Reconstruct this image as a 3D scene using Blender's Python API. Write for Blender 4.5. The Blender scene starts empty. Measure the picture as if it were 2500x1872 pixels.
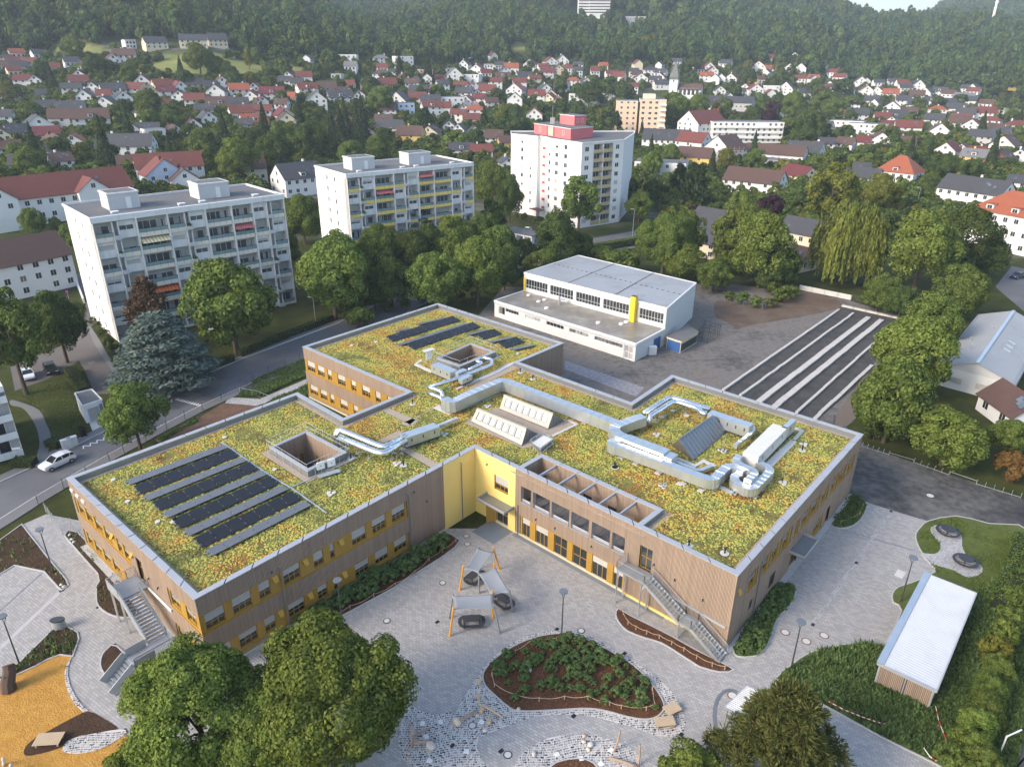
import bpy, math, random
import numpy as np
from mathutils import Vector, Matrix
from mathutils.geometry import delaunay_2d_cdt
# camera, world, sun, exposure
scene = bpy.context.scene
IMG_W, IMG_H, FOC = 2500.0, 1872.0, 1759.506
YAW, PITCH, ROLL, CAM_Z = 0.138752, 0.427795, 0.007596, 49.28
SUN_EL, SUN_AZ = math.radians(30), math.radians(-112)     # azimuth measured from +Y towards +X: light comes from the left
_cy, _sy, _cp, _sp = math.cos(YAW), math.sin(YAW), math.cos(PITCH), math.sin(PITCH)
C_FWD = Vector((_sy*_cp, _cy*_cp, -_sp)); _r = Vector((_cy, -_sy, 0)); _u = _r.cross(C_FWD)
C_RIGHT = _r*math.cos(ROLL) + _u*math.sin(ROLL); C_UP = -_r*math.sin(ROLL) + _u*math.cos(ROLL)
C_POS = Vector((0, 0, CAM_Z))
cam_data = bpy.data.cameras.new('camera'); cam = bpy.data.objects.new('camera', cam_data)
scene.collection.objects.link(cam); scene.camera = cam
cam_data.sensor_width = 36; cam_data.lens = 36*FOC/IMG_W; cam_data.clip_start = 0.5; cam_data.clip_end = 30000
rot = Matrix((C_RIGHT, C_UP, -C_FWD)).transposed()
cam.matrix_world = Matrix.Translation(C_POS) @ rot.to_4x4()
world = bpy.data.worlds.new('World'); scene.world = world; world.use_nodes = True
wn = world.node_tree; wn.nodes.clear()
sky = wn.nodes.new('ShaderNodeTexSky'); sky.sky_type = 'NISHITA'; sky.sun_disc = False
sky.sun_elevation = SUN_EL; sky.sun_rotation = SUN_AZ; sky.air_density = 1.0; sky.dust_density = 2.0; sky.ozone_density = 1.0
bgn = wn.nodes.new('ShaderNodeBackground'); bgn.inputs[1].default_value = 0.15
won = wn.nodes.new('ShaderNodeOutputWorld'); wn.links.new(sky.outputs[0], bgn.inputs[0]); wn.links.new(bgn.outputs[0], won.inputs[0])
sun_data = bpy.data.lights.new('sun', 'SUN'); sun_data.energy = 1.5; sun_data.angle = math.radians(18); sun_data.color = (1.0, 0.87, 0.72)
sun = bpy.data.objects.new('sun', sun_data); scene.collection.objects.link(sun)
sdir = Vector((math.sin(SUN_AZ)*math.cos(SUN_EL), math.cos(SUN_AZ)*math.cos(SUN_EL), math.sin(SUN_EL)))
sun.rotation_euler = sdir.to_track_quat('Z', 'Y').to_euler(); sun.location = (-60, -20, 120)
vs = scene.view_settings; vs.view_transform = 'Standard'; vs.look = 'None'; vs.gamma = 1; vs.use_curve_mapping = False; vs.exposure = 1.34
scene.render.engine = 'CYCLES'
cy = scene.cycles; cy.use_denoising = True; cy.max_bounces = 6; cy.diffuse_bounces = 3; cy.glossy_bounces = 3
cy.transmission_bounces = 4; cy.transparent_max_bounces = 6; cy.volume_bounces = 0; cy.sample_clamp_indirect = 4; cy.caustics_reflective = False; cy.caustics_refractive = False
try: cy.use_adaptive_sampling = True; cy.adaptive_threshold = 0.02
except Exception: pass
# picture point -> place on the ground
def ray(px, py):
 return (C_FWD*FOC + C_RIGHT*(px-IMG_W/2) + C_UP*(IMG_H/2-py)).normalized()
def at(px, py, z=0.0):
 d = ray(px, py); t = (z-CAM_Z)/d.z
 return C_POS + d*t
def at2(px, py, z=0.0):
 p = at(px, py, z); return (p.x, p.y)
def pic(p):
 d = Vector(p)-C_POS; w = d.dot(C_FWD)
 return (IMG_W/2+FOC*d.dot(C_RIGHT)/w, IMG_H/2-FOC*d.dot(C_UP)/w, w)
def pts2(ox, oy, k, lst, z=0.0):
 return [at2(ox+x*k, oy+y*k, z) for x, y in lst]
KC = 900/2211.0
# helpers
COL = scene.collection
def link(o): COL.objects.link(o); return o
def props(o, label=None, cat=None, group=None, kind=None):
 if label: o['label'] = label
 if cat: o['category'] = cat
 if group: o['group'] = group
 if kind: o['kind'] = kind
 return o
def thing(name, label, cat, loc=(0, 0, 0), rz=0.0, group=None):
 o = bpy.data.objects.new(name, None); link(o); o.empty_display_size = 0.3
 o.location = loc; o.rotation_euler = (0, 0, rz)
 return props(o, label, cat, group)
def parent_keep(o, par):
 o.parent = par
 o.matrix_parent_inverse = par.matrix_basis.inverted()
def np_mesh(name, V, F):
 V = np.asarray(V, dtype=np.float32); F = np.asarray(F, dtype=np.int32)
 me = bpy.data.meshes.new(name); me.vertices.add(len(V)); me.vertices.foreach_set('co', V.ravel())
 k = F.shape[1]; me.loops.add(F.size); me.loops.foreach_set('vertex_index', F.ravel())
 me.polygons.add(len(F)); me.polygons.foreach_set('loop_start', np.arange(0, F.size, k, dtype=np.int32))
 me.update(calc_edges=True); return me
def mobj(name, me, mats=None, par=None, local=True, smooth=False):
 if mats is not None and not me.materials:
  for m in (mats if isinstance(mats, (list, tuple)) else [mats]): me.materials.append(m)
 if smooth: me.polygons.foreach_set('use_smooth', [True]*len(me.polygons))
 o = link(bpy.data.objects.new(name, me))
 if par is not None:
  if local: o.parent = par
  else: parent_keep(o, par)
 return o
class MB:
 def __init__(s): s.v = []; s.f = []; s.m = []
 def poly(s, pts, mi=0):
  n = len(s.v); s.v += [tuple(p) for p in pts]; s.f.append(tuple(range(n, n+len(pts)))); s.m.append(mi)
 def box(s, x0, x1, y0, y1, z0, z1, mi=0, M=None):
  c = [(x0,y0,z0),(x1,y0,z0),(x1,y1,z0),(x0,y1,z0),(x0,y0,z1),(x1,y0,z1),(x1,y1,z1),(x0,y1,z1)]
  if M is not None: c = [tuple(M @ Vector(p)) for p in c]
  n = len(s.v); s.v += c
  for q in ((0,3,2,1),(4,5,6,7),(0,1,5,4),(1,2,6,5),(2,3,7,6),(3,0,4,7)):
   s.f.append(tuple(n+i for i in q)); s.m.append(mi)
 def prism(s, poly, z0, z1, mi=0, ms=None, bottom=True):
  ms = mi if ms is None else ms; k = len(poly); n = len(s.v)
  a = sum(poly[i][0]*poly[(i+1)%k][1]-poly[(i+1)%k][0]*poly[i][1] for i in range(k))
  if a < 0: poly = poly[::-1]
  s.v += [(p[0],p[1],z0) for p in poly]+[(p[0],p[1],z1) for p in poly]
  s.f.append(tuple(n+k+i for i in range(k))); s.m.append(mi)
  if bottom: s.f.append(tuple(n+k-1-i for i in range(k))); s.m.append(ms)
  for i in range(k):
   j = (i+1) % k; s.f.append((n+i, n+j, n+k+j, n+k+i)); s.m.append(ms)
 def tube(s, path, r, n=8, mi=0, cap=True):
  path = [Vector(p) for p in path]; rr = r if isinstance(r, (list, tuple)) else [r]*len(path)
  b = len(s.v); L = len(path); up = None
  for i, p in enumerate(path):
   t = (path[min(i+1, L-1)]-path[max(i-1, 0)]).normalized()
   if up is None:
    up = Vector((0,0,1)) if abs(t.z) < 0.9 else Vector((1,0,0))
   x = t.cross(up).normalized(); y = x.cross(t).normalized(); up = y
   for k in range(n):
    a = 2*math.pi*k/n; s.v.append(tuple(p+(x*math.cos(a)+y*math.sin(a))*rr[i]))
  for i in range(L-1):
   for k in range(n):
    j = (k+1) % n; s.f.append((b+i*n+k, b+(i+1)*n+k, b+(i+1)*n+j, b+i*n+j)); s.m.append(mi)
  if cap:
   s.f.append(tuple(b+k for k in range(n))); s.m.append(mi)
   s.f.append(tuple(b+(L-1)*n+n-1-k for k in range(n))); s.m.append(mi)
 def bar(s, p, q, w, h, mi=0, up=(0,0,1)):
  p = Vector(p); q = Vector(q); d = (q-p); L = d.length
  if L < 1e-6: return
  x = d/L; u = Vector(up)
  if abs(x.dot(u)) > 0.95: u = Vector((1,0,0))
  y = u.cross(x).normalized(); z = x.cross(y)
  M = Matrix.Translation(p) @ Matrix((x, y, z)).transposed().to_4x4()
  s.box(0, L, -w/2, w/2, -h/2, h/2, mi, M)
 def disc(s, c, r, z0, z1, n=16, mi=0, ry=None):
  s.prism([(c[0]+r*math.cos(2*math.pi*i/n), c[1]+(ry or r)*math.sin(2*math.pi*i/n)) for i in range(n)], z0, z1, mi)
 def blob(s, c, rx, ry, rz, seed=0, n=7, m=4, jit=0.15, mi=0):
  R = random.Random(seed); b = len(s.v)
  s.v.append((c[0], c[1], c[2]+rz))
  for i in range(1, m):
   th = math.pi*i/m
   for k in range(n):
    a = 2*math.pi*k/n+i*0.3; j = 1+R.uniform(-jit, jit)
    s.v.append((c[0]+rx*j*math.sin(th)*math.cos(a), c[1]+ry*j*math.sin(th)*math.sin(a), c[2]+rz*j*math.cos(th)))
  s.v.append((c[0], c[1], c[2]-rz)); e = len(s.v)-1
  for k in range(n):
   j = (k+1) % n
   s.f.append((b, b+1+k, b+1+j)); s.m.append(mi)
   for i in range(m-2):
    q = b+1+i*n; s.f.append((q+k, q+n+k, q+n+j, q+j)); s.m.append(mi)
   q = b+1+(m-2)*n; s.f.append((q+j, q+k, e)); s.m.append(mi)
 def mesh(s, name, mats):
  me = bpy.data.meshes.new(name); me.from_pydata(s.v, [], s.f)
  for m in (mats if isinstance(mats, (list, tuple)) else [mats]): me.materials.append(m)
  if any(s.m): me.polygons.foreach_set('material_index', s.m)
  me.update(); return me
 def build(s, name, mats, par=None, local=False, smooth=False):
  return mobj(name, s.mesh(name, mats), None, par, local, smooth)
class Frame:
 """a wall: origin, direction along it, outward normal"""
 def __init__(s, a, b, out=None, z=0.0):
  s.o = Vector((a[0], a[1], z)); d = Vector((b[0]-a[0], b[1]-a[1], 0)); s.L = d.length; s.x = d/s.L
  s.n = Vector((s.x.y, -s.x.x, 0))
  if out is not None and s.n.dot(Vector((out[0], out[1], 0))) < 0: s.n = -s.n
 def p(s, a, n, z): return s.o+s.x*a+s.n*n+Vector((0,0,z))
 def M(s, a=0, n=0, z=0):       # local x along wall, local y INTO wall, z up
  return Matrix.Translation(s.p(a, n, z)) @ Matrix((s.x, -s.n, Vector((0,0,1)))).transposed().to_4x4()
 def box(s, mb, a0, a1, n0, n1, z0, z1, mi=0): mb.box(a0, a1, -n1, -n0, z0, z1, mi, s.M())
 def rect(s, mb, a0, a1, n, z0, z1, mi=0): mb.poly([s.p(a0,n,z0), s.p(a1,n,z0), s.p(a1,n,z1), s.p(a0,n,z1)], mi)
def holed(mb, F, a0, a1, z0, z1, holes, n=0.0, depth=0.25, mi=0, mr=None):
 mr = mi if mr is None else mr
 xs = sorted({a0, a1} | {h[i] for h in holes for i in (0, 1) if a0 < h[i] < a1}); zs = sorted({z0, z1} | {h[i] for h in holes for i in (2, 3) if z0 < h[i] < z1})
 for i in range(len(zs)-1):
  run = None
  for j in range(len(xs)):
   solid = False
   if j < len(xs)-1:
    cx, cz = (xs[j]+xs[j+1])/2, (zs[i]+zs[i+1])/2
    solid = not any(h[0] < cx < h[1] and h[2] < cz < h[3] for h in holes)
   if solid and run is None: run = xs[j]
   if not solid and run is not None: F.rect(mb, run, xs[j], n, zs[i], zs[i+1], mi); run = None
 if depth > 0:
  for h in holes:
   x0, x1, y0, y1 = max(h[0], a0), min(h[1], a1), max(h[2], z0), min(h[3], z1)
   if x1 <= x0 or y1 <= y0: continue
   m = n-depth
   if h[0] >= a0: mb.poly([F.p(x0,n,y0), F.p(x0,m,y0), F.p(x0,m,y1), F.p(x0,n,y1)], mr)
   if h[1] <= a1: mb.poly([F.p(x1,n,y0), F.p(x1,n,y1), F.p(x1,m,y1), F.p(x1,m,y0)], mr)
   mb.poly([F.p(x0,n,y1), F.p(x0,m,y1), F.p(x1,m,y1), F.p(x1,n,y1)], mr); mb.poly([F.p(x0,n,y0), F.p(x1,n,y0), F.p(x1,m,y0), F.p(x0,m,y0)], mr)
def battens(mb, F, a0, a1, z0, z1, holes, n=0.0, pitch=0.125, w=0.09, t=0.035, mi=0):
 k = int((a1-a0)/pitch)
 for i in range(k):
  a = a0+(i+0.5)*(a1-a0)/k; cuts = sorted((max(h[2], z0), min(h[3], z1)) for h in holes if h[0]-w/2 < a < h[1]+w/2)
  z = z0
  for c0, c1 in cuts+[(z1, z1)]:
   if c0-z > 0.03:
    p = [F.p(a-w/2,n,z), F.p(a-w/2,n+t,z), F.p(a+w/2,n+t,z), F.p(a+w/2,n,z)]; q = [v+Vector((0,0,c0-z)) for v in p]
    b = len(mb.v); mb.v += [tuple(v) for v in p+q]
    for f in ((0,1,5,4),(1,2,6,5),(2,3,7,6),(4,5,6,7)): mb.f.append(tuple(b+x for x in f)); mb.m.append(mi)
   z = max(z, c1)
def smooth_loop(pts, n=4):
 out = []; k = len(pts)
 for i in range(k):
  p0, p1, p2, p3 = (Vector(pts[(i+j-1) % k]) for j in range(4))
  for t in range(n):
   u = t/n; out.append(tuple(0.5*((2*p1)+(p2-p0)*u+(2*p0-5*p1+4*p2-p3)*u*u+(3*p1-p0-3*p2+p3)*u*u*u)))
 return out
def smooth_line(pts, n=4):
 out = []; k = len(pts)
 for i in range(k-1):
  p0, p1, p2, p3 = (Vector(pts[min(max(i+j-1, 0), k-1)]) for j in range(4))
  for t in range(n):
   u = t/n; out.append(tuple(0.5*((2*p1)+(p2-p0)*u+(2*p0-5*p1+4*p2-p3)*u*u+(3*p1-p0-3*p2+p3)*u*u*u)))
 out.append(tuple(pts[-1])); return out
def inside(p, poly):
 c = False; k = len(poly); x, y = p[0], p[1]; j = k-1
 for i in range(k):
  xi, yi = poly[i][0], poly[i][1]; xj, yj = poly[j][0], poly[j][1]
  if (yi > y) != (yj > y) and x < (xj-xi)*(y-yi)/(yj-yi)+xi: c = not c
  j = i
 return c
def offset_poly(poly, d):
 """move each side of a polygon inwards by d (negative: outwards)"""
 k = len(poly); a = sum(poly[i][0]*poly[(i+1)%k][1]-poly[(i+1)%k][0]*poly[i][1] for i in range(k)); s = 1 if a > 0 else -1
 out = []
 for i in range(k):
  p0, p1, p2 = Vector(poly[i-1][:2]), Vector(poly[i][:2]), Vector(poly[(i+1)%k][:2])
  e1 = (p1-p0).normalized(); e2 = (p2-p1).normalized(); n1 = Vector((-e1.y, e1.x))*s; n2 = Vector((-e2.y, e2.x))*s
  b = n1+n2; b = b/max(b.length_squared, 0.3)*2; out.append(tuple(p1+b*d))
 return out
def sheet(mb, outer, holes, z, mi=0):
 vs_ = [Vector(p[:2]) for p in outer]; es = [(i, (i+1) % len(outer)) for i in range(len(outer))]
 for h in holes:
  b = len(vs_); vs_ += [Vector(p[:2]) for p in h]; es += [(b+i, b+(i+1) % len(h)) for i in range(len(h))]
 v, e, f, *_ = delaunay_2d_cdt(vs_, es, [], 0, 1e-5)
 b = len(mb.v); mb.v += [(p.x, p.y, z) for p in v]
 for t in f:
  c = (sum(v[i].x for i in t)/3, sum(v[i].y for i in t)/3)
  if inside(c, outer) and not any(inside(c, h) for h in holes): mb.f.append(tuple(b+i for i in t)); mb.m.append(mi)
def sides(mb, poly, z0, z1, mi=0):
 for i in range(len(poly)):
  p, q = poly[i], poly[(i+1) % len(poly)]; mb.poly([(p[0],p[1],z0), (q[0],q[1],z0), (q[0],q[1],z1), (p[0],p[1],z1)], mi)
# materials
MATS = {}
def _mix(nt, fac, a, b):
 n = nt.nodes.new('ShaderNodeMix'); n.data_type = 'RGBA'
 for s, v in ((n.inputs[0], fac), (n.inputs[6], a), (n.inputs[7], b)):
  if hasattr(v, 'is_output'): nt.links.new(v, s)
  elif isinstance(v, (int, float)): s.default_value = v
  else: s.default_value = (*v, 1) if len(v) == 3 else v
 return n.outputs[2]
def _math(nt, op, a, b=0.0):
 n = nt.nodes.new('ShaderNodeMath'); n.operation = op
 for s, v in ((n.inputs[0], a), (n.inputs[1], b)):
  if hasattr(v, 'is_output'): nt.links.new(v, s)
  else: s.default_value = v
 return n.outputs[0]
def _noise(nt, vec, scale, detail=4.0, rough=0.55):
 n = nt.nodes.new('ShaderNodeTexNoise'); n.inputs['Scale'].default_value = scale; n.inputs['Detail'].default_value = detail; n.inputs['Roughness'].default_value = rough
 nt.links.new(vec, n.inputs['Vector']); return n.outputs['Fac']
def _ramp(nt, fac, stops):
 n = nt.nodes.new('ShaderNodeValToRGB'); nt.links.new(fac, n.inputs[0]); e = n.color_ramp.elements
 while len(e) < len(stops): e.new(0.5)
 for i, (p, c) in enumerate(stops): e[i].position = p; e[i].color = (*c, 1) if not isinstance(c, float) else (c, c, c, 1)
 return n.outputs[0]
def newmat(name):
 m = bpy.data.materials.new(name); m.use_nodes = True; nt = m.node_tree; nt.nodes.clear()
 out = nt.nodes.new('ShaderNodeOutputMaterial'); b = nt.nodes.new('ShaderNodeBsdfPrincipled'); nt.links.new(b.outputs[0], out.inputs[0])
 MATS[name] = m; return m, nt, b, out
def wpos(nt):
 return nt.nodes.new('ShaderNodeNewGeometry').outputs['Position']
def mat(name, col, rough=0.7, metal=0.0, var=0.12, scale=1.2, fine=0.0, bump=0.0, bscale=20.0, island=0.0, dirt=None, spec=0.5, streak=False):
 if name in MATS: return MATS[name]
 m, nt, b, out = newmat(name); b.inputs['Roughness'].default_value = rough; b.inputs['Metallic'].default_value = metal
 b.inputs['Specular IOR Level'].default_value = spec
 P = wpos(nt); c = None
 lo = tuple(max(0, x*(1-var)) for x in col); hi = tuple(min(1, x*(1+var)) for x in col)
 c = _mix(nt, _noise(nt, P, scale, 6), lo, hi)
 if fine: c = _mix(nt, _math(nt, 'MULTIPLY', _noise(nt, P, scale*18, 3), fine), c, tuple(x*0.45 for x in col))
 if island:
  g = nt.nodes.new('ShaderNodeNewGeometry'); c = _mix(nt, _math(nt, 'MULTIPLY', g.outputs['Random Per Island'], island), c, tuple(x*0.4 for x in col))
 if dirt:
  Q = P
  if streak:
   mp = nt.nodes.new('ShaderNodeMapping'); mp.inputs['Scale'].default_value = (2.2, 2.2, 0.10); nt.links.new(P, mp.inputs['Vector']); Q = mp.outputs[0]
  f = _ramp(nt, _noise(nt, Q, dirt[1], 5, 0.65), [(dirt[2], 0.0), (min(dirt[2]+0.22, 1), 1.0)]); c = _mix(nt, _math(nt, 'MULTIPLY', f, dirt[3]), c, dirt[0])
 nt.links.new(c, b.inputs['Base Color'])
 if bump:
  bn = nt.nodes.new('ShaderNodeBump'); bn.inputs['Strength'].default_value = bump; bn.inputs['Distance'].default_value = 0.05
  nt.links.new(_noise(nt, P, bscale, 4), bn.inputs['Height']); nt.links.new(bn.outputs[0], b.inputs['Normal'])
 return m
def glass(name, col=(0.02, 0.025, 0.03), rough=0.06):
 if name in MATS: return MATS[name]
 m, nt, b, out = newmat(name); P = wpos(nt)
 nt.links.new(_mix(nt, _noise(nt, P, 0.35, 2), tuple(x*0.5 for x in col), tuple(x*1.9 for x in col)), b.inputs['Base Color'])
 b.inputs['Roughness'].default_value = rough; b.inputs['Specular IOR Level'].default_value = 0.6; return m
def leafmat(name, c0, c1, c2, trans=0.3, patch=0.35):
 """c0 dark, c1 mid, c2 light leaf colours"""
 m, nt, b, out = newmat(name); nt.nodes.remove(b)
 g = nt.nodes.new('ShaderNodeNewGeometry'); oi = nt.nodes.new('ShaderNodeObjectInfo')
 f = _math(nt, 'ADD', _math(nt, 'MULTIPLY', g.outputs['Random Per Island'], 0.55), _math(nt, 'MULTIPLY', _noise(nt, g.outputs['Position'], patch, 3), 0.45))
 c = _ramp(nt, f, [(0.2, c0), (0.5, c1), (0.85, c2)])
 hs = nt.nodes.new('ShaderNodeHueSaturation'); nt.links.new(c, hs.inputs['Color'])
 nt.links.new(_math(nt, 'ADD', _math(nt, 'MULTIPLY', oi.outputs['Random'], 0.018), 0.492), hs.inputs['Hue'])
 nt.links.new(_math(nt, 'ADD', _math(nt, 'MULTIPLY', oi.outputs['Random'], 0.35), 0.85), hs.inputs['Value'])
 d = nt.nodes.new('ShaderNodeBsdfDiffuse'); t = nt.nodes.new('ShaderNodeBsdfTranslucent'); mx = nt.nodes.new('ShaderNodeMixShader'); mx.inputs[0].default_value = trans
 nt.links.new(hs.outputs[0], d.inputs[0]); nt.links.new(hs.outputs[0], t.inputs[0]); nt.links.new(d.outputs[0], mx.inputs[1]); nt.links.new(t.outputs[0], mx.inputs[2]); nt.links.new(mx.outputs[0], out.inputs[0])
 return m
def pavers(name, col, lx, ly, ang, mortar=(0.26,0.255,0.25), var=0.25):
 m, nt, b, out = newmat(name); P = wpos(nt)
 mp = nt.nodes.new('ShaderNodeMapping'); mp.inputs['Rotation'].default_value = (0, 0, ang); nt.links.new(P, mp.inputs['Vector'])
 br = nt.nodes.new('ShaderNodeTexBrick'); nt.links.new(mp.outputs[0], br.inputs['Vector'])
 br.inputs['Scale'].default_value = 1.0; br.inputs['Brick Width'].default_value = lx; br.inputs['Row Height'].default_value = ly; br.inputs['Mortar Size'].default_value = 0.016
 br.inputs['Color1'].default_value = (*[x*(1-var) for x in col], 1); br.inputs['Color2'].default_value = (*[min(1, x*(1+var)) for x in col], 1); br.inputs['Mortar'].default_value = (*mortar, 1)
 f = _noise(nt, P, 0.16, 5, 0.6); c = _mix(nt, _ramp(nt, f, [(0.3, 0.0), (0.75, 0.35)]), br.outputs['Color'], tuple(x*0.78 for x in col))
 c = _mix(nt, _ramp(nt, _noise(nt, P, 0.55, 6, 0.7), [(0.52, 0.0), (0.8, 0.25)]), c, tuple(min(1, x*1.25) for x in col))
 nt.links.new(c, b.inputs['Base Color']); b.inputs['Roughness'].default_value = 0.8
 bn = nt.nodes.new('ShaderNodeBump'); bn.inputs['Strength'].default_value = 0.5; bn.inputs['Distance'].default_value = 0.02; nt.links.new(br.outputs['Fac'], bn.inputs['Height']); bn.invert = True; nt.links.new(bn.outputs[0], b.inputs['Normal'])
 return m
def ramped(name, scale, stops, rough=0.9, detail=6, bump=0.0, bscale=8.0, scale2=None, amt=0.35):
 m, nt, b, out = newmat(name); P = wpos(nt); f = _noise(nt, P, scale, detail, 0.65)
 if scale2: f = _math(nt, 'ADD', _math(nt, 'MULTIPLY', f, 1-amt), _math(nt, 'MULTIPLY', _noise(nt, P, scale2, 4, 0.6), amt))
 nt.links.new(_ramp(nt, f, stops), b.inputs['Base Color']); b.inputs['Roughness'].default_value = rough; b.inputs['Specular IOR Level'].default_value = 0.2
 if bump:
  bn = nt.nodes.new('ShaderNodeBump'); bn.inputs['Strength'].default_value = bump; bn.inputs['Distance'].default_value = 0.15
  nt.links.new(_noise(nt, P, bscale, 5), bn.inputs['Height']); nt.links.new(bn.outputs[0], b.inputs['Normal'])
 return m
M_white = mat('white_render', (0.72, 0.71, 0.69), 0.8, var=0.05, scale=0.4, dirt=((0.48,0.46,0.42), 0.6, 0.5, 0.4), streak=True)
M_cream = mat('cream_render', (0.72, 0.65, 0.48), 0.8, var=0.06)
M_yellowwall = mat('yellow_render', (0.80, 0.60, 0.19), 0.85, var=0.05, scale=0.5, dirt=((0.62,0.47,0.2), 0.8, 0.6, 0.3))
M_ochre = mat('ochre_panel', (0.36, 0.205, 0.030), 0.55, var=0.08)
M_clad = mat('wood_cladding', (0.375, 0.275, 0.20), 0.8, var=0.14, scale=0.3, island=0.35, fine=0.1)
M_cladback = mat('cladding_backing', (0.10, 0.08, 0.066), 0.9, var=0.1)
M_coping = mat('zinc_coping', (0.42, 0.43, 0.45), 0.45, metal=0.3, var=0.08, scale=0.5)
M_zincdark = mat('dark_zinc', (0.24, 0.26, 0.28), 0.4, metal=0.5, var=0.12, scale=0.6)
M_galv = mat('galvanised_steel', (0.62, 0.66, 0.68), 0.38, metal=0.75, var=0.14, scale=0.9, fine=0.12)
M_galvdull = mat('dull_galvanised_steel', (0.42, 0.45, 0.47), 0.5, metal=0.6, var=0.14, scale=1.5)
M_pipe = mat('bright_pipe', (0.72, 0.75, 0.77), 0.22, metal=0.9, var=0.08)
M_glass = glass('window_glass')
M_glass_teal = mat('balcony_glass', (0.20, 0.29, 0.30), 0.15, var=0.15, scale=0.3)
M_blind = mat('grey_blind', (0.55, 0.54, 0.51), 0.7, var=0.1, scale=2.0)
M_paver = pavers('grey_pavers', (0.375, 0.36, 0.343), 0.42, 0.24, 0.72, (0.2,0.195,0.19), 0.16)
M_paver2 = pavers('light_pavers', (0.40, 0.39, 0.385), 0.34, 0.2, -0.6)
M_asphalt = mat('asphalt', (0.125, 0.127, 0.135), 0.85, var=0.2, scale=0.25, fine=0.3, dirt=((0.19,0.19,0.19), 0.12, 0.5, 0.6))
M_asphalt2 = mat('brown_asphalt', (0.13, 0.115, 0.108), 0.9, var=0.18, scale=0.3, fine=0.3)
M_side = mat('pavement_asphalt', (0.17, 0.168, 0.168), 0.9, var=0.15, scale=0.3, fine=0.25)
M_kerb = mat('kerb_stone', (0.42, 0.42, 0.42), 0.85, var=0.15, scale=2.0)
M_concrete = mat('concrete', (0.50, 0.49, 0.46), 0.85, var=0.12, scale=0.5, dirt=((0.3,0.28,0.25), 0.7, 0.55, 0.5))
M_soil = ramped('brown_soil', 0.8, [(0.3, (0.035,0.020,0.012)), (0.7, (0.085,0.048,0.028))], bump=0.6, bscale=6, scale2=9)
M_mulch = ramped('bark_mulch', 5.0, [(0.3, (0.045,0.020,0.012)), (0.52, (0.12,0.055,0.028)), (0.72, (0.23,0.12,0.065))], bump=1.0, bscale=9, scale2=18)
M_sand = ramped('ochre_woodchip', 1.2, [(0.25, (0.24,0.11,0.022)), (0.5, (0.46,0.24,0.050)), (0.72, (0.60,0.36,0.10))], bump=0.7, bscale=7, scale2=16, amt=0.5)
M_gravel = ramped('roof_gravel', 9.0, [(0.25, (0.20,0.16,0.12)), (0.55, (0.44,0.36,0.28)), (0.8, (0.66,0.58,0.48))], bump=0.6, bscale=14)
M_white_paint = mat('white_paint', (0.78, 0.78, 0.76), 0.6, var=0.05)
M_black = mat('black_metal', (0.025, 0.026, 0.028), 0.45, metal=0.4, var=0.1)
M_dark = mat('dark_grey_metal', (0.07, 0.075, 0.08), 0.5, metal=0.4, var=0.12)
M_greypole = mat('grey_pole', (0.24, 0.26, 0.28), 0.5, var=0.1)
M_orange = mat('orange_pole', (0.70, 0.32, 0.02), 0.5, var=0.06)
M_timber = mat('pale_timber', (0.58, 0.44, 0.29), 0.75, var=0.15, scale=2.0, island=0.45)
M_log = mat('weathered_log', (0.34, 0.24, 0.17), 0.85, var=0.25, scale=3.0)
M_bark = mat('tree_bark', (0.085, 0.062, 0.045), 0.95, var=0.3, scale=3.0)
M_rope = mat('rope', (0.55, 0.42, 0.26), 0.9, var=0.1)
M_stone = mat('field_stone', (0.52, 0.49, 0.45), 0.85, var=0.25, scale=2.5)
M_pad = mat('concrete_pad', (0.55, 0.54, 0.52), 0.85, var=0.1)
M_blue = mat('blue_paint', (0.035, 0.10, 0.27), 0.5, var=0.08)
# terrain: flat town, gentle rise, wooded hills
PROFILE = [  # picture column at the horizon, distance where the wood begins, (distance, height) along that bearing
 (-900, 600, [(200,0),(330,12),(480,22),(600,45),(900,150),(1500,230)]),
 (0,    600, [(200,0),(330,12),(480,20),(560,32),(620,46),(900,150),(1500,230)]),
 (250,  600, [(200,0),(330,11),(440,22),(560,46),(640,60),(900,140),(1500,220)]),
 (450,  600, [(220,0),(330,9),(440,22),(500,38),(560,51),(620,60),(900,128),(1500,210)]),
 (700,  570, [(250,0),(330,6),(450,22),(560,43),(650,58),(950,100),(1150,92),(1700,215)]),
 (900,  620, [(250,0),(380,5),(500,24),(600,41),(700,50),(900,70),(1050,66),(1700,200)]),
 (1250, 720, [(280,0),(400,5),(500,17),(600,30),(700,40),(1000,93),(1600,190),(2200,225)]),
 (1600, 780, [(300,0),(420,5),(600,16),(780,44),(1050,90),(1500,172),(2200,205)]),
 (1900, 850, [(320,0),(450,5),(620,13),(760,29),(860,40),(1100,78),(1500,130),(1700,126),(2600,120)]),
 (2150, 850, [(320,0),(480,5),(650,10),(800,20),(880,28),(1100,56),(1500,100),(1700,88),(2600,70)]),
 (2330, 830, [(320,0),(500,5),(650,9),(800,15),(880,23),(1100,54),(1500,104),(1700,92),(2600,170),(3200,200)]),
 (2500, 800, [(320,0),(500,5),(650,9),(800,12),(1000,38),(1400,86),(1700,78),(2600,240),(3200,280)]),
 (3400, 800, [(320,0),(500,5),(650,9),(800,12),(1000,40),(1400,93),(1700,85),(2600,245),(3200,280)]),
]
def col_az(px):
 d = ray(px, 134); return math.atan2(d.x, d.y)
_PA = [col_az(c[0]) for c in PROFILE]
def _prof(pr, r):
 if r <= pr[0][0]: return 0.0
 for (r0, z0), (r1, z1) in zip(pr, pr[1:]):
  if r <= r1:
   t = (r-r0)/(r1-r0); return z0+(z1-z0)*t
 return pr[-1][1]
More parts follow.
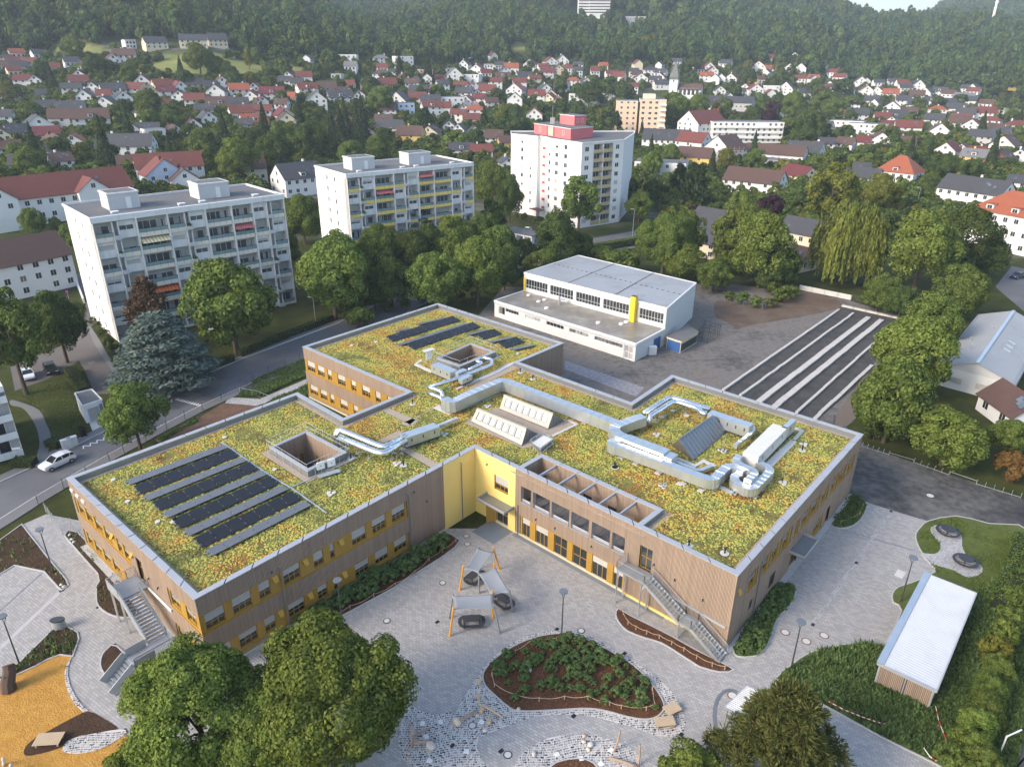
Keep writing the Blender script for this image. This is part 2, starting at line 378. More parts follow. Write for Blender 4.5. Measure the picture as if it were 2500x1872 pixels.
def _azmix(az):
 if az <= _PA[0]: return 0, 0, 0.0
 for i in range(len(_PA)-1):
  if az <= _PA[i+1]:
   t = (az-_PA[i])/(_PA[i+1]-_PA[i]); return i, i+1, t*t*(3-2*t)
 return len(_PA)-1, len(_PA)-1, 0.0
def ground_z(x, y):
 r = math.hypot(x, y)
 if r < 200: return 0.0
 az = math.atan2(x, y); i, j, t = _azmix(az)
 z = _prof(PROFILE[i][2], r)*(1-t)+_prof(PROFILE[j][2], r)*t
 off = max(0.0, abs(az-0.14)-1.0)
 if off > 0: z *= max(0.0, 1-off/0.5)
 if z > 45: z += min(1, (z-45)/60)*(9*math.sin(x*0.011+1.3)*math.sin(y*0.009+x*0.004)+5*math.sin(x*0.027+y*0.013))
 return z
def wood_r(az):
 i, j, t = _azmix(az); return PROFILE[i][1]*(1-t)+PROFILE[j][1]*t
def hit(px, py, dz=0.0):
 """where the view through a picture point meets the terrain (raised by dz)"""
 d = ray(px, py); t = 60.0; last = t
 while t < 6000:
  p = C_POS+d*t
  if p.z <= ground_z(p.x, p.y)+dz:
   lo, hi = last, t
   for _ in range(18):
    m = (lo+hi)/2; q = C_POS+d*m
    if q.z <= ground_z(q.x, q.y)+dz: hi = m
    else: lo = m
   q = C_POS+d*hi; q.z = ground_z(q.x, q.y); return q
  last = t; t += 3+t*0.006
 q = C_POS+d*3000; q.z = ground_z(q.x, q.y); return q
def crop_poly(ox, oy, lst, k=KC): return [(ox+x*k, oy+y*k) for x, y in lst]
MEADOWS = [crop_poly(0, 0, [(305,165),(400,165),(470,235),(560,275),(655,300),(645,335),(520,335),(420,305),(330,300),(250,262),(340,262),(385,240)]),
           crop_poly(0, 0, [(880,375),(1000,335),(1110,322),(1250,322),(1450,350),(1560,395),(1700,385),(1840,395),(1820,425),(1700,425),(1560,455),(1480,470),(1180,455),(1010,445),(930,425)]),
           crop_poly(800, 0, [(1080,260),(1180,240),(1210,290),(1190,330),(1100,320)])]
FIELDS = [crop_poly(1600, 0, [(1920,520),(2300,505),(2300,548),(1925,555)])]
CLEAR = crop_poly(1600, 0, [(2060,640),(2300,655),(2300,700),(2080,690)])
azs = np.concatenate([np.linspace(-math.pi, -0.95, 24), np.linspace(-0.94, 1.2, 420), np.linspace(1.21, math.pi, 22)])
rs = np.concatenate([[0.0, 40, 80, 120, 160, 200], np.arange(212, 700, 11.0), np.arange(700, 1700, 22.0), [1750, 1850, 2000, 2200, 2400, 2600, 2800, 3200, 4000, 6000, 9000, 14000]])
tv = []; tc = []
for r in rs:
 for a in azs:
  x, y = r*math.sin(a), r*math.cos(a); z = ground_z(x, y) if r > 0 else 0.0
  if r < 300: z -= 0.02
  tv.append((x, y, z)); c = (0.0, 0.0, 0.0)
  if 380 < r < 1300 and -0.8 < a < 1.0:
   q = pic((x, y, z))
   if any(inside(q, m) for m in MEADOWS) or inside(q, CLEAR): c = (1.0, 0.0, 0.0)
   elif any(inside(q, m) for m in FIELDS): c = (0.0, 1.0, 0.0)
   elif r > wood_r(a): c = (0.0, 0.0, 1.0)
  elif r >= 1300: c = (0.0, 0.0, 1.0)
  tc.append((*c, 1.0))
na = len(azs); tf = [(i*na+j, i*na+j+1, (i+1)*na+j+1, (i+1)*na+j) for i in range(len(rs)-1) for j in range(na-1)]
tme = np_mesh('ground', tv, tf)
ca = tme.color_attributes.new('cover', 'FLOAT_COLOR', 'POINT'); ca.data.foreach_set('color', np.array(tc, dtype=np.float32).ravel())
m, nt, b, out = newmat('town_ground'); P = wpos(nt)
at_ = nt.nodes.new('ShaderNodeAttribute'); at_.attribute_name = 'cover'; sp = nt.nodes.new('ShaderNodeSeparateColor'); nt.links.new(at_.outputs['Color'], sp.inputs[0])
g1 = _ramp(nt, _noise(nt, P, 0.35, 6, 0.7), [(0.3, (0.022,0.032,0.010)), (0.5, (0.050,0.062,0.018)), (0.68, (0.085,0.085,0.030)), (0.85, (0.13,0.11,0.05))])
g1 = _mix(nt, _ramp(nt, _noise(nt, P, 0.045, 4, 0.6), [(0.5, 0.0), (0.62, 0.7)]), g1, (0.16, 0.15, 0.14))
near_ = _ramp(nt, _noise(nt, P, 0.25, 6, 0.7), [(0.3, (0.022,0.030,0.009)), (0.55, (0.052,0.060,0.016)), (0.75, (0.085,0.078,0.024)), (0.9, (0.13,0.10,0.035))])
ln = nt.nodes.new('ShaderNodeVectorMath'); ln.operation = 'LENGTH'; nt.links.new(P, ln.inputs[0])
c = _mix(nt, _ramp(nt, _math(nt, 'DIVIDE', ln.outputs['Value'], 500.0), [(0.40, 0.0), (0.5, 1.0)]), near_, g1)
mead = _ramp(nt, _noise(nt, P, 0.06, 5), [(0.3, (0.14,0.165,0.045)), (0.7, (0.26,0.255,0.085))])
c = _mix(nt, sp.outputs['Red'], c, mead); c = _mix(nt, sp.outputs['Green'], c, (0.42, 0.30, 0.09)); c = _mix(nt, sp.outputs['Blue'], c, (0.020, 0.030, 0.012))
nt.links.new(c, b.inputs['Base Color']); b.inputs['Roughness'].default_value = 0.95; b.inputs['Specular IOR Level'].default_value = 0.1
props(mobj('ground', tme, m, smooth=True), kind='structure')
# ground surfaces round the school
def surface(name, poly, z0, z1, material, kerb=None, kind='structure', smooth=0, kw=0.12, kz=0.03):
 if smooth: poly = smooth_loop(poly, smooth)
 mb = MB(); mb.prism(poly, z0, z1, 0, bottom=False)
 o = mb.build(name, material); props(o, kind=kind)
 if kerb:
  kb = MB(); out = offset_poly(poly, -kw); k = len(poly)
  for i in range(k):
   a, b2, c2, d2 = poly[i], poly[(i+1)%k], out[(i+1)%k], out[i]
   kb.poly([(a[0],a[1],z1+kz), (b2[0],b2[1],z1+kz), (c2[0],c2[1],z1+kz), (d2[0],d2[1],z1+kz)]); kb.poly([(d2[0],d2[1],0), (c2[0],c2[1],0), (c2[0],c2[1],z1+kz), (d2[0],d2[1],z1+kz)])
   kb.poly([(b2[0],b2[1],z1-0.02), (a[0],a[1],z1-0.02), (a[0],a[1],z1+kz), (b2[0],b2[1],z1+kz)])
  kb.build('kerb', kerb, o)
 return o
LZ = (0, 1250, 400/1065.0); LC = (0, 600, KC); CZ = (800, 1198, KC); RZ = (1600, 1198, KC); RC = (1600, 600, KC)
yard = [at2(*p) for p in [(-110,1432),(52,1282),(112,1255),(400,1310),(1000,1290),(1600,1290),(2074,1206),(2121,1228),(2267,1273),(2600,1400),(2850,2050),(-260,2100)]]
surface('schoolyard_pavement', yard, -0.3, 0.02, M_paver)
st_lo = [(-160,1362),(0,1267),(90,1210),(265,1109),(387,1043),(484,993),(570,954),(741,881),(860,828),(1000,760),(1150,690),(1290,648),(1480,606),(1600,580)]
st_hi = [(-160,1235),(0,1178),(98,1133),(195,1084),(285,1040),(379,983),(488,921),(610,869),(830,787),(960,725),(1100,662),(1250,615),(1440,583),(1590,556)]
surface('street', [at2(*p) for p in st_lo]+[at2(*p) for p in st_hi[::-1]], -0.2, 0.005, M_asphalt)
def strip_poly(line, w, side):
 pl = [Vector(p) for p in line]; o = []
 for i, p in enumerate(pl):
  t = (pl[min(i+1, len(pl)-1)]-pl[max(i-1, 0)]).normalized(); o.append(tuple(p+Vector((-t.y, t.x))*w*side))
 return o
for line, w, side in (([at2(*p) for p in st_lo[:10]], 1.9, -1), ([at2(*p) for p in st_hi[:5]], 1.7, 1), ([at2(*p) for p in st_hi[6:10]], 1.3, 1)):
 inner = strip_poly(line, 0.16, side); outer = strip_poly(line, w, side)
 mb = MB(); mb.prism(inner+outer[::-1], -0.1, 0.10, 0, bottom=False); pv = props(mb.build('pavement', M_side), kind='structure')
 kb = MB(); kb.prism(line+inner[::-1], -0.1, 0.115, 0, bottom=False); kb.build('kerb', M_kerb, pv)
side_l = [(231,962),(205,900),(179,860),(190,800),(204,795),(212,722),(191,653),(150,610)]; side_r = [(322,958),(290,905),(264,868),(243,830),(222,797),(240,787),(224,702),(205,640),(190,610)]
surface('side_street', [at2(*p) for p in side_l]+[at2(*p) for p in side_r[::-1]], -0.2, 0.010, M_asphalt2)
surface('driveway_pavement', [at2(*p) for p in [(222,797),(243,830),(264,868),(290,905),(322,958),(306,945),(275,905),(247,868),(228,835),(212,797)]], -0.1, 0.05, M_side)
surface('parking_court', pts2(*LC, [(60,720),(270,640),(470,560),(470,690),(400,745),(280,800),(90,870)]), -0.2, 0.006, M_asphalt2)
surface('footpath', pts2(*LC, [(65,925),(130,940),(235,985),(275,1060),(305,1140),(290,1230),(240,1330),(195,1330),(235,1210),(225,1110),(180,1020),(130,970),(65,955)]), -0.1, 0.02, M_side, smooth=3)
surface('parking_ramp', [at2(*p) for p in [(118,640),(195,632),(215,700),(205,725),(185,700),(140,690)]], -0.1, 0.012, M_asphalt2)
surface('bare_earth', pts2(*LC, [(930,1165),(1230,1010),(1340,945),(1440,935),(1520,960),(1600,960),(1700,930),(1500,1050),(1000,1200)]), -0.1, 0.05, ramped('bare_earth', 0.7, [(0.3,(0.10,0.055,0.035)),(0.7,(0.20,0.125,0.085))], bump=0.5, scale2=6))
surface('entry_path', pts2(*LC, [(1350,945),(1375,910),(1560,920),(1840,800),(1840,840),(1640,915),(1590,945),(1540,960)]), -0.1, 0.06, M_paver2)
BEDS = {}
def bed(key, name, crop, lst, material, smooth=3, z=0.08, kerb=M_kerb):
 poly = pts2(*crop, lst); poly = smooth_loop(poly, smooth) if smooth else poly; BEDS[key] = poly
 return surface(name, poly, -0.1, z, material, kerb)
bed('l1', 'planting_bed', LZ, [(-60,230),(140,85),(300,290),(425,440),(440,478),(405,505),(380,485),(290,385),(95,345),(-60,440)], M_soil, 0)
bed('l2', 'planting_bed', LZ, [(425,155),(500,135),(620,270),(760,425),(850,560),(885,660),(840,682),(770,680),(700,655),(645,610),(632,560),(632,480),(640,400)], M_soil, 2)
bed('l3', 'planting_bed', LZ, [(-20,1095),(130,980),(360,752),(440,752),(500,785),(508,830),(470,935),(390,925),(310,955),(230,1000),(120,1050)], M_soil, 0)
bed('l4', 'planting_bed', LZ, [(755,875),(895,1035),(800,1108),(740,1090),(680,1045),(658,990),(670,930),(705,890)], M_soil, 2)
bed('sand', 'woodchip_play_area', LZ, [(-60,1130),(120,1050),(230,1000),(310,955),(390,925),(470,938),(440,990),(425,1050),(430,1110),(450,1180),(490,1250),(570,1292),(700,1355),(770,1415),(860,1480),(900,1560),(760,1700),(500,1800),(-60,1800)], M_sand, 0, 0.05, None)
surface('soil_patch', smooth_loop(pts2(*LZ, [(575,1297),(690,1352),(765,1412),(640,1438),(500,1470),(400,1530),(260,1572),(165,1582),(165,1530),(230,1470),(330,1415),(450,1350)]), 3), -0.1, 0.065, M_soil)
bed('facade', 'shrub_bed', CZ, [(735,262),(790,300),(760,340),(680,400),(600,450),(500,510),(380,590),(240,665),(130,725),(0,790),(-200,880),(-240,840),(0,640),(240,510),(500,365)], M_mulch, 0)
BED_C = [(1390,862),(1470,870),(1560,900),(1700,970),(1830,1050),(1930,1150),(2000,1250),(2010,1310),(1970,1355),(1900,1370),(1800,1355),(1650,1315),(1530,1305),(1350,1315),(1150,1320),(1080,1290),(1010,1230),(950,1170),(935,1110),(960,1060),(1020,1000),(1150,920),(1280,875)]
bed('centre', 'shrub_bed', CZ, BED_C, M_mulch, 3, 0.10)
bed('stair', 'mulch_bed', CZ, [(1745,712),(1800,745),(1900,795),(2050,870),(2211,960),(2330,1020),(2430,1075),(2350,1085),(2250,1060),(2211,1042),(2100,970),(2000,910),(1900,880),(1800,840),(1750,790),(1732,745)], M_mulch, 2)
M_lawn = ramped('lawn', 0.6, [(0.25,(0.045,0.062,0.016)),(0.5,(0.095,0.12,0.032)),(0.75,(0.15,0.155,0.05))], bump=0.6, bscale=5, scale2=6)
bed('r1', 'planting_bed', RZ, [(770,550),(830,570),(835,620),(800,690),(740,750),(710,800),(690,870),(660,940),(610,985),(550,995),(490,990),(470,960),(480,920),(600,730),(740,560)], M_lawn, 2)
bed('r2', 'planting_bed', RZ, [(1165,30),(1200,30),(1260,75),(1260,110),(1230,170),(1180,210),(1110,225),(1050,200),(1100,130)], M_lawn, 2)
bed('lawn', 'lawn', RZ, [(730,1125),(830,1040),(900,990),(1000,955),(1150,925),(1280,918),(1370,940),(1480,720),(1430,670),(1425,620),(1460,580),(1540,555),(1680,490),(1650,440),(1600,370),(1570,310),(1565,260),(1600,215),(1640,185),(1800,155),(2000,200),(2330,300),(2330,1300),(2160,1656),(2160,1780),(1950,1780),(1690,1640),(1350,1470),(1060,1310),(850,1200)], M_lawn, 2)
surface('picnic_path', smooth_loop(pts2(*RZ, [(1655,240),(1680,215),(1740,215),(1800,240),(1830,280),(1830,330),(1850,380),(1900,430),(1945,450),(1950,490),(1900,515),(1850,510),(1780,470),(1660,440),(1600,385),(1620,383),(1680,387),(1712,362),(1715,322),(1680,282)]), 2), -0.1, 0.10, M_paver2, M_kerb)
surface('hedge_path', pts2(*RZ, [(2330,1150),(2230,1180),(2150,1300),(2100,1480),(2060,1660),(2050,1800),(2350,1900)]), -0.1, 0.11, mat('dark_path', (0.10,0.095,0.09), 0.9, var=0.2, fine=0.3))
for l, w_, z, mm in ((RZ, 0.42, 0.026, M_paver2), ):
 for a, b2 in (((1410,125),(945,800)),):
  p, q = at(*[(1600+a[0]*KC), 1198+a[1]*KC]), at(1600+b2[0]*KC, 1198+b2[1]*KC); mb = MB(); mb.bar((p.x,p.y,z-0.02), (q.x,q.y,z-0.02), w_, 0.045); props(mb.build('drain_line', M_paver2), kind='structure')
for crop, a, b2, w_, mm, nm in ((RZ,(1110,232),(1600,370),0.16,M_zincdark,'drain_channel'), (LZ,(-20,660),(272,398),0.16,M_zincdark,'drain_channel'), (LZ,(-30,915),(388,520),0.42,M_kerb,'parking_kerb'), (LZ,(95,345),(-60,425),0.25,M_kerb,'parking_kerb'), (LZ,(95,345),(290,385),0.25,M_kerb,'parking_kerb'), (LZ,(290,385),(405,505),0.25,M_kerb,'parking_kerb')):
 p, q = pts2(*crop, [a, b2]); mb = MB(); mb.bar((p[0],p[1],0.0), (q[0],q[1],0.0), w_, 0.05 if nm != 'drain_channel' else 0.046); props(mb.build(nm, mm), kind='structure')
M_lot = ramped('worn_asphalt', 0.09, [(0.34,(0.032,0.032,0.034)),(0.46,(0.07,0.068,0.067)),(0.56,(0.13,0.125,0.12)),(0.68,(0.19,0.175,0.16))], detail=10, bump=0.3, scale2=1.0, amt=0.35)
M_lot2 = ramped('grey_gravel', 0.075, [(0.34,(0.07,0.066,0.062)),(0.44,(0.125,0.115,0.105)),(0.52,(0.18,0.168,0.155)),(0.6,(0.15,0.115,0.088)),(0.7,(0.22,0.20,0.18))], detail=10, bump=0.4, scale2=0.9, amt=0.4)
M_dirt = ramped('brown_dirt', 0.25, [(0.3,(0.075,0.052,0.038)),(0.5,(0.13,0.09,0.065)),(0.7,(0.17,0.14,0.115))], bump=0.4, scale2=3)
surface('service_yard', [at2(*p) for p in [(2035,1010),(2110,1085),(2260,1140),(2420,1190),(2700,1290),(2700,1390),(2500,1320),(2267,1273),(2121,1228),(2030,1200)]], -0.2, 0.012, M_lot)
surface('gravel_yard', [at2(*p) for p in [(1150,790),(1230,700),(1500,700),(1760,690),(1930,712),(2060,730),(2230,780),(2215,870),(2150,950),(2080,1030),(2030,1050),(1640,990),(1500,1030),(1260,930),(1330,880)]], -0.2, 0.004, M_lot2)
surface('bare_dirt', smooth_loop(pts2(*RC, [(365,330),(500,345),(700,330),(860,270),(1010,300),(1120,345),(1080,380),(880,425),(700,455),(560,480),(470,500),(365,440)]), 3), -0.1, 0.014, M_dirt)
surface('foundation_gravel', pts2(*RC, [(1115,365),(1490,450),(1400,560),(1300,720),(1200,850),(950,1060),(700,1010),(380,880)]), -0.1, 0.016, ramped('dark_gravel', 0.5, [(0.3,(0.036,0.036,0.037)),(0.5,(0.07,0.068,0.066)),(0.75,(0.12,0.115,0.11))], bump=0.6, scale2=7))
surface('dirt_track', smooth_loop(pts2(*RC, [(1300,720),(1350,730),(1280,860),(1200,960),(1180,1060),(1080,1090),(1100,1000),(1200,850)]), 3), -0.1, 0.018, mat('track_dirt', (0.16,0.125,0.095), 0.95, var=0.25, fine=0.3))
surface('concrete_apron', pts2(*RC, [(260,400),(400,445),(475,485),(380,545),(250,520)]), -0.1, 0.02, M_lot2)
surface('pebble_border', pts2(800, 600, KC, [(1425,690),(1900,850),(1850,905),(1420,740)]), -0.1, 0.025, ramped('pale_pebbles', 2.0, [(0.3,(0.17,0.165,0.17)),(0.7,(0.36,0.35,0.37))], bump=0.5))
surface('garage_court', [at2(*p) for p in [(1180,600),(1250,555),(1345,590),(1350,650),(1290,655),(1190,640)]], -0.2, 0.012, M_asphalt)
surface('upper_road', [at2(*p) for p in [(1440,583),(1590,556),(1660,545),(1680,590),(1600,600),(1480,612)]], -0.2, 0.008, M_asphalt)
surface('upper_road', [at2(*p) for p in [(1840,530),(1990,562),(2060,580),(2060,610),(1980,590),(1840,556)]], -0.2, 0.008, M_asphalt)
surface('upper_road', [at2(*p) for p in [(2430,700),(2470,650),(2620,680),(2640,800),(2500,760)]], -0.2, 0.008, M_asphalt)
def cobbles(name, poly, z, pitch=0.16, seed=1, holes=()):
 R = random.Random(seed); mb = MB(); mb.prism(poly, -0.1, z, 0, bottom=False)
 base = props(mb.build(name, mat('mosaic_mortar', (0.56,0.54,0.505), 0.9, var=0.12, scale=1.0)), kind='structure')
 xs = [p[0] for p in poly]; ys = [p[1] for p in poly]; st = MB(); st2 = MB(); big = []
 y = min(ys); row = 0
 while y < max(ys):
  x = min(xs)+R.uniform(0, pitch)
  while x < max(xs):
   w = R.choice((0.7, 0.9, 1.0, 1.3, 1.9))*pitch*0.62; h = R.uniform(0.5, 0.75)*pitch
   cx, cyy = x+0.05*math.sin(y*3), y+0.12*math.sin(x*1.3)
   if inside((cx, cyy), poly) and not any(inside((cx, cyy), h_) for h_ in holes):
    a = 0.25*math.sin(cx*0.9+cyy*0.6)+R.uniform(-0.2, 0.2); ca_, sa_ = math.cos(a), math.sin(a); zz = z+R.uniform(0.008, 0.02); q = []
    for dx, dy in ((-w/2,-h/2),(w/2,-h/2),(w/2,h/2),(-w/2,h/2)): q.append((cx+dx*ca_-dy*sa_, cyy+dx*sa_+dy*ca_))
    n = len(st.v); st.v += [(p[0],p[1],z-0.005) for p in q]+[(p[0],p[1],zz) for p in q]
    mi = R.choices((0, 1, 2), (0.5, 0.3, 0.2))[0]
    for f in ((4,5,6,7),(0,1,5,4),(1,2,6,5),(2,3,7,6),(3,0,4,7)): st.f.append(tuple(n+i for i in f)); st.m.append(mi)
   x += w+pitch*0.28
  y += pitch; row += 1
 props(st.build('cobbles', [mat('grey_cobble', (0.27,0.26,0.26), 0.85, var=0.2, island=0.6), mat('pale_cobble', (0.46,0.42,0.39), 0.85, var=0.2, island=0.4), mat('dark_cobble', (0.045,0.045,0.05), 0.8, var=0.2)], base), kind='stuff')
 return base
RING = smooth_loop(pts2(*CZ, [(1380,838),(1480,845),(1600,890),(1720,960),(1850,1030),(1960,1110),(2060,1200),(2120,1300),(2145,1390),(2120,1450),(2050,1475),(1950,1460),(1850,1420),(1700,1380),(1550,1345),(1400,1340),(1250,1350),(1150,1380),(1000,1440),(905,1480),(905,1560),(930,1620),(960,1690),(660,1690),(450,1610),(430,1450),(480,1300),(560,1320),(640,1345),(730,1325),(760,1345),(800,1270),(850,1190),(920,1080),(1000,990),(1100,920),(1200,870),(1300,845)]), 2)
cobbles('cobble_mosaic', RING, 0.035, 0.21, 1, [BEDS['centre']])
cobbles('cobble_mosaic', smooth_loop(pts2(*CZ, [(1110,1690),(1150,1590),(1230,1530),(1330,1480),(1450,1465),(1600,1470),(1750,1510),(1850,1570),(1880,1630),(1890,1720),(1110,1720)]), 2), 0.036, 0.21, 2)
cobbles('cobble_mosaic', smooth_loop(pts2(*CZ, [(190,860),(240,895),(300,950),(335,1010),(338,1070),(310,1115),(265,1120),(290,1060),(285,1000),(250,940),(190,900)]), 2), 0.036, 0.21, 3)
cobbles('cobble_mosaic', smooth_loop(pts2(*LZ, [(410,1540),(430,1500),(500,1465),(650,1435),(770,1415),(830,1425),(780,1470),(680,1530),(560,1565),(470,1570),(420,1560)]), 2), 0.09, 0.21, 4)
cobbles('cobble_mosaic', pts2(*LZ, [(470,938),(446,1000),(442,1060),(457,1130),(492,1200),(542,1270),(575,1290),(545,1303),(490,1252),(448,1182),(426,1110),(421,1050),(435,990)]), 0.09, 0.21, 5)
bed('low', 'mulch_bed', CZ, [(1330,1720),(1345,1655),(1400,1625),(1500,1610),(1590,1635),(1620,1720)], M_mulch, 2)
def marking(name, polys):
 mb = MB()
 for p in polys: mb.prism(p, 0.004, 0.011, 0, bottom=False)
 return props(mb.build(name, M_white_paint), kind='structure')
def zigzag(a, b2, n, amp):
 p, q = Vector(at2(*[LC[0]+a[0]*KC, LC[1]+a[1]*KC])), Vector(at2(LC[0]+b2[0]*KC, LC[1]+b2[1]*KC)); d = (q-p); L = d.length; d /= L; nn = Vector((-d.y, d.x)); out = []
 v = [p+d*(L*i/n)+nn*(amp if i % 2 else -amp) for i in range(n+1)]
 for i in range(n):
  t = (v[i+1]-v[i]).normalized(); w = Vector((-t.y, t.x))*0.07; out.append([tuple(v[i]+w), tuple(v[i]-w), tuple(v[i+1]-w), tuple(v[i+1]+w)])
 return out
for i, (a, b2, n) in enumerate((((490,1212),(690,1128),10), ((955,1090),(1125,1003),8), ((610,1280),(765,1208),8), ((935,968),(1040,925),5))):
 marking('zigzag_marking', zigzag(a, b2, n, 0.42))
p, q = Vector(at2(LC[0]+1045*KC, LC[1]+922*KC)), Vector(at2(LC[0]+1198*KC, LC[1]+962*KC)); d = (q-p)/10; nn = Vector((-d.y, d.x)).normalized()*0.75
marking('give_way_marking', [[tuple(p+d*i), tuple(p+d*(i+0.9)), tuple(p+d*(i+0.45)+nn)] for i in range(10)])
marking('edge_line', [[at2(*st_hi[i]), at2(*st_hi[i+1]), tuple(Vector(at2(*st_hi[i+1]))+Vector((0.05,-0.1))), tuple(Vector(at2(*st_hi[i]))+Vector((0.05,-0.1)))] for i in (7,)])
M_patch = mat('road_patch', (0.17,0.168,0.165), 0.85, var=0.1)
for poly in ([(1200,830),(1300,800),(1370,812),(1270,850)], [(1095,890),(1150,875),(1210,892),(1150,915)], [(520,700),(560,690),(575,700),(535,712)]):
 mb = MB(); mb.prism(pts2(*LC, poly), 0.0, 0.0125, 0, bottom=False); props(mb.build('road_patch', M_patch), kind='structure')
# the school building
TOPZ, DECK = 8.6, 7.95
CN = {k: at2(*v, TOPZ) for k, v in dict(A=(163,1167), B=(475,1462), Y=(1159,1092.5), S=(1801.5,1403.6), R=(2107,1060), K=(1641,915.5), L=(1541,982.6), M=(1266,883.7), N=(1376,837.3), O=(1069,740.4), E=(739,846.3), F=(994.6,956.2), D=(838.7,1021), C=(726,958.2)).items()}
OUT = [CN[k] for k in 'ABYSRKLMNOEFDC']
school = thing('school_building', 'two-storey timber-clad school with ochre window bands and planted flat roof', 'school', (*CN['Y'], 0))
def place(o, par, M):
 o.parent = par; o.matrix_parent_inverse = par.matrix_basis.inverted(); o.matrix_basis = M; return o
def inst(name, me, par, M): return place(link(bpy.data.objects.new(name, me)), par, M)
def sub(name, me, par):
 o = link(bpy.data.objects.new(name, me)); o.parent = par; return o
WCACHE = {}
def window_set(w, h, blind=0.45, frame=M_ochre, lights=None, fw=0.07, transom=True, gl=None, door=False):
 key = (round(w,2), round(h,2), round(blind,2), frame.name, lights, transom, door, gl.name if gl else '')
 if key in WCACHE: return WCACHE[key]
 n = lights or max(1, round(w/0.62)); fr = MB(); panes = []
 fr.box(0, w, 0, 0.09, 0, fw); fr.box(0, w, 0, 0.09, h-fw, h); fr.box(0, fw, 0.001, 0.089, fw, h-fw); fr.box(w-fw, w, 0.001, 0.089, fw, h-fw)
 iw = (w-2*fw-(n-1)*fw)/n
 for i in range(n-1): fr.box(fw+(i+1)*iw+i*fw, fw+(i+1)*(iw+fw), 0.002, 0.088, fw, h-fw)
 tz = (h*0.52 if door else h*0.34) if transom else None
 if tz: fr.box(fw, w-fw, 0.003, 0.087, tz-fw/2, tz+fw/2)
 for i in range(n):
  x0 = fw+i*(iw+fw); zs = [(fw, (tz-fw/2) if tz else h-fw)]+([(tz+fw/2, h-fw)] if tz else [])
  for z0, z1 in zs:
   g = MB(); g.box(x0, x0+iw, 0.05, 0.062, z0, z1); panes.append(g.mesh('pane', gl or M_glass))
 bl = None
 if blind > 0:
  g = MB(); z0 = h*(1-blind); k = max(4, int((h-fw-z0)/0.09))
  for i in range(k):
   a = z0+(h-fw-z0)*i/k; b2 = z0+(h-fw-z0)*(i+0.8)/k
   g.poly([(0.03,-0.03,a), (w-0.03,-0.03,a), (w-0.03,-0.055,b2), (0.03,-0.055,b2)])
  g.box(0.03, w-0.03, -0.05, -0.02, z0-0.03, z0); g.box(0.02, w-0.02, -0.022, -0.012, z0, h-fw)
  bl = g.mesh('blind', M_blind)
 WCACHE[key] = (fr.mesh('window', frame), panes, bl); return WCACHE[key]
def add_window(F, par, a0, a1, z0, z1, n=-0.2, name='window', **kw):
 fm, panes, bl = window_set(a1-a0, z1-z0, **kw)
 w = inst(name, fm, par, F.M(a0, n, z0))
 for p in panes: sub('pane', p, w)
 if bl: sub('blind', bl, w)
 return w
def facade(a, b2, z0=0.0, z1=TOPZ-0.06, zones=(), wins=(), doors=(), plain=(), openings=(), par=None, bare=()):
 """zones: ochre areas, wins/doors: (s0,s1,z0,z1), plain: rendered yellow stretches (s0,s1), openings: holes without a window"""
 par = par or school; F = Frame(CN[a] if isinstance(a, str) else a, CN[b2] if isinstance(b2, str) else b2)
 hol = list(wins)+list(doors)+list(openings)+list(bare)
 blocked = list(zones)+hol+[(s0, s1, -1, 99) for s0, s1 in plain]
 back = MB(); holed(back, F, 0, F.L, z0, z1, hol+list(zones)+[(s0, s1, -1, 99) for s0, s1 in plain], -0.03, 0.0);
 if back.f: back.build('wall', M_cladback, par)
 cl = MB(); battens(cl, F, 0.0, F.L, z0+0.28, z1, blocked, -0.03, t=0.045)
 if cl.f: props(cl.build('cladding', M_clad, par), kind='stuff')
 pl = MB(); F.box(pl, 0, F.L, -0.2, -0.02, z0, z0+0.28); pl.build('plinth', mat('plinth', (0.55,0.50,0.36), 0.9), par)
 for s0, s1 in plain:
  w = MB(); holed(w, F, s0, s1, z0, z1, [h for h in hol if h[0] >= s0-0.01 and h[1] <= s1+0.01], 0.0, 0.22, 0, 1); w.build('rendered_wall', [M_yellowwall, M_ochre], par)
 for zn in zones:
  w = MB(); holed(w, F, zn[0], zn[1], zn[2], zn[3], [h for h in list(wins)+list(doors)+list(bare) if h[0] >= zn[0]-0.01 and h[1] <= zn[1]+0.01 and h[2] >= zn[2]-0.01 and h[3] <= zn[3]+0.01], -0.06, 0.2); w.build('ochre_panel', M_ochre, par)
  sl = MB(); F.box(sl, zn[0], zn[1], -0.07, 0.035, zn[2]-0.03, zn[2]+0.03); F.box(sl, zn[0], zn[1], -0.07, 0.03, zn[3]-0.02, zn[3]+0.03); sl.build('sill', M_ochre, par)
 R = random.Random(int(F.L*100))
 for w in wins: add_window(F, par, *w, n=-0.2, blind=R.choice((0.5, 0.5, 0.55, 0.45, 0.38)))
 for w in doors: add_window(F, par, *w, n=-0.2, name='glazed_door', blind=0.0, lights=max(1, round((w[1]-w[0])/0.85)), door=True)
 return F
UZ, LZ_ = (4.85, 6.55), (0.95, 2.55)
def row(lst, z): return [(s0, s1, z[0], z[1]) for s0, s1 in lst]
by = [(.46,2.22),(2.96,4.75),(5.49,6.62),(8.0,9.76),(11.25,12.35),(13.12,13.62),(15.72,17.47),(18.28,20.04),(20.86,22.65)]
F_BY = facade('B', 'Y', zones=[(0.03,22.85,4.62,6.68),(0.03,22.85,0.72,2.68)], wins=row(by, UZ)+row(by, LZ_), plain=[(28.25,Frame(CN['B'],CN['Y']).L)])
ab = [(1.2,2.7),(3.2,4.95),(5.5,7.3),(7.85,9.6),(10.9,12.0),(12.45,13.6)]; ab2 = [(22.1,23.9),(25.0,26.8)]
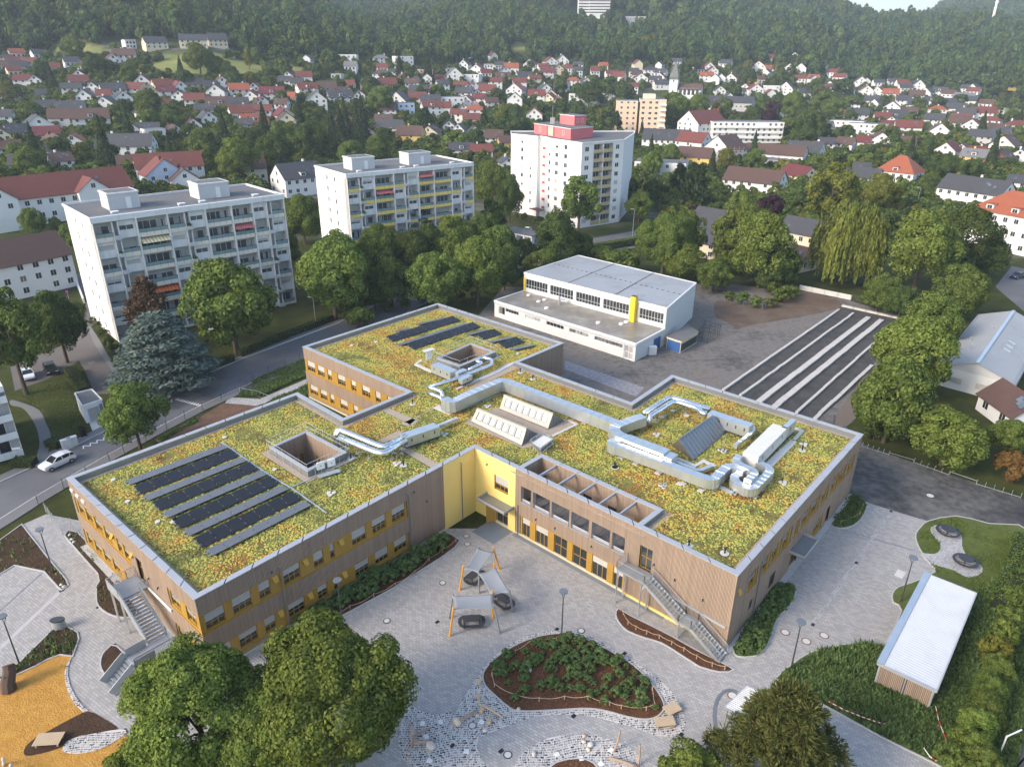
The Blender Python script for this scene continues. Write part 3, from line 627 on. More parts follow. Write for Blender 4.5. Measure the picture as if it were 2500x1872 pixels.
F_AB = facade('A', 'B', zones=[(0.7,14.0,4.62,6.68),(0.7,14.0,0.72,2.68),(21.9,27.57,4.62,6.68),(21.9,27.57,0.72,2.68)], wins=row(ab, UZ)+row(ab, LZ_)+row(ab2, UZ)+row(ab2, LZ_), doors=[(15.5,16.6,4.1,6.6)])
ys_op = [(7.15,8.55,4.6,6.65),(8.95,11.2,4.6,6.65),(11.55,13.8,4.6,6.65),(14.15,16.4,4.6,6.65),(16.8,19.0,4.6,6.65),(19.35,20.75,4.6,6.65)]
ys_d = [(11.9,13.7,0.05,2.65),(14.45,16.3,0.05,2.65)]; ys_w = [(7.3,8.45,0.05,2.65),(9.27,11.05,0.05,2.65),(17.0,18.9,0.05,2.65),(19.65,20.8,0.05,2.65)]
F_YS = Frame(CN['Y'], CN['S'])
facade('Y', 'S', zones=[(7.1,21.05,0.02,2.78)], doors=ys_d+[(22.5,23.9,4.15,6.75),(3.3,5.2,0.05,2.75)], wins=[(3.1,5.2,4.55,6.4)], openings=ys_op, plain=[(0.0,6.3)], bare=ys_w)
for w in ys_w: add_window(F_YS, school, *w, n=-0.2, name='glazed_door', blind=0.3, lights=2 if w[1]-w[0] < 1.3 else 3, transom=False)
sr = [(3.3,4.8),(6.0,7.5),(8.4,10.0),(11.0,12.6),(14.2,14.9),(16.0,17.8),(18.7,20.5),(21.7,23.2),(24.6,26.2),(27.2,28.8),(30.2,31.8)]
F_SR = facade('S', 'R', zones=[(3.0,5.1,4.62,6.68),(5.9,8.0,4.62,6.68),(8.3,10.6,4.62,6.68),(10.9,13.2,4.62,6.68),(14.0,15.2,4.62,6.68),(15.9,18.2,4.62,6.68),(18.6,21.0,4.62,6.68),(21.6,23.8,4.62,6.68),(24.5,26.8,4.62,6.68),(27.0,29.3,4.62,6.68),(30.0,32.3,4.62,6.68),(20.9,23.8,0.72,2.68)], wins=row(sr, UZ)+[(21.3,23.3,0.95,2.55)], doors=[(14.6,16.6,0.05,2.6),(25.0,26.2,0.05,2.6)], openings=[(9.1,10.3,1.3,2.9),(4.3,4.9,1.8,2.9)])
for s0, s1, z0, z1 in ((9.1,10.3,1.3,2.9),(4.3,4.9,1.8,2.9)):
 lv = MB(); n = int((s1-s0)/0.14)
 for i in range(n): F_SR.box(lv, s0+i*(s1-s0)/n, s0+(i+0.6)*(s1-s0)/n, -0.14, -0.05, z0, z1)
 F_SR.box(lv, s0, s1, -0.3, -0.2, z0, z1); lv.build('louvre', M_dark, school)
ef = [(0.6,2.6),(3.3,5.0),(5.8,6.8),(8.3,10.1),(11.5,12.6),(14.0,15.8),(17.0,18.1),(19.6,21.4)]
facade('E', 'F', zones=[(0.03,22.6,4.62,6.68),(0.03,22.6,0.72,2.68)], wins=row(ef, UZ)+row(ef, LZ_))
for a, b2 in (('R','K'),('K','L'),('L','M'),('M','N'),('N','O'),('O','E'),('F','D'),('D','C'),('C','A')): facade(a, b2)
for F, lst in ((F_BY, [(7.15,6.2),(10.35,6.2),(14.4,6.2),(7.15,2.25),(10.35,2.25),(14.4,2.25)]), (F_AB, [(10.25,6.3),(14.75,6.4)]), (F_SR, [(0.9,6.3)])):
 for s, z in lst:
  f = MB(); M_ = F.M(s, 0, z); f.v += [tuple(M_ @ Vector(p)) for p in ((-.28,0.05,.3),(.28,0.05,.3),(.2,-.3,-.22),(-.2,-.3,-.22),(-.2,0.05,-.22),(.2,0.05,-.22))]; f.f += [(0,1,2,3),(0,3,4),(1,5,2),(3,2,5,4)]; f.m += [0]*4; f.build('vent_flap', mat('ochre_flap', (0.46,0.26,0.02), 0.5), school)
for F, s, z1 in ((F_BY,7.72,7.2),(F_BY,23.1,7.5),(F_BY,31.0,7.6),(F_YS,6.75,4.0),(F_SR,6.9-1.3,7.0)):
 d = MB(); d.tube([F.p(s,0.12,0.1), F.p(s,0.12,z1), F.p(s,-0.05,z1+0.1)], 0.055, 8); d.build('downpipe', M_zincdark, school)
for F, s, z in ((F_YS,24.2,5.4),(F_YS,26.5,4.9),(F_YS,29.5,4.3),(F_YS,12.1,3.6),(F_YS,16.9,3.7),(F_BY,25.6,5.3),(F_BY,23.9,7.3),(F_BY,6.9,7.2),(F_AB,17.9,5.4),(F_AB,19.8,5.4),(F_YS,2.0,7.3),(F_YS,9.4,3.4)):
 d = MB(); M_ = F.M(s, 0, z); d.box(-.05,.05,-.16,.02,-.05,.05,0,M_); d.tube([M_ @ Vector((0,-.12,-.02)), M_ @ Vector((0,-.2,-.12))], 0.07, 8); d.build('wall_lamp', M_dark, school)
for s in (0.5, 2.0, 3.5):
 d = MB(); F_AB.box(d, s, s+0.7, 0.02, 0.16, 7.35, 7.6); d.build('wall_box', M_white_paint, school)
cp = MB(); cp.prism([F_BY.p(-0.02,0.01,0)[:2], F_BY.p(0.05,0.01,0)[:2], F_BY.p(0.05,-0.06,0)[:2], F_BY.p(-0.02,-0.06,0)[:2]], 4.62, 6.68); cp.build('corner_post', M_ochre, school)
TS0, TS1, TN0, TN1 = 6.95, 21.75, -0.42, -3.65
tq = lambda s, n: tuple(F_YS.p(s, n, 0)[:2])
TERR = [tq(TS0,TN0), tq(TS1,TN0), tq(TS1,TN1), tq(TS0,TN1)]
FT_back = Frame(TERR[3], TERR[2], out=F_YS.n); FT_l = Frame(TERR[0], TERR[3], out=F_YS.x); FT_r = Frame(TERR[1], TERR[2], out=-F_YS.x); FT_f = Frame(TERR[0], TERR[1], out=-F_YS.n)
def inner_wall(F, zones=(), wins=(), doors=(), z0=4.1, z1=TOPZ-0.06, holes=()):
 hol = list(wins)+list(doors)+list(holes); bk = MB(); holed(bk, F, 0, F.L, z0, z1, hol+list(zones), -0.03, 0.0)
 if bk.f: bk.build('wall', M_cladback, school)
 cl = MB(); battens(cl, F, 0, F.L, z0, z1, list(zones)+hol, -0.03, t=0.045)
 if cl.f: props(cl.build('cladding', M_clad, school), kind='stuff')
 for zn in zones:
  w = MB(); holed(w, F, *zn, [h for h in hol if h[0] >= zn[0]-0.01 and h[1] <= zn[1]+0.01], -0.06, 0.2); w.build('ochre_panel', M_ochre, school)
 for w in wins: add_window(F, school, *w, n=-0.2, blind=0.4)
 for w in doors: add_window(F, school, *w, n=-0.2, name='glazed_door', blind=0.0, lights=1, door=True)
inner_wall(FT_back, zones=[(0.4,5.0,4.2,6.55),(10.7,14.6,4.2,6.55)], wins=[(0.6,1.9,4.9,6.4),(2.9,4.8,4.9,6.4),(10.9,12.4,4.9,6.4),(13.2,14.4,4.9,6.4)], doors=[(6.0,7.0,4.15,6.5),(9.2,10.2,4.15,6.5)])
inner_wall(FT_l); inner_wall(FT_r)
inner_wall(FT_f, holes=[(h[0]-TS0, h[1]-TS0, h[2], h[3]) for h in ys_op])
rv = MB()
for h in ys_op:   # reveals of the terrace openings, through the wall
 for a, b2, c2, d2 in (((h[0],h[2]),(h[1],h[2]),0,0),((h[0],h[3]),(h[1],h[3]),0,0),((h[0],h[2]),(h[0],h[3]),0,0),((h[1],h[2]),(h[1],h[3]),0,0)):
  rv.poly([F_YS.p(a[0],0.03,a[1]), F_YS.p(b2[0],0.03,b2[1]), F_YS.p(b2[0],TN0-0.01,b2[1]), F_YS.p(a[0],TN0-0.01,a[1])])
 F_YS.box(rv, h[0]-0.03, h[1]+0.03, -0.05, 0.07, h[2]-0.06, h[2]-0.002)
rv.build('opening_reveal', M_coping, school)
for h in ys_op:
 g = MB(); g.bar(F_YS.p(h[0],-0.2,h[2]+0.28), F_YS.p(h[1],-0.2,h[2]+0.28), 0.05, 0.05); g.bar(F_YS.p(h[0],-0.2,h[2]+0.12), F_YS.p(h[1],-0.2,h[2]+0.12), 0.03, 0.03); g.build('opening_rail', M_white_paint, school)
tf_ = MB(); tf_.prism(TERR, 3.9, 4.1); tfo = tf_.build('terrace_floor', mat('terrace_joint', (0.05,0.05,0.052), 0.9), school)
tl = MB(); tl.box(-0.49, 0.49, -0.49, 0.49, 0, 0.03); tlm = tl.mesh('terrace_tile', mat('terrace_slab', (0.14,0.14,0.145), 0.85, var=0.2, scale=1.5))
for i in range(14):
 for j in range(3): inst('tile', tlm, tfo, F_YS.M(TS0+0.65+i*1.05, TN0-0.55-j*1.05, 4.1))
for s in (9.05, 11.65, 14.3, 16.9, 19.4):
 g = MB(); g.bar(F_YS.p(s, TN0+0.1, 8.3), F_YS.p(s, TN1-0.1, 8.3), 0.16, 0.3); g.build('roof_beam', M_coping, school)
LW = [[at2(470+x*650/2210, 1050+y*650/2210, 8.75) for x, y in [(635,140),(955,340),(1285,180),(945,0)]], [at2(1010+x*630/2212, 800+y*630/2212, 8.75) for x, y in [(190,260),(395,332),(705,205),(490,130)]]]
LWI = []
for w in LW:
 inn = offset_poly(w, 0.42); LWI.append(inn); c = Vector((sum(p[0] for p in inn)/4, sum(p[1] for p in inn)/4))
 g = MB(); sheet(g, w, [inn], 8.75); sides(g, w, 8.62, 8.75); sides(g, inn, 8.62, 8.75); g.build('well_coping', M_coping, school)
 g = MB(); sides(g, offset_poly(w, 0.03), DECK-0.1, 8.62); g.build('well_upstand', M_zincdark, school)
 for i in range(4):
  F = Frame(inn[i], inn[(i+1)%4], out=c-Vector(inn[i])); zz = [(F.L*0.25, F.L*0.7, 4.9, 6.2)] if i in (2, 3) else []
  inner_wall(F, zones=[(F.L*0.2, F.L*0.75, 4.7, 6.35)] if zz else [], wins=zz, z0=0.0, z1=8.62)
 g = MB(); g.prism(inn, -0.05, 0.3, 0, bottom=False); g.build('well_floor', M_gravel, school)
 rail = MB(); ro = offset_poly(w, -0.15)
 for i in range(4):
  p, q = Vector((*ro[i], 0)), Vector((*ro[(i+1)%4], 0))
  for z in (9.15, 9.7): rail.bar(p+Vector((0,0,z)), q+Vector((0,0,z)), 0.035, 0.035)
  n = max(2, int((q-p).length/1.4))
  for k in range(n): a = p+(q-p)*k/n; rail.bar(a+Vector((0,0,DECK)), a+Vector((0,0,9.7)), 0.03, 0.03)
 rail.build('well_railing', mat('pale_railing', (0.62,0.63,0.62), 0.4, metal=0.5), school)
INN = offset_poly(OUT, 0.5); TRO = [tq(TS0-0.5, 0.3), tq(TS1+0.5, 0.3), tq(TS1+0.5, TN1-0.5), tq(TS0-0.5, TN1-0.5)]
pp = MB()
for i in range(len(INN)):
 p, q = INN[i], INN[(i+1)%len(INN)]; pp.poly([(p[0],p[1],DECK-0.3), (q[0],q[1],DECK-0.3), (q[0],q[1],TOPZ-0.05), (p[0],p[1],TOPZ-0.05)])
for s in (TS0-0.5, TS1+0.5): pp.poly([F_YS.p(s,0,DECK-0.3), F_YS.p(s,TN1-0.5,DECK-0.3), F_YS.p(s,TN1-0.5,TOPZ-0.05), F_YS.p(s,0,TOPZ-0.05)])
pp.poly([F_YS.p(TS0-0.5,TN1-0.5,DECK-0.3), F_YS.p(TS1+0.5,TN1-0.5,DECK-0.3), F_YS.p(TS1+0.5,TN1-0.5,TOPZ-0.05), F_YS.p(TS0-0.5,TN1-0.5,TOPZ-0.05)])
pp.build('parapet', M_zincdark, school)
OUTC = offset_poly(OUT, -0.07); INC = offset_poly(OUT, 0.53); kk = len(OUT)
def coping_run(p0, p1, q1, q0, m=2.6):
 L = (Vector(p1)-Vector(p0)).length; n = max(1, round(L/m))
 for i in range(n):
  a, b2 = i/n+(0.004 if i else 0), (i+1)/n; f = lambda u, v, t: (u[0]+(v[0]-u[0])*t, u[1]+(v[1]-u[1])*t)
  g = MB(); g.prism([f(p0,p1,a), f(p0,p1,b2), f(q0,q1,b2), f(q0,q1,a)], TOPZ-0.07, TOPZ+0.02); g.build('coping', M_coping, school)
for i in range(kk): coping_run(OUTC[i], OUTC[(i+1)%kk], INC[(i+1)%kk], INC[i])
coping_run(tq(TS0-0.53,-0.535), tq(TS0-0.53,TN1-0.53), tq(TS0+0.02,TN1-0.53), tq(TS0+0.02,-0.535)); coping_run(tq(TS1+0.53,-0.535), tq(TS1+0.53,TN1-0.53), tq(TS1-0.02,TN1-0.53), tq(TS1-0.02,-0.535)); coping_run(tq(TS0+0.025,TN1-0.53), tq(TS1-0.025,TN1-0.53), tq(TS1-0.025,TN1+0.02), tq(TS0+0.025,TN1+0.02))
dk = MB(); sheet(dk, offset_poly(OUT, 0.3), [TRO]+LWI, DECK-0.02)
dk.build('roof_deck', ramped('roof_substrate', 0.5, [(0.36,(0.085,0.045,0.024)),(0.46,(0.15,0.13,0.04)),(0.56,(0.22,0.21,0.055)),(0.7,(0.26,0.16,0.05))], bump=0.6, bscale=5, scale2=7), school)
GR1 = offset_poly(OUT, 0.5); GR2 = offset_poly(OUT, 1.0); gv = MB()
for i in range(kk):
 gv.poly([(*GR1[i],DECK+0.02), (*GR1[(i+1)%kk],DECK+0.02), (*GR2[(i+1)%kk],DECK+0.02), (*GR2[i],DECK+0.02)])
for w in LW+[[tq(TS0-0.5, -0.5), tq(TS1+0.5, -0.5), tq(TS1+0.5, TN1-0.5), tq(TS0-0.5, TN1-0.5)]]: sheet(gv, offset_poly(w, -0.75), [w], DECK+0.025)
CC = (800, 600, KC)
RPATHS = [[(1075,700),(1165,722),(580,1000),(480,1085),(435,1068),(700,955)], [(285,970),(340,962),(545,1052),(505,1078)], [(420,1215),(465,1203),(668,1308),(632,1338)], [(295,1170),(430,1105),(455,1135),(330,1185)], [(820,1062),(1170,1215),(1240,1200),(1500,1060),(1080,960),(900,1000)]]
RPATHS = [pts2(*CC, p, DECK) for p in RPATHS]
for p in RPATHS: sheet(gv, p, [], DECK+0.03)
gv.build('gravel_margin', M_gravel, school)
INP = offset_poly(OUT, 1.0); rng = np.random.default_rng(5)
def sedum(n_try, rlo, rhi, seed):
 R = np.random.default_rng(seed); xs = [p[0] for p in OUT]; ys = [p[1] for p in OUT]
 pts = np.stack([R.uniform(min(xs), max(xs), n_try), R.uniform(min(ys), max(ys), n_try)], 1); keep = []
 ban = [offset_poly(w, -0.8) for w in LW]+[offset_poly(TRO, -0.3)]+RPATHS
 for p in pts:
  if inside(p, INP) and not any(inside(p, b2) for b2 in ban): keep.append(p)
 k = len(keep); P_ = np.array(keep); ang = np.arange(6)*math.pi/3
 nz = np.sin(P_[:,0]*0.45+1.7)*np.sin(P_[:,1]*0.38+P_[:,0]*0.16)+0.6*np.sin(P_[:,0]*1.1+P_[:,1]*0.9)+0.35*np.sin(P_[:,0]*2.3-P_[:,1]*2.0)
 ok = nz+R.uniform(-.75, .75, k) > -.95; P_ = P_[ok]; k = len(P_)
 r = R.uniform(rlo, rhi, k); h = r*R.uniform(0.35, 0.8, k); V = np.zeros((k, 7, 3), np.float32); ph = R.uniform(0, 6.28, k)
 for i in range(6):
  rr = r*R.uniform(0.7, 1.3, k); V[:,i,0] = P_[:,0]+rr*np.cos(ang[i]+ph); V[:,i,1] = P_[:,1]+rr*np.sin(ang[i]+ph); V[:,i,2] = DECK-0.01+h*R.uniform(0.0, 0.3, k)
 V[:,6,:2] = P_+R.normal(0, 0.25, (k, 2))*r[:,None]; V[:,6,2] = DECK+0.03+h
 f = []
 for i in range(6): f.append((i, (i+1)%6, 6))
 F_ = (np.array(f)[None]+np.arange(k)[:,None,None]*7).reshape(-1, 3)
 return V.reshape(-1, 3), F_
m, nt, b, out = newmat('sedum'); g = nt.nodes.new('ShaderNodeNewGeometry')
f1 = _math(nt, 'ADD', _math(nt, 'MULTIPLY', _noise(nt, g.outputs['Position'], 0.2, 7, 0.72), 0.92), _math(nt, 'MULTIPLY', g.outputs['Random Per Island'], 0.16))
sx = nt.nodes.new('ShaderNodeSeparateXYZ'); nt.links.new(g.outputs['Position'], sx.inputs[0])
f1 = _math(nt, 'ADD', _math(nt, 'SUBTRACT', _math(nt, 'MULTIPLY', f1, 1.3), 0.30), _math(nt, 'MULTIPLY', _noise(nt, g.outputs['Position'], 0.055, 3), 0.30))
c = _ramp(nt, f1, [(0.34,(0.10,0.075,0.03)), (0.41,(0.19,0.22,0.06)), (0.49,(0.33,0.36,0.09)), (0.56,(0.46,0.43,0.10)), (0.64,(0.50,0.33,0.07)), (0.76,(0.36,0.16,0.045))])
nt.links.new(c, b.inputs['Base Color']); b.inputs['Roughness'].default_value = 0.8; b.inputs['Specular IOR Level'].default_value = 0.15
V1, F1 = sedum(125000, 0.06, 0.15, 3); V2, F2 = sedum(120000, 0.03, 0.09, 4)
props(mobj('sedum_planting', np_mesh('sedum_planting', np.concatenate([V1, V2]), np.concatenate([F1, F2+len(V1)])), m), 'low green, yellow and orange sedum covering the school roof', 'sedum', kind='stuff')
def canopy(F, s0, s1, z, dep):
 g = MB(); F.box(g, s0, s1, 0.0, dep, z, z+0.12); o = g.build('canopy', M_zincdark, school)
 e = MB(); F.box(e, s0, s1, dep-0.06, dep, z+0.12, z+0.4); F.box(e, s0, s0+0.06, 0.0, dep-0.06, z+0.12, z+0.4); F.box(e, s1-0.06, s1, 0.0, dep-0.06, z+0.12, z+0.4); e.build('canopy_edge', M_coping, o)
canopy(F_YS, 1.9, 6.2, 3.2, 1.7); canopy(F_SR, 13.6, 17.6, 3.0, 1.6)
dr = MB(); a0 = F_YS.p(3.25, 0.0, 0.05); dr.bar(a0+Vector((0,0,1.3)), F_YS.p(2.7, 0.95, 1.35), 0.06, 2.5); dr.build('open_door', M_ochre, school)
mt = MB(); mt.prism([tuple(F_YS.p(s, n, 0)[:2]) for s, n in ((2.6,0.05),(6.0,0.05),(6.0,3.2),(2.6,3.2))], 0, 0.034, bottom=False); props(mt.build('entrance_mat', mat('entrance_slab', (0.17,0.20,0.23), 0.8, var=0.1)), kind='structure')
mt = MB(); mt.prism([tuple(F_YS.p(s, n, 0)[:2]) for s, n in ((6.3,0.0),(26.0,0.0),(26.0,0.5),(6.3,0.5))], 0, 0.036, bottom=False); props(mt.build('paving_strip', mat('entrance_slab', (0.17,0.20,0.23))), kind='structure')
mt = MB(); mt.prism([tuple(F_SR.p(s, n, 0)[:2]) for s, n in ((0.0,0.0),(33.0,0.0),(33.0,0.5),(0.0,0.5))], 0, 0.12, bottom=False); props(mt.build('paving_strip', M_kerb), kind='structure')
mt = MB(); mt.prism([tuple(F_AB.p(s, n, 0)[:2]) for s, n in ((0.0,0.0),(27.0,0.0),(27.0,0.6),(0.0,0.6))], 0, 0.13, bottom=False); props(mt.build('paving_strip', M_kerb), kind='structure')
mt = MB(); F_YS.box(mt, 21.0, 31.5, 0.02, 0.12, 0.02, 0.3); mt.build('yellow_plinth', M_yellowwall, school)
g = MB(); g.bar(F_YS.p(22.3,0.1,3.15), F_YS.p(32.0,0.1,2.6), 0.14, 0.22); g.build('cable_trunk', M_coping, school)
# things standing on the school roof
Z6 = (1010, 800, 630/2212.0); Z3 = (1480, 930, 500/2212.0); Z1 = (470, 1050, 650/2210.0)
def crop3d(crop, lst, z): return [at(crop[0]+x*crop[2], crop[1]+y*crop[2], z) for x, y in lst]
# solar panels
M_pv = mat('solar_glass', (0.016, 0.016, 0.019), 0.2, var=0.2, spec=0.45); M_pv_sheen = mat('solar_glass_sky_sheen', (0.10, 0.102, 0.108), 0.32, var=0.12, spec=1.0)  # grey rows: the sky's reflection is painted into the lighter base colour
ORD = ['first','second','third','fourth','fifth','sixth','seventh','eighth','ninth','tenth','eleventh','twelfth']
def solar_row(p, q, wdir, width, n, tilt, label, dark, zlow=8.12):
 """p-q: lower-left to lower-right end; wdir: direction across the row"""
 p, q = Vector((p[0], p[1], 0)), Vector((q[0], q[1], 0)); d = q-p; L = d.length; x = d/L; w = Vector((wdir[0], wdir[1], 0)).normalized()
 t = thing('solar_panel_row', label, 'solar panels', (p.x, p.y, DECK), group='solar rows on the school roof')
 za, zb = (zlow, zlow+width*math.sin(abs(tilt))) if tilt > 0 else (zlow+width*math.sin(abs(tilt)), zlow)
 pw = L/n; cw = width*math.cos(tilt)
 g = MB(); nrm = None
 for i in range(n):
  a = p+x*(pw*i+0.02); b2 = p+x*(pw*(i+1)-0.02); g = MB()
  c = [a+Vector((0,0,za)), b2+Vector((0,0,za)), b2+w*cw+Vector((0,0,zb)), a+w*cw+Vector((0,0,zb))]
  dn = [v-Vector((0,0,0.04)) for v in c]
  g.poly(c, 0); g.poly(dn[::-1], 1)
  for k in range(4): g.poly([c[k], dn[k], dn[(k+1)%4], c[(k+1)%4]], 1)
  g.build('panel', [M_pv if dark else M_pv_sheen, M_dark], t)
 f = MB()
 for i in range(n+1):
  a = p+x*min(max(pw*i, 0.1), L-0.1)
  for s, z in ((0.25, za+(zb-za)*0.25), (0.75, za+(zb-za)*0.75)):
   b2 = a+w*cw*s; f.bar(b2+Vector((0,0,DECK)), b2+Vector((0,0,z-0.05)), 0.04, 0.04); f.box(b2.x-.03, b2.x+.03, b2.y-.03, b2.y+.03, z-0.01, z+0.025)
 f.bar(p-x*0.3+w*cw*0.3+Vector((0,0,za+(zb-za)*0.3-0.06)), q+w*cw*0.3+Vector((0,0,za+(zb-za)*0.3-0.06)), 0.05, 0.05); f.bar(p-x*0.3+w*cw*0.75+Vector((0,0,za+(zb-za)*0.75-0.06)), q+w*cw*0.75+Vector((0,0,za+(zb-za)*0.75-0.06)), 0.05, 0.05)
 f.build('mounting_frame', M_galv, t)
q0, q1, q2, q3 = (Vector(at2(*p, 8.3)) for p in ((303,1168),(541,1080),(769,1236),(527,1362)))
udir = (q3-q0).normalized(); tot = (q3-q0).length; pos = 0.0; wid = tot/9.35
for i in range(9):
 dark = i % 2 == 1; w_ = wid*(.80 if dark else .66); f = (i+0.06)/9.0
 a = q0+(q3-q0)*f; b2 = q1+(q2-q1)*f
 solar_row(a, b2, udir, w_, 7, 0.07 if not dark else -0.15, 'row of seven %s solar panels, %s of nine from the street' % ('dark' if dark else 'grey', ORD[i]), dark)
udn = Vector(F_AB.x[:2])
for i, (a, b2, n, dark) in enumerate([((525,462),(705,420),5,False),((400,503),(482,486),2,False),((350,552),(752,428),8,True),((412,583),(822,455),9,False),((470,598),(872,465),8,True),((830,522),(945,492),3,False),((890,540),(1000,505),2,True),((955,568),(1085,538),3,False),((1022,592),(1130,552),2,True),((1090,612),(1215,583),3,False)]):
 p, q = pts2(*CC, [a, b2], 8.3); solar_row(p, q, udn, 1.75 if dark else 1.25, n, -0.24 if dark else 0.15, 'far-wing row of %s %s solar panels, %s from the street' % (['','','two','three','four','five','six','seven','eight','nine'][n], 'dark' if dark else 'grey', ORD[i]), dark)
g = MB()
cb = [Vector((*at2(LC[0]+x*KC, LC[1]+y*KC, DECK), DECK+0.06)) for x, y in ((1330,1180),(1500,1300),(1660,1405),(1745,1452),(1960,1605))]
for a, b2 in zip(cb, cb[1:]): g.bar(a, b2, 0.14, 0.08)
a, b2 = Vector((*at2(LC[0]+1745*KC, LC[1]+1452*KC, DECK), DECK+0.06)), Vector((*at2(LC[0]+2110*KC, LC[1]+1290*KC, DECK), DECK+0.06)); g.bar(a, b2, 0.12, 0.08)
o = g.build('cable_tray', M_galv); props(o, 'pale cable tray running past the large solar array to the light well', 'cable tray')
# ducts
def ribbon(path, width):
 P_ = [Vector(p[:2]) for p in path]; Lf, Rt = [], []
 for i, p in enumerate(P_):
  e1 = (P_[i]-P_[i-1]).normalized() if i else (P_[1]-P_[0]).normalized(); e2 = (P_[i+1]-P_[i]).normalized() if i < len(P_)-1 else e1
  n1, n2 = Vector((-e1.y, e1.x)), Vector((-e2.y, e2.x)); b2 = n1+n2; b2 = b2/max(b2.length_squared, 0.35)*2
  Lf.append(p+b2*width/2); Rt.append(p-b2*width/2)
 return P_, Lf, Rt
def round_corners(path, r):
 out = [path[0]]
 for i in range(1, len(path)-1):
  a, b2, c = Vector(path[i-1]), Vector(path[i]), Vector(path[i+1]); r1 = min(r, (a-b2).length*0.45, (c-b2).length*0.45)
  p, q = b2+(a-b2).normalized()*r1, b2+(c-b2).normalized()*r1
  for t in (0, 0.33, 0.67, 1): out.append(tuple(p*(1-t)**2+b2*2*t*(1-t)+q*t*t))
 out.append(path[-1]); return out
def rect_duct(label, crop, lst, width, z0, z1, seg=1.15, material=None, r=0.9, name='ventilation_duct', cat='duct', legs=True):
 material = material or M_galv; path = [at2(crop[0]+x*crop[2], crop[1]+y*crop[2], z1) for x, y in lst]; path = round_corners(path, r)
 fine = [Vector(path[0])]
 for a, b2 in zip(path, path[1:]):
  a, b2 = Vector(a), Vector(b2); n = max(1, round((b2-a).length/seg))
  fine += [a+(b2-a)*(k+1)/n for k in range(n)]
 P_, Lf, Rt = ribbon(fine, width); t = thing(name, label, cat, (P_[0].x, P_[0].y, DECK), group='ventilation ducts on the school roof')
 R = random.Random(len(label))
 for i in range(len(P_)-1):
  g = MB(); dz = R.uniform(-0.006, 0.006); e = 0.012
  q = [Rt[i]+(Rt[i+1]-Rt[i])*e, Rt[i+1], Lf[i+1], Lf[i]+(Lf[i+1]-Lf[i])*e]
  n0 = len(g.v); c = sum(q, Vector((0,0)))/4
  g.v += [(p.x,p.y,z0) for p in q]+[(p.x,p.y,z1+dz) for p in q]+[(c.x,c.y,z1+0.025)]
  for f in ((3,2,1,0),(0,1,5,4),(1,2,6,5),(2,3,7,6),(3,0,4,7),(4,5,8),(5,6,8),(6,7,8),(7,4,8)): g.f.append(tuple(n0+k for k in f)); g.m.append(0)
  d = (Lf[i+1]-Rt[i+1]).normalized()*0.03; tn = (P_[i+1]-P_[i]).normalized()*0.03
  g.prism([tuple(Rt[i+1]-d-tn), tuple(Rt[i+1]-d+tn), tuple(Lf[i+1]+d+tn), tuple(Lf[i+1]+d-tn)], z0-0.03, z1+0.035, 0)
  g.build('duct_segment', material, t)
 if legs:
  f = MB(); n = len(P_)
  for i in range(1, n-1, 3):
   for s in (Lf[i], Rt[i]): f.bar((s.x,s.y,DECK), (s.x,s.y,z0), 0.05, 0.05)
  if f.f: f.build('support_leg', M_galvdull, t)
 return t
rect_duct('long galvanised duct bending round behind the two skylights', Z6, [(262,600),(330,632),(420,585),(760,438),(1745,808)], 1.15, 8.35, 9.75)
rect_duct('wide galvanised duct joining the round pipes to the long duct', Z3, [(405,372),(300,402),(75,490),(110,560),(235,610)], 1.25, 8.75, 9.9)
rect_duct('long galvanised duct along the courtyard side of the plant area', Z3, [(150,630),(55,640),(70,680),(170,700),(1080,1040),(1160,1050),(1330,895),(1500,965)], 1.0, 8.4, 9.45)
rect_duct('narrow flat duct hooking round in front of the grey gable', Z3, [(730,852),(1000,965),(1145,905)], 0.5, 8.3, 8.75, r=0.5)
rect_duct('looping galvanised duct at the courtyard end of the plant', Z3, [(1640,868),(1745,915),(1775,965),(1600,1140),(1520,1150),(1390,1070),(1385,1020),(1440,1000)], 0.85, 8.3, 9.2, 0.8)
rect_duct('stacked duct bend above the looping galvanised duct', Z3, [(1440,795),(1395,850),(1450,895),(1590,955),(1610,990),(1530,1060)], 0.75, 8.85, 9.7, 0.8)
rect_duct('short galvanised duct ending beside the light plant unit', Z3, [(1585,480),(1590,520),(1555,565),(1395,685)], 0.42, 8.5, 8.95, r=0.3)
rect_duct('slim galvanised duct sloping away from the western plant box', CC, [(655,1078),(775,1030)], 0.45, 8.3, 8.75)
rect_duct('low grey cable duct at the edge of the looping duct', Z3, [(1165,1105),(1370,1200)], 0.4, 8.0, 8.25, legs=False)
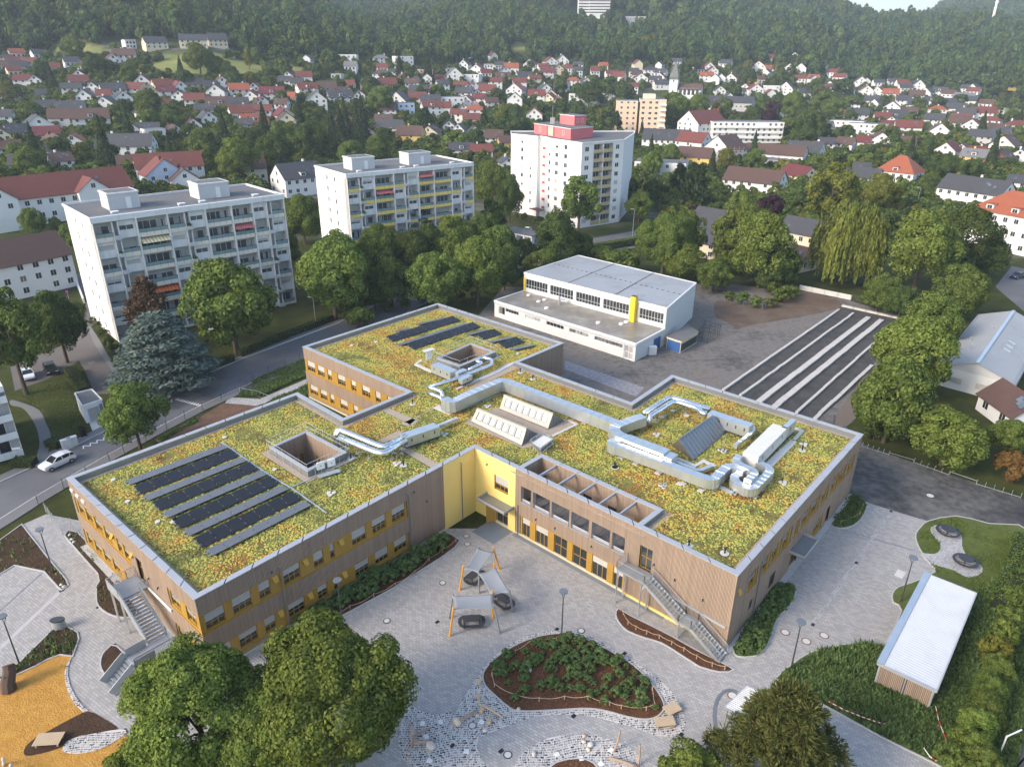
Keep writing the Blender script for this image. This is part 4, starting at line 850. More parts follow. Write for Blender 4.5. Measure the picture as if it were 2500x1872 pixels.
def unit(label, crop, a, b2, width, z0, z1, n=4, material=None, top=None, lid=0.0):
 p, q = (Vector(at2(crop[0]+x*crop[2], crop[1]+y*crop[2], z1)) for x, y in (a, b2)); d = q-p; L = d.length; x = d/L; w = Vector((-x.y, x.x))*width/2
 t = thing('ventilation_unit', label, 'ventilation unit', (p.x, p.y, DECK), group='plant boxes on the school roof')
 for i in range(n):
  g = MB(); e, f = p+x*(L*i/n+0.01), p+x*(L*(i+1)/n-0.01); zz = z1-(0.25 if i == n-1 and lid else 0)
  g.prism([tuple(e-w), tuple(f-w), tuple(f+w), tuple(e+w)], z0, zz, 0); g.build('casing', material or M_galv, t)
  h = MB(); m_ = (e+f)/2
  for s in (-1, 1):
   c = m_+w*s*1.0; hh = Vector((x.x, x.y))*0.07; o2 = w.normalized()*s*0.03
   h.prism([tuple(c-hh-o2), tuple(c+hh-o2), tuple(c+hh+o2), tuple(c-hh+o2)], z0+(zz-z0)*0.45, z0+(zz-z0)*0.75)
  h.build('latch', M_dark, t)
 g = MB(); e = x*0.03; g.prism([tuple(p-w*1.03-e), tuple(q-w*1.03+e), tuple(q+w*1.03+e), tuple(p+w*1.03-e)], z0-0.16, z0-0.005); g.build('base_frame', M_dark, t)
 return t
M_lightunit = mat('pale_unit', (0.62,0.61,0.59), 0.6, var=0.08, dirt=((0.4,0.37,0.33),0.8,0.6,0.4))
unit('galvanised plant box feeding the round pipes of the western wing', CC, (450,1140), (655,1072), 1.35, 8.3, 9.5, 3)
unit('segmented galvanised plant box beside the long courtyard duct', Z3, (215,600), (745,798), 1.45, 8.4, 9.9, 6, lid=1)
unit('galvanised plant box behind the grey standing-seam gable', Z3, (1120,330), (1570,478), 1.25, 8.35, 9.75, 5)
unit('large pale plant unit near the rear parapet', Z3, (1880,480), (1560,795), 1.75, 8.3, 9.85, 3, M_lightunit)
unit('narrow galvanised box at the end of the large pale unit', Z3, (2030,410), (1920,505), 0.6, 8.3, 9.85, 1)
unit('galvanised plant box in front of the far light well', CC, (640,705), (755,752), 1.3, 8.3, 9.5, 3)
unit('small galvanised box on the pipes below the far light well', CC, (770,760), (825,738), 0.8, 8.6, 9.4, 1)
unit('second small galvanised box on the pipes below the far light well', CC, (795,800), (855,772), 0.8, 8.4, 9.1, 1)
def round_pipe(label, crop, lst, r, z, drop0=False, drop1=False, rc=0.8):
 pts = [at(crop[0]+x*crop[2], crop[1]+y*crop[2], z) for x, y in lst]; path = round_corners([tuple(p) for p in pts], rc)
 if drop0: a = Vector(path[0]); path = [(a.x, a.y, DECK)]+[(a.x, a.y, z-0.5)]+[tuple(a+(Vector(path[1])-a).normalized()*0.35)]+path[1:]
 if drop1: a = Vector(path[-1]); path = path[:-1]+[tuple(a+(Vector(path[-2])-a).normalized()*0.35), (a.x, a.y, z-0.5), (a.x, a.y, DECK)]
 t = thing('round_duct', label, 'duct', (path[0][0], path[0][1], DECK), group='round pipes on the school roof')
 g = MB(); g.tube(path, r, 14); g.build('pipe', M_pipe, t, smooth=True)
 L = 0.0; k = 0
 for a, b2 in zip(path, path[1:]):
  a, b2 = Vector(a), Vector(b2); d = (b2-a)
  if d.length > 1.6 and abs(d.z) < 0.2:
   n = int(d.length/2.6)+1
   for i in range(n):
    c = a+d*(i+0.5)/n; u = d.normalized(); g = MB(); g.tube([c-u*0.03, c+u*0.03], r+0.025, 14); g.bar((c.x,c.y,DECK), (c.x,c.y,c.z-r), 0.05, 0.05); s = Vector((-u.y,u.x,0))*(r+0.05)
    g.box(c.x-.2, c.x+.2, c.y-.2, c.y+.2, DECK, DECK+0.07); g.build('bracket', M_galvdull, t)
round_pipe('bright round pipe, outer of the pair round the plant area', Z3, [(405,350),(690,172),(1115,305)], 0.34, 9.35)
round_pipe('bright round pipe, inner of the pair round the plant area', Z3, [(465,385),(735,215),(985,295),(1035,345),(1085,350)], 0.34, 9.3, True)
round_pipe('bright round pipe of the western wing, nearer the far parapet', CC, [(45,1110),(75,1105),(335,1212),(470,1142)], 0.36, 9.3, True)
round_pipe('bright round pipe of the western wing, nearer the courtyard', CC, [(60,1145),(290,1238),(335,1245),(470,1172)], 0.36, 9.2, True)
round_pipe('white round pipe looping beside the far light well', CC, [(600,852),(790,790),(985,712),(985,682),(925,668),(885,690),(930,702),(845,745)], 0.26, 8.95, rc=0.6)
round_pipe('short white pipe bend above the gravel path', CC, [(600,848),(650,860),(692,882)], 0.26, 9.1, False, True)
round_pipe('second short white pipe bend above the gravel path', CC, [(600,882),(650,900),(690,915)], 0.26, 8.6, False, True)
# skylights
M_cream_fr = mat('cream_frame', (0.44,0.40,0.34), 0.6, var=0.06); M_sky_glass = mat('skylight_glass', (0.46,0.54,0.54), 0.15, var=0.1, spec=0.9)
def skylight(label, f0, f1, r0, r1, b1, zt):
 f0, f1, b1 = crop3d(Z6, [f0, f1, b1], 8.05); r0, r1 = crop3d(Z6, [r0, r1], zt); b0 = f0+(b1-f1)
 r0.z = r1.z = zt; t = thing('skylight', label, 'skylight', (f0.x, f0.y, DECK), group='skylights on the school roof')
 def fp(u, v): return (f0+(f1-f0)*u)*(1-v)+(r0+(r1-r0)*u)*v
 nrm = (f1-f0).cross(r0-f0).normalized()
 if nrm.z < 0: nrm = -nrm
 hol = [((i*0.127+0.065), (i*0.127+0.065+0.105)) for i in range(7)]; g = MB(); prev = 0.0
 for a, b2 in hol+[(1.0, 1.0)]:
  g.poly([fp(prev,0), fp(a,0), fp(a,1), fp(prev,1)]); prev = b2
  if a < 1: g.poly([fp(a,0), fp(b2,0), fp(b2,0.28), fp(a,0.28)]); g.poly([fp(a,0.82), fp(b2,0.82), fp(b2,1), fp(a,1)])
 g.build('front_panel', M_cream_fr, t)
 for a, b2 in hol:
  p = MB(); e = 0.012; q = [fp(a+e,0.31), fp(b2-e,0.31), fp(b2-e,0.79), fp(a+e,0.79)]; p.poly([v-nrm*0.02 for v in q]); p.build('pane', M_sky_glass, t)
  fr = MB(); c = [fp(a,0.28), fp(b2,0.28), fp(b2,0.82), fp(a,0.82)]
  for i in range(4): fr.bar(c[i]+nrm*0.01, c[(i+1)%4]+nrm*0.01, 0.07, 0.06, up=nrm)
  fr.build('pane_frame', M_zincdark, t)
 bk = MB(); bk.poly([r0, r1, b1, b0]); bk.build('back_slope', M_zincdark, t)
 for a, b2, c in ((f0, r0, b0), (f1, r1, b1)):
  s = MB(); s.poly([a, b2, c])
  s.build('cheek', M_zincdark, t)
  cs = MB(); ax = (c-a).normalized()
  for k in range(1, 6):
   base = a+(c-a)*(k/6); vr = (b2-a); tr = vr.dot(ax)/((c-a).length); u = k/6; h = (u/tr if u < tr else (1-u)/(1-tr))*(b2.z-a.z); cs.bar(base, base+Vector((0,0,h)), 0.03, 0.03)
  cs.build('seam', M_dark, t)
 cap = MB(); cap.bar(r0+Vector((0,0,0.02)), r1+Vector((0,0,0.02)), 0.25, 0.06); cap.build('ridge_cap', M_cream_fr, t)
 u = MB();
 for a, b2 in ((f0,f1),(f1,b1),(b1,b0),(b0,f0)): u.bar(Vector((a.x,a.y,8.0)), Vector((b2.x,b2.y,8.0)), 0.1, 0.16)
 u.build('upstand', M_zincdark, t)
skylight('wedge-shaped skylight of seven panes nearer the yellow wall', (490,800), (925,1008), (545,690), (968,862), (1060,908), 9.75)
skylight('wedge-shaped skylight of seven panes nearer the long duct', (735,695), (1150,865), (775,575), (1195,735), (1290,790), 9.75)
# grey standing-seam gable
r0, r1 = crop3d(Z3, [(785,628), (1155,372)], 10.1); a0, a1 = crop3d(Z3, [(935,855), (1300,548)], 8.05); l0 = crop3d(Z3, [(705,695)], 8.05)[0]; l1 = l0+(a1-a0)
t = thing('standing_seam_gable', 'dark grey standing-seam metal gable amid the roof plant', 'roof gable', (a0.x, a0.y, DECK))
M_seam = mat('standing_seam_zinc', (0.20,0.215,0.235), 0.35, metal=0.55, var=0.08)
for i in range(12):
 u, v = i/12, (i+1)/12; g = MB(); g.poly([a0+(a1-a0)*u, a0+(a1-a0)*v, r0+(r1-r0)*v, r0+(r1-r0)*u]); g.bar(a0+(a1-a0)*u+Vector((0,0,.02)), r0+(r1-r0)*u+Vector((0,0,.02)), 0.035, 0.07); g.build('roof_panel', M_seam, t)
 g = MB(); g.poly([l0+(l1-l0)*v, l0+(l1-l0)*u, r0+(r1-r0)*u, r0+(r1-r0)*v]); g.build('roof_panel', M_seam, t)
g = MB(); g.poly([l0, a0, r0]); g.build('gable_wall', mat('brown_zinc', (0.20,0.185,0.17), 0.4, metal=0.4), t); g = MB(); g.poly([a1, l1, r1]); g.build('gable_wall', M_seam, t)
g = MB()
for k in range(1, 8):
 u = k/8; b2 = l0+(a0-l0)*u; g.bar(b2, b2+Vector((0,0,(u if u < .5 else 1-u)*2*(r0.z-8.05)*0.97)), 0.03, 0.03)
g.build('seam', M_dark, t)
g = MB(); g.bar(r0, r1, 0.2, 0.05); g.build('ridge_cap', M_seam, t)
# roof hatch with railing
hq = [Vector((*p, 0)) for p in pts2(*Z6, [(1030,985),(1115,925),(1180,955),(1090,1020)], 8.7)]; t = thing('roof_hatch', 'pale roof hatch with steel railing beside the nearer skylight', 'roof hatch', (hq[0].x, hq[0].y, DECK))
g = MB(); g.prism([tuple(p[:2]) for p in hq], DECK, 8.6); g.build('curb', M_zincdark, t); g = MB(); g.prism(offset_poly([tuple(p[:2]) for p in hq], -0.08), 8.6, 8.72); g.build('lid', M_lightunit, t)
g = MB(); rq = pts2(*Z6, [(998,968),(1107,900),(1197,965),(1085,1052)], 8.9)
for i in range(4):
 p, q = Vector((*rq[i],0)), Vector((*rq[(i+1)%4],0))
 for z in (8.5, 9.05): g.bar(p+Vector((0,0,z)), q+Vector((0,0,z)), 0.04, 0.04)
 for u in (0, 0.5): c = p+(q-p)*u; g.bar(c+Vector((0,0,DECK)), c+Vector((0,0,9.05)), 0.04, 0.04)
g.build('railing', M_galv, t)
# small roof things
slab = MB(); slab.box(-.3,.3,-.3,.3,0,.05); slabm = slab.mesh('paving_slab', M_pad)
for crop, lst in ((CC, [(1760,1272),(1845,1308),(1980,1365),(2110,1430),(1320,1035),(1540,1065)]), (Z3, [(160,830),(310,895),(565,1000),(830,1115),(1020,1190),(1165,1165),(1600,1250),(1380,1215),(600,392),(870,378),(720,326),(1745,1100),(1670,1175),(880,1075)])):
 for x, y in lst:
  p = at(crop[0]+x*crop[2], crop[1]+y*crop[2], DECK); o = link(bpy.data.objects.new('paving_slab', slabm)); o.location = (p.x, p.y, DECK+0.06); o.rotation_euler = (0,0,0.72); props(o, 'small square concrete slab lying in the sedum beside the roof ducts', 'paving slab', 'slabs on the roof')
def lightning(label, crop, x, y, n=3, h=2.2):
 p = at(crop[0]+x*crop[2], crop[1]+y*crop[2], DECK); t = thing('lightning_rod', label, 'lightning rod', (p.x, p.y, DECK), group='lightning rods on the roof')
 g = MB(); g.tube([(p.x,p.y,DECK), (p.x,p.y,DECK+h)], 0.014, 5); g.build('rod', M_galv, t)
 for k in range(n): a = k*2*math.pi/n+0.4; d = MB(); d.disc((p.x+0.3*math.cos(a), p.y+0.3*math.sin(a)), 0.21, DECK+0.05, DECK+0.16, 10); d.build('pad', M_pad, t)
for crop, x, y, lb in ((CC,960,965,'between the duct and the skylights'),(CC,700,1135,'beside the western plant box'),(CC,415,1310,'by the gravel strip near the yellow wall'),(CC,2012,1445,'in front of the long courtyard duct'),(CC,20,1490,'right of the large solar array'),(RC,400,1232,'beside the light plant unit'),(RC,765,1425,'at the courtyard end of the right wing'),(RC,45,1440,'behind the roof terrace'),(RC,890,1195,'near the rear right parapet'),(Z3,545,585,'inside the ring of ducts'),(Z3,1265,760,'beside the grey gable')):
 lightning('thin lightning rod on round pads '+lb, crop, x, y)
def vent(label, crop, x, y, h=0.55, cowl=True):
 p = at(crop[0]+x*crop[2], crop[1]+y*crop[2], DECK); t = thing('roof_vent', label, 'roof vent', (p.x, p.y, DECK), group='roof vents')
 g = MB(); g.tube([(p.x,p.y,DECK), (p.x,p.y,DECK+h)], 0.08, 8); g.build('stack', M_black if cowl else M_galv, t); g = MB(); g.disc((p.x,p.y), 0.42, DECK, DECK+0.06, 9); g.build('gravel_collar', M_pad, t)
 g = MB(); g.disc((p.x,p.y), 0.13, DECK+h, DECK+h+0.09, 8); g.build('cap', M_black if cowl else M_pad, t)
for crop, x, y, lb in ((CC,1230,800,'black roof vent beside the long duct near the rear notch'),(CC,1155,760,'short roof vent by the far parapet notch'),(CC,1725,1330,'black roof vent between the duct and the terrace'),(Z3,90,930,'black roof vent in front of the segmented plant box'),(RZ,200,330,'black roof vent on a pale slab near the terrace end'),(RZ,415,375,'roof vent near the front right corner of the roof'),(Z3,2115,750,'black roof vent near the rear right corner'),(LC,1055,1652,'black roof vent between the solar rows'),(Z3,510,410,'black vent beside the round pipe foot'),(CC,455,1318,'black roof vent on the bare patch by the gravel strip'),(CC,510,950,'black roof vent at the edge of the inner courtyard'),(Z1,1315,235,'black vent behind the white boards at the light well'),(LC,1265,500,'roof vent near the corner by the external stair')):
 vent(lb, crop, x, y)
for crop, lst in ((LC, [(680,1407),(1348,1152),(1648,1345),(1040,1660)]), (LZ, [(1025,68),(830,-65)]), (CC, [(145,600),(1140,650),(290,580)])):
 for x, y in lst:
  p = at(crop[0]+x*crop[2], crop[1]+y*crop[2], DECK); g = MB(); g.disc((0,0), 0.24, 0, 0.12, 12); o = g.build('pad_disc', M_pad); o.location = (p.x, p.y, DECK+0.05); props(o, 'small round pale pad lying on the sedum near the solar rows', 'pad', 'round pads on the roof')
# inverter boards by the light well
bq = crop3d(Z1, [(1030,310),(1150,275)], 8.9); t = thing('inverter_stand', 'two white inverter boxes on a frame beside the near light well', 'inverter', (bq[0].x, bq[0].y, DECK))
dx = (bq[1]-bq[0]).normalized()
for i in range(2):
 c = bq[0]+dx*(0.45+i*1.2); g = MB(); g.bar(c-dx*0.42+Vector((0,0,0.1)), c+dx*0.42+Vector((0,0,0.1)), 0.16, 0.85); g.build('inverter_box', M_white_paint, t); g = MB(); n_ = Vector((dx.y,-dx.x,0)); g.bar(c-dx*.05+n_*.09+Vector((0,0,.1)), c+dx*.05+n_*.09+Vector((0,0,.1)), 0.02, 0.1); g.build('badge', M_blue, t)
g = MB()
for u in (-0.2, 0.5, 1.2, 1.9): c = bq[0]+dx*u; g.bar((c.x,c.y,DECK), (c.x,c.y,9.5), 0.05, 0.05)
c0 = bq[0]+dx*(-.2); c1 = bq[0]+dx*2.2; off = Vector((dx.y,-dx.x,0))*0.8; g.bar(c0+off+Vector((0,0,8.25-8.9)), c1+off+Vector((0,0,8.25-8.9)), 0.7, 0.06); g.build('frame', M_galv, t)
wb = crop3d(CC, [(590,660),(625,650)], 9.3); t = thing('inverter_stand', 'white inverter box under a small roof beside the far light well', 'inverter', (wb[0].x, wb[0].y, DECK)); dx = (wb[1]-wb[0]).normalized()
g = MB(); g.bar(wb[0], wb[1], 0.15, 1.3); g.build('inverter_box', M_white_paint, t); g = MB(); g.bar(wb[0]-dx*.4+Vector((0,0,.8)), wb[1]+dx*.4+Vector((0,0,.8)), 0.9, 0.05); g.build('cover', M_pad, t); g = MB(); g.bar((wb[0].x,wb[0].y,DECK), (wb[0].x,wb[0].y,10.1), 0.05, 0.05); g.bar((wb[1].x,wb[1].y,DECK), (wb[1].x,wb[1].y,10.1), 0.05, 0.05); g.build('post', M_galv, t)
for nm, lst, crop in (('walkway', [(1715,895),(1800,925),(2060,660),(1990,640)], Z3), ('walkway', [(2050,640),(2140,540),(2000,490),(1985,510),(2090,545),(2010,630)], Z3), ('walkway', [(780,830),(960,905),(1050,850),(1110,880),(1190,915),(1170,935),(1060,885),(960,935),(770,850)], Z3), ('walkway', [(2,320),(240,430),(255,415),(30,312),(75,285),(60,275)], Z6), ('walkway', [(730,385),(880,300),(870,290),(690,375),(360,525),(380,530)], Z6), ('walkway', [(1190,940),(1415,830),(1330,790),(1320,800),(1385,830),(1185,925)], Z6), ('walkway', [(170,690),(305,750),(745,570),(735,560),(300,735),(215,665)], Z6)):
 g = MB(); sheet(g, pts2(*crop, lst, DECK), [], DECK+0.10); sides(g, pts2(*crop, lst, DECK), DECK, DECK+0.10); g.build('roof_walkway', M_pad, school)
# yard things
def railing(mb, p, q, h=1.0, pitch=0.12, z=True):
 p, q = Vector(p), Vector(q); U = Vector((0,0,1)); mb.bar(p+U*h, q+U*h, 0.05, 0.05); mb.bar(p+U*0.1, q+U*0.1, 0.03, 0.03)
 n = max(1, int((q-p).length/pitch))
 for i in range(n+1): c = p+(q-p)*i/n; mb.bar(c+U*0.1, c+U*h, 0.02 if 0 < i < n else 0.05, 0.02 if 0 < i < n else 0.05)
def flight(t, F, sa, za, sb, zb, n0, n1, steps):
 """a straight stair flight along wall frame F from (sa,za) to (sb,zb) between outward offsets n0,n1"""
 for i in range(steps):
  u = (i+0.5)/steps; s = sa+(sb-sa)*u; z = za+(zb-za)*u; g = MB(); w = abs(sb-sa)/steps*0.95; F.box(g, s-w/2, s+w/2, n0, n1, z-0.04, z); g.build('tread', M_galvdull, t)
 g = MB()
 for n in (n0, n1): g.bar(F.p(sa,n,za-0.1), F.p(sb,n,zb-0.1), 0.06, 0.3)
 g.build('stringer', M_galv, t)
 for n in (n0, n1):
  g = MB(); p, q = F.p(sa,n,za), F.p(sb,n,zb); railing(g, p, q, 1.0, 0.13); g.build('railing', M_galv, t)
t = thing('external_stair', 'galvanised steel escape stair down the timber front above the mulch bed', 'stair', tuple(F_YS.p(26,1.5,0)))
def landing(t, F, s0, s1, n0, n1, z, sidesl):
 g = MB(); F.box(g, s0, s1, n0, n1, z-0.14, z); g.build('landing', M_galvdull, t)
 g = MB()
 for e in sidesl:
  if e == 'l': railing(g, F.p(s0,n0,z), F.p(s0,n1,z))
  if e == 'r': railing(g, F.p(s1,n0,z), F.p(s1,n1,z))
  if e == 'f': railing(g, F.p(s0,n1,z), F.p(s1,n1,z))
  if e == 'b': railing(g, F.p(s0,n0,z), F.p(s1,n0,z))
 g.build('railing', M_galv, t)
landing(t, F_YS, 21.2, 24.3, 0.15, 1.75, 4.15, 'lf'); flight(t, F_YS, 24.3, 4.15, 28.2, 1.95, 0.35, 1.75, 12); landing(t, F_YS, 28.2, 29.5, 0.35, 1.75, 1.95, 'fb'); flight(t, F_YS, 29.5, 1.95, 32.6, 0.1, 0.35, 1.75, 11)
g = MB()
for s, n, z in ((21.3,1.7,4.0),(21.3,0.4,4.0),(24.0,1.7,4.0),(24.0,0.4,4.0),(28.3,1.7,1.8),(28.3,0.4,1.8)): q = MB(); q.bar(F_YS.p(s,n,0.0), F_YS.p(s,n,z), 0.12, 0.12); q.build('post', M_galv, t)
g.bar(F_YS.p(21.3,1.7,3.0), F_YS.p(21.3,0.4,3.9), 0.07, 0.07); g.bar(F_YS.p(24.0,1.7,2.9), F_YS.p(24.0,0.4,3.9), 0.07, 0.07); g.build('brace', M_galv, t)
g = MB()
for s in np.arange(28.25, 32.0, 0.12): g.bar(F_YS.p(s,1.72,0.05), F_YS.p(s,1.72,max(0.15, min(1.7, 1.7-(s-29.5)*0.58))), 0.02, 0.02)
for s in (28.25,):
 for n in np.arange(0.4, 1.7, 0.12): g.bar(F_YS.p(s,n,0.05), F_YS.p(s,n,1.75), 0.02, 0.02)
g.build('mesh_screen', M_galvdull, t)
t = thing('external_stair', 'galvanised steel stair with two landings on the street-side timber front', 'stair', tuple(F_AB.p(18,1.5,0)))
landing(t, F_AB, 14.6, 17.2, 0.1, 2.6, 4.05, 'l'); g = MB(); railing(g, F_AB.p(17.2,0.1,4.05), F_AB.p(17.2,0.75,4.05)); g.build('railing', M_galv, t)
g = MB(); F_AB.box(g, 14.6, 17.2, 2.6, 2.66, 3.95, 5.1); g.build('side_panel', M_galvdull, t)
flight(t, F_AB, 17.2, 4.05, 21.6, 1.65, 0.85, 2.55, 14)
g = MB(); p, q = F_AB.p(17.2,2.62,4.2), F_AB.p(21.6,2.62,1.8); g.bar(p+Vector((0,0,.35)), q+Vector((0,0,.35)), 0.05, 0.95); g.build('side_panel', M_galvdull, t)
landing(t, F_AB, 21.6, 23.6, 0.85, 4.4, 1.65, 'rb')
g = MB(); railing(g, F_AB.p(23.6,0.85,1.65), F_AB.p(23.6,4.4,1.65)); g.build('railing', M_galv, t)
for i in range(8):
 g = MB(); n = 4.4+i*0.26; F_AB.box(g, 21.7, 23.5, n, n+0.25, 1.45-i*0.2, 1.5-i*0.2); g.build('tread', M_galvdull, t)
g = MB()
for s in (21.65, 23.55): g.bar(F_AB.p(s,2.7,2.0), F_AB.p(s,4.4,2.0), 0.05, 0.9); g.bar(F_AB.p(s,4.4,1.95), F_AB.p(s,6.6,0.45), 0.05, 0.9)
g.build('side_panel', M_galvdull, t)
for s, n, z in ((14.8,2.5,3.95),(17.0,2.5,3.95),(21.7,2.6,1.5),(23.5,4.2,1.5),(23.5,1.0,1.5)): q = MB(); q.bar(F_AB.p(s,n,0), F_AB.p(s,n,z), 0.14, 0.14); q.build('post', M_galv, t)
g = MB(); F_AB.box(g, 17.3, 21.9, 0.06, 0.16, 3.85, 4.1); g.build('cable_trunk', M_white_paint, t)
def lamp(label, px, py, h=5.5):
 p = at(px, py); t = thing('lamp_post', label, 'street lamp', (p.x, p.y, 0), group='disc lamps of the schoolyard')
 g = MB(); g.tube([(p.x,p.y,0),(p.x,p.y,h-0.7)], [0.075,0.05], 8); g.build('pole', M_dark, t)
 g = MB()
 for a in (0.5, 2.6): g.tube([(p.x,p.y,h-0.75), (p.x+0.3*math.cos(a),p.y+0.3*math.sin(a),h-0.05)], 0.03, 6)
 g.build('fork', M_dark, t); g = MB(); g.disc((p.x,p.y), 0.40, h-0.06, h+0.03, 20); g.build('lamp_head', mat('lamp_grey', (0.13,0.15,0.17), 0.45, var=0.1), t)
lamp('dark disc lamp standing at the tip of the central shrub bed', CZ[0]+1402*KC, CZ[1]+882*KC)
lamp('dark disc lamp beside the facade bed behind the big maple', CZ[0]+90*KC, CZ[1]+812*KC)
lamp('dark disc lamp on the left soil bed by the parking bay', LZ[0]+348*LZ[2], LZ[1]+395*LZ[2])
lamp('dark disc lamp at the left edge above the woodchip play area', LZ[0]+128*LZ[2], LZ[1]+990*LZ[2])
lamp('dark disc lamp at the tip of the lawn behind the pine', RZ[0]+812*KC, RZ[1]+1072*KC)
lamp('dark disc lamp on the lawn beside the white-roofed shed', RZ[0]+1470*KC, RZ[1]+668*KC)
def street_lamp(label, px, py, h, arm=1.6, ang=2.6):
 p = at(px, py); t = thing('street_lamp', label, 'street lamp', (p.x, p.y, 0), group='street lamps')
 g = MB(); e = Vector((math.cos(ang), math.sin(ang), 0))*arm; g.tube([(p.x,p.y,0),(p.x,p.y,h-0.3),(p.x+e.x*.3,p.y+e.y*.3,h),(p.x+e.x,p.y+e.y,h+0.05)], [0.09,0.06,0.05,0.04], 8); g.build('pole', M_galvdull, t)
 g = MB(); c = Vector((p.x,p.y,h+0.05))+e; g.bar(c, c+e.normalized()*0.7, 0.25, 0.12); g.build('lamp_head', M_galv, t)
street_lamp('grey street lamp in front of the blue cedar', 389, 975, 8.2)
street_lamp('grey street lamp beside the bend of the street near the left apartments', 772, 798, 6.0, 0.5)
street_lamp('slim street lamp on the lawn right of the pink-topped tower', 1544, 577, 8.0, 0.4)
street_lamp('street lamp beside the orange-roofed villa', 2235, 515, 8.0, 0.6)
p = at(LZ[0]+390*LZ[2], LZ[1]+755*LZ[2]); t = thing('waste_bin', 'grey oval waste bin at the corner of the soil bed', 'bin', (p.x, p.y, 0)); g = MB(); g.disc((p.x,p.y), 0.62, 0.02, 1.0, 16, ry=0.36); g.build('body', M_galvdull, t); g = MB(); g.disc((p.x,p.y), 0.66, 1.0, 1.12, 16, ry=0.4); g.build('lid', M_dark, t)
ZS = (1060, 1290, 280/1599.0)
def pole3(base, top, orange, t, name='pole'):
 b2 = at(ZS[0]+base[0]*ZS[2], ZS[1]+base[1]*ZS[2]); h = 3.5 if orange else 3.4
 tp = at(ZS[0]+top[0]*ZS[2], ZS[1]+top[1]*ZS[2], h); g = MB(); g.tube([b2, tp], [0.10, 0.085], 10); g.disc((b2.x,b2.y), 0.17, 0.02, 0.06, 10)
 g.build(name, M_orange if orange else M_greypole, t); return tp, (tp-b2).normalized()
def sail(label, poles, corners):
 c0 = at(ZS[0]+poles[0][0][0]*ZS[2], ZS[1]+poles[0][0][1]*ZS[2]); t = thing('shade_sail', label, 'shade sail', (c0.x, c0.y, 0), group='shade sails in the courtyard')
 for b2, tp, orr in poles: pole3(b2, tp, orr, t)
 cs = [at(ZS[0]+x*ZS[2], ZS[1]+y*ZS[2], z) for x, y, z in corners]; n = 10; g = MB(); V = {}
 for i in range(n+1):
  for j in range(n+1):
   u, v = i/n, j/n; p = (cs[0]*(1-u)+cs[1]*u)*(1-v)+(cs[3]*(1-u)+cs[2]*u)*v; c = sum(cs, Vector())/4
   pinch = 0.10*(4*u*(1-u)*(abs(v-.5)*2)**3+4*v*(1-v)*(abs(u-.5)*2)**3); p = p+(c-p)*pinch; p.z -= 0.12*math.sin(math.pi*u)*math.sin(math.pi*v); V[i,j] = len(g.v); g.v.append(tuple(p))
 for i in range(n):
  for j in range(n): g.f.append((V[i,j],V[i+1,j],V[i+1,j+1],V[i,j+1])); g.m.append(0)
 o = g.build('canopy', mat('grey_sail', (0.25,0.265,0.28), 0.75, var=0.04), t, smooth=True); sm = o.modifiers.new('thickness', 'SOLIDIFY'); sm.thickness = 0.012
sail('grey shade sail furthest back, on one grey and two orange poles', [((627,560),(627,235),False),((912,565),(820,262),True),((357,855),(410,505),True)], [(610,260,3.2),(845,320,3.1),(612,625,3.0),(412,575,3.1)])
sail('grey shade sail in the middle, overlapping both of its neighbours', [((627,900),(622,570),False),((850,800),(838,487),True),((1095,1160),(1045,838),False)], [(612,622,3.1),(860,540,3.2),(1060,885,3.1),(800,948,3.0)])
sail('grey shade sail nearest, over the front picnic table', [((207,1245),(268,905),False),((820,1245),(812,858),True),((918,1460),(828,1050),False),((218,1495),(272,1090),True)], [(242,940,3.15),(835,910,3.2),(857,1108,3.1),(265,1140,3.15)])
M_tab = mat('dark_mesh_steel', (0.055,0.056,0.062), 0.55, metal=0.3, var=0.15)
def picnic_long(label, px, py, rz, L=3.0):
 p = at(px, py); t = thing('picnic_table', label, 'picnic table', (p.x, p.y, 0.02), rz, 'long picnic tables')
 def rr(x0, x1, y0, y1, r=0.25): return smooth_loop([(x0+r,y0),(x1-r,y0),(x1,y0+r),(x1,y1-r),(x1-r,y1),(x0+r,y1),(x0,y1-r),(x0,y0+r)], 2)
 g = MB(); g.prism(rr(-L/2+.4, L/2-.4, -.36, .36), 0.72, 0.77); g.build('table_top', M_tab, t, local=True)
 ring = MB(); o_, i_ = rr(-L/2, L/2, -.8, .8, .45), rr(-L/2+.32, L/2-.32, -.5, .5, .25); sheet(ring, o_, [i_], 0.46); sides(ring, o_, 0.41, 0.46); sides(ring, i_, 0.41, 0.46); ring.build('seat', M_tab, t, local=True)
 for s in (-1, 1):
  g = MB(); g.tube([(s*.75,0.9,0.42),(s*.75,0.5,0.05),(s*.75,-0.5,0.05),(s*.75,-0.9,0.42)], 0.035, 6); g.build('leg', M_black, t, local=True)
  g = MB(); g.tube([(s*.75,0.3,0.05),(s*.75,0.3,0.74)], 0.04, 6); g.tube([(s*.75,-0.3,0.05),(s*.75,-0.3,0.74)], 0.04, 6); g.build('leg', M_black, t, local=True)
zs = lambda x, y: (ZS[0]+x*ZS[2], ZS[1]+y*ZS[2])
picnic_long('dark steel picnic table under the nearest shade sail', *zs(525,1340), -0.05, 2.5); picnic_long('dark steel picnic table half under the middle shade sail', *zs(960,1060), -0.95, 2.5); picnic_long('dark steel picnic table under the furthest shade sail', *zs(570,720), 0.75, 2.5)
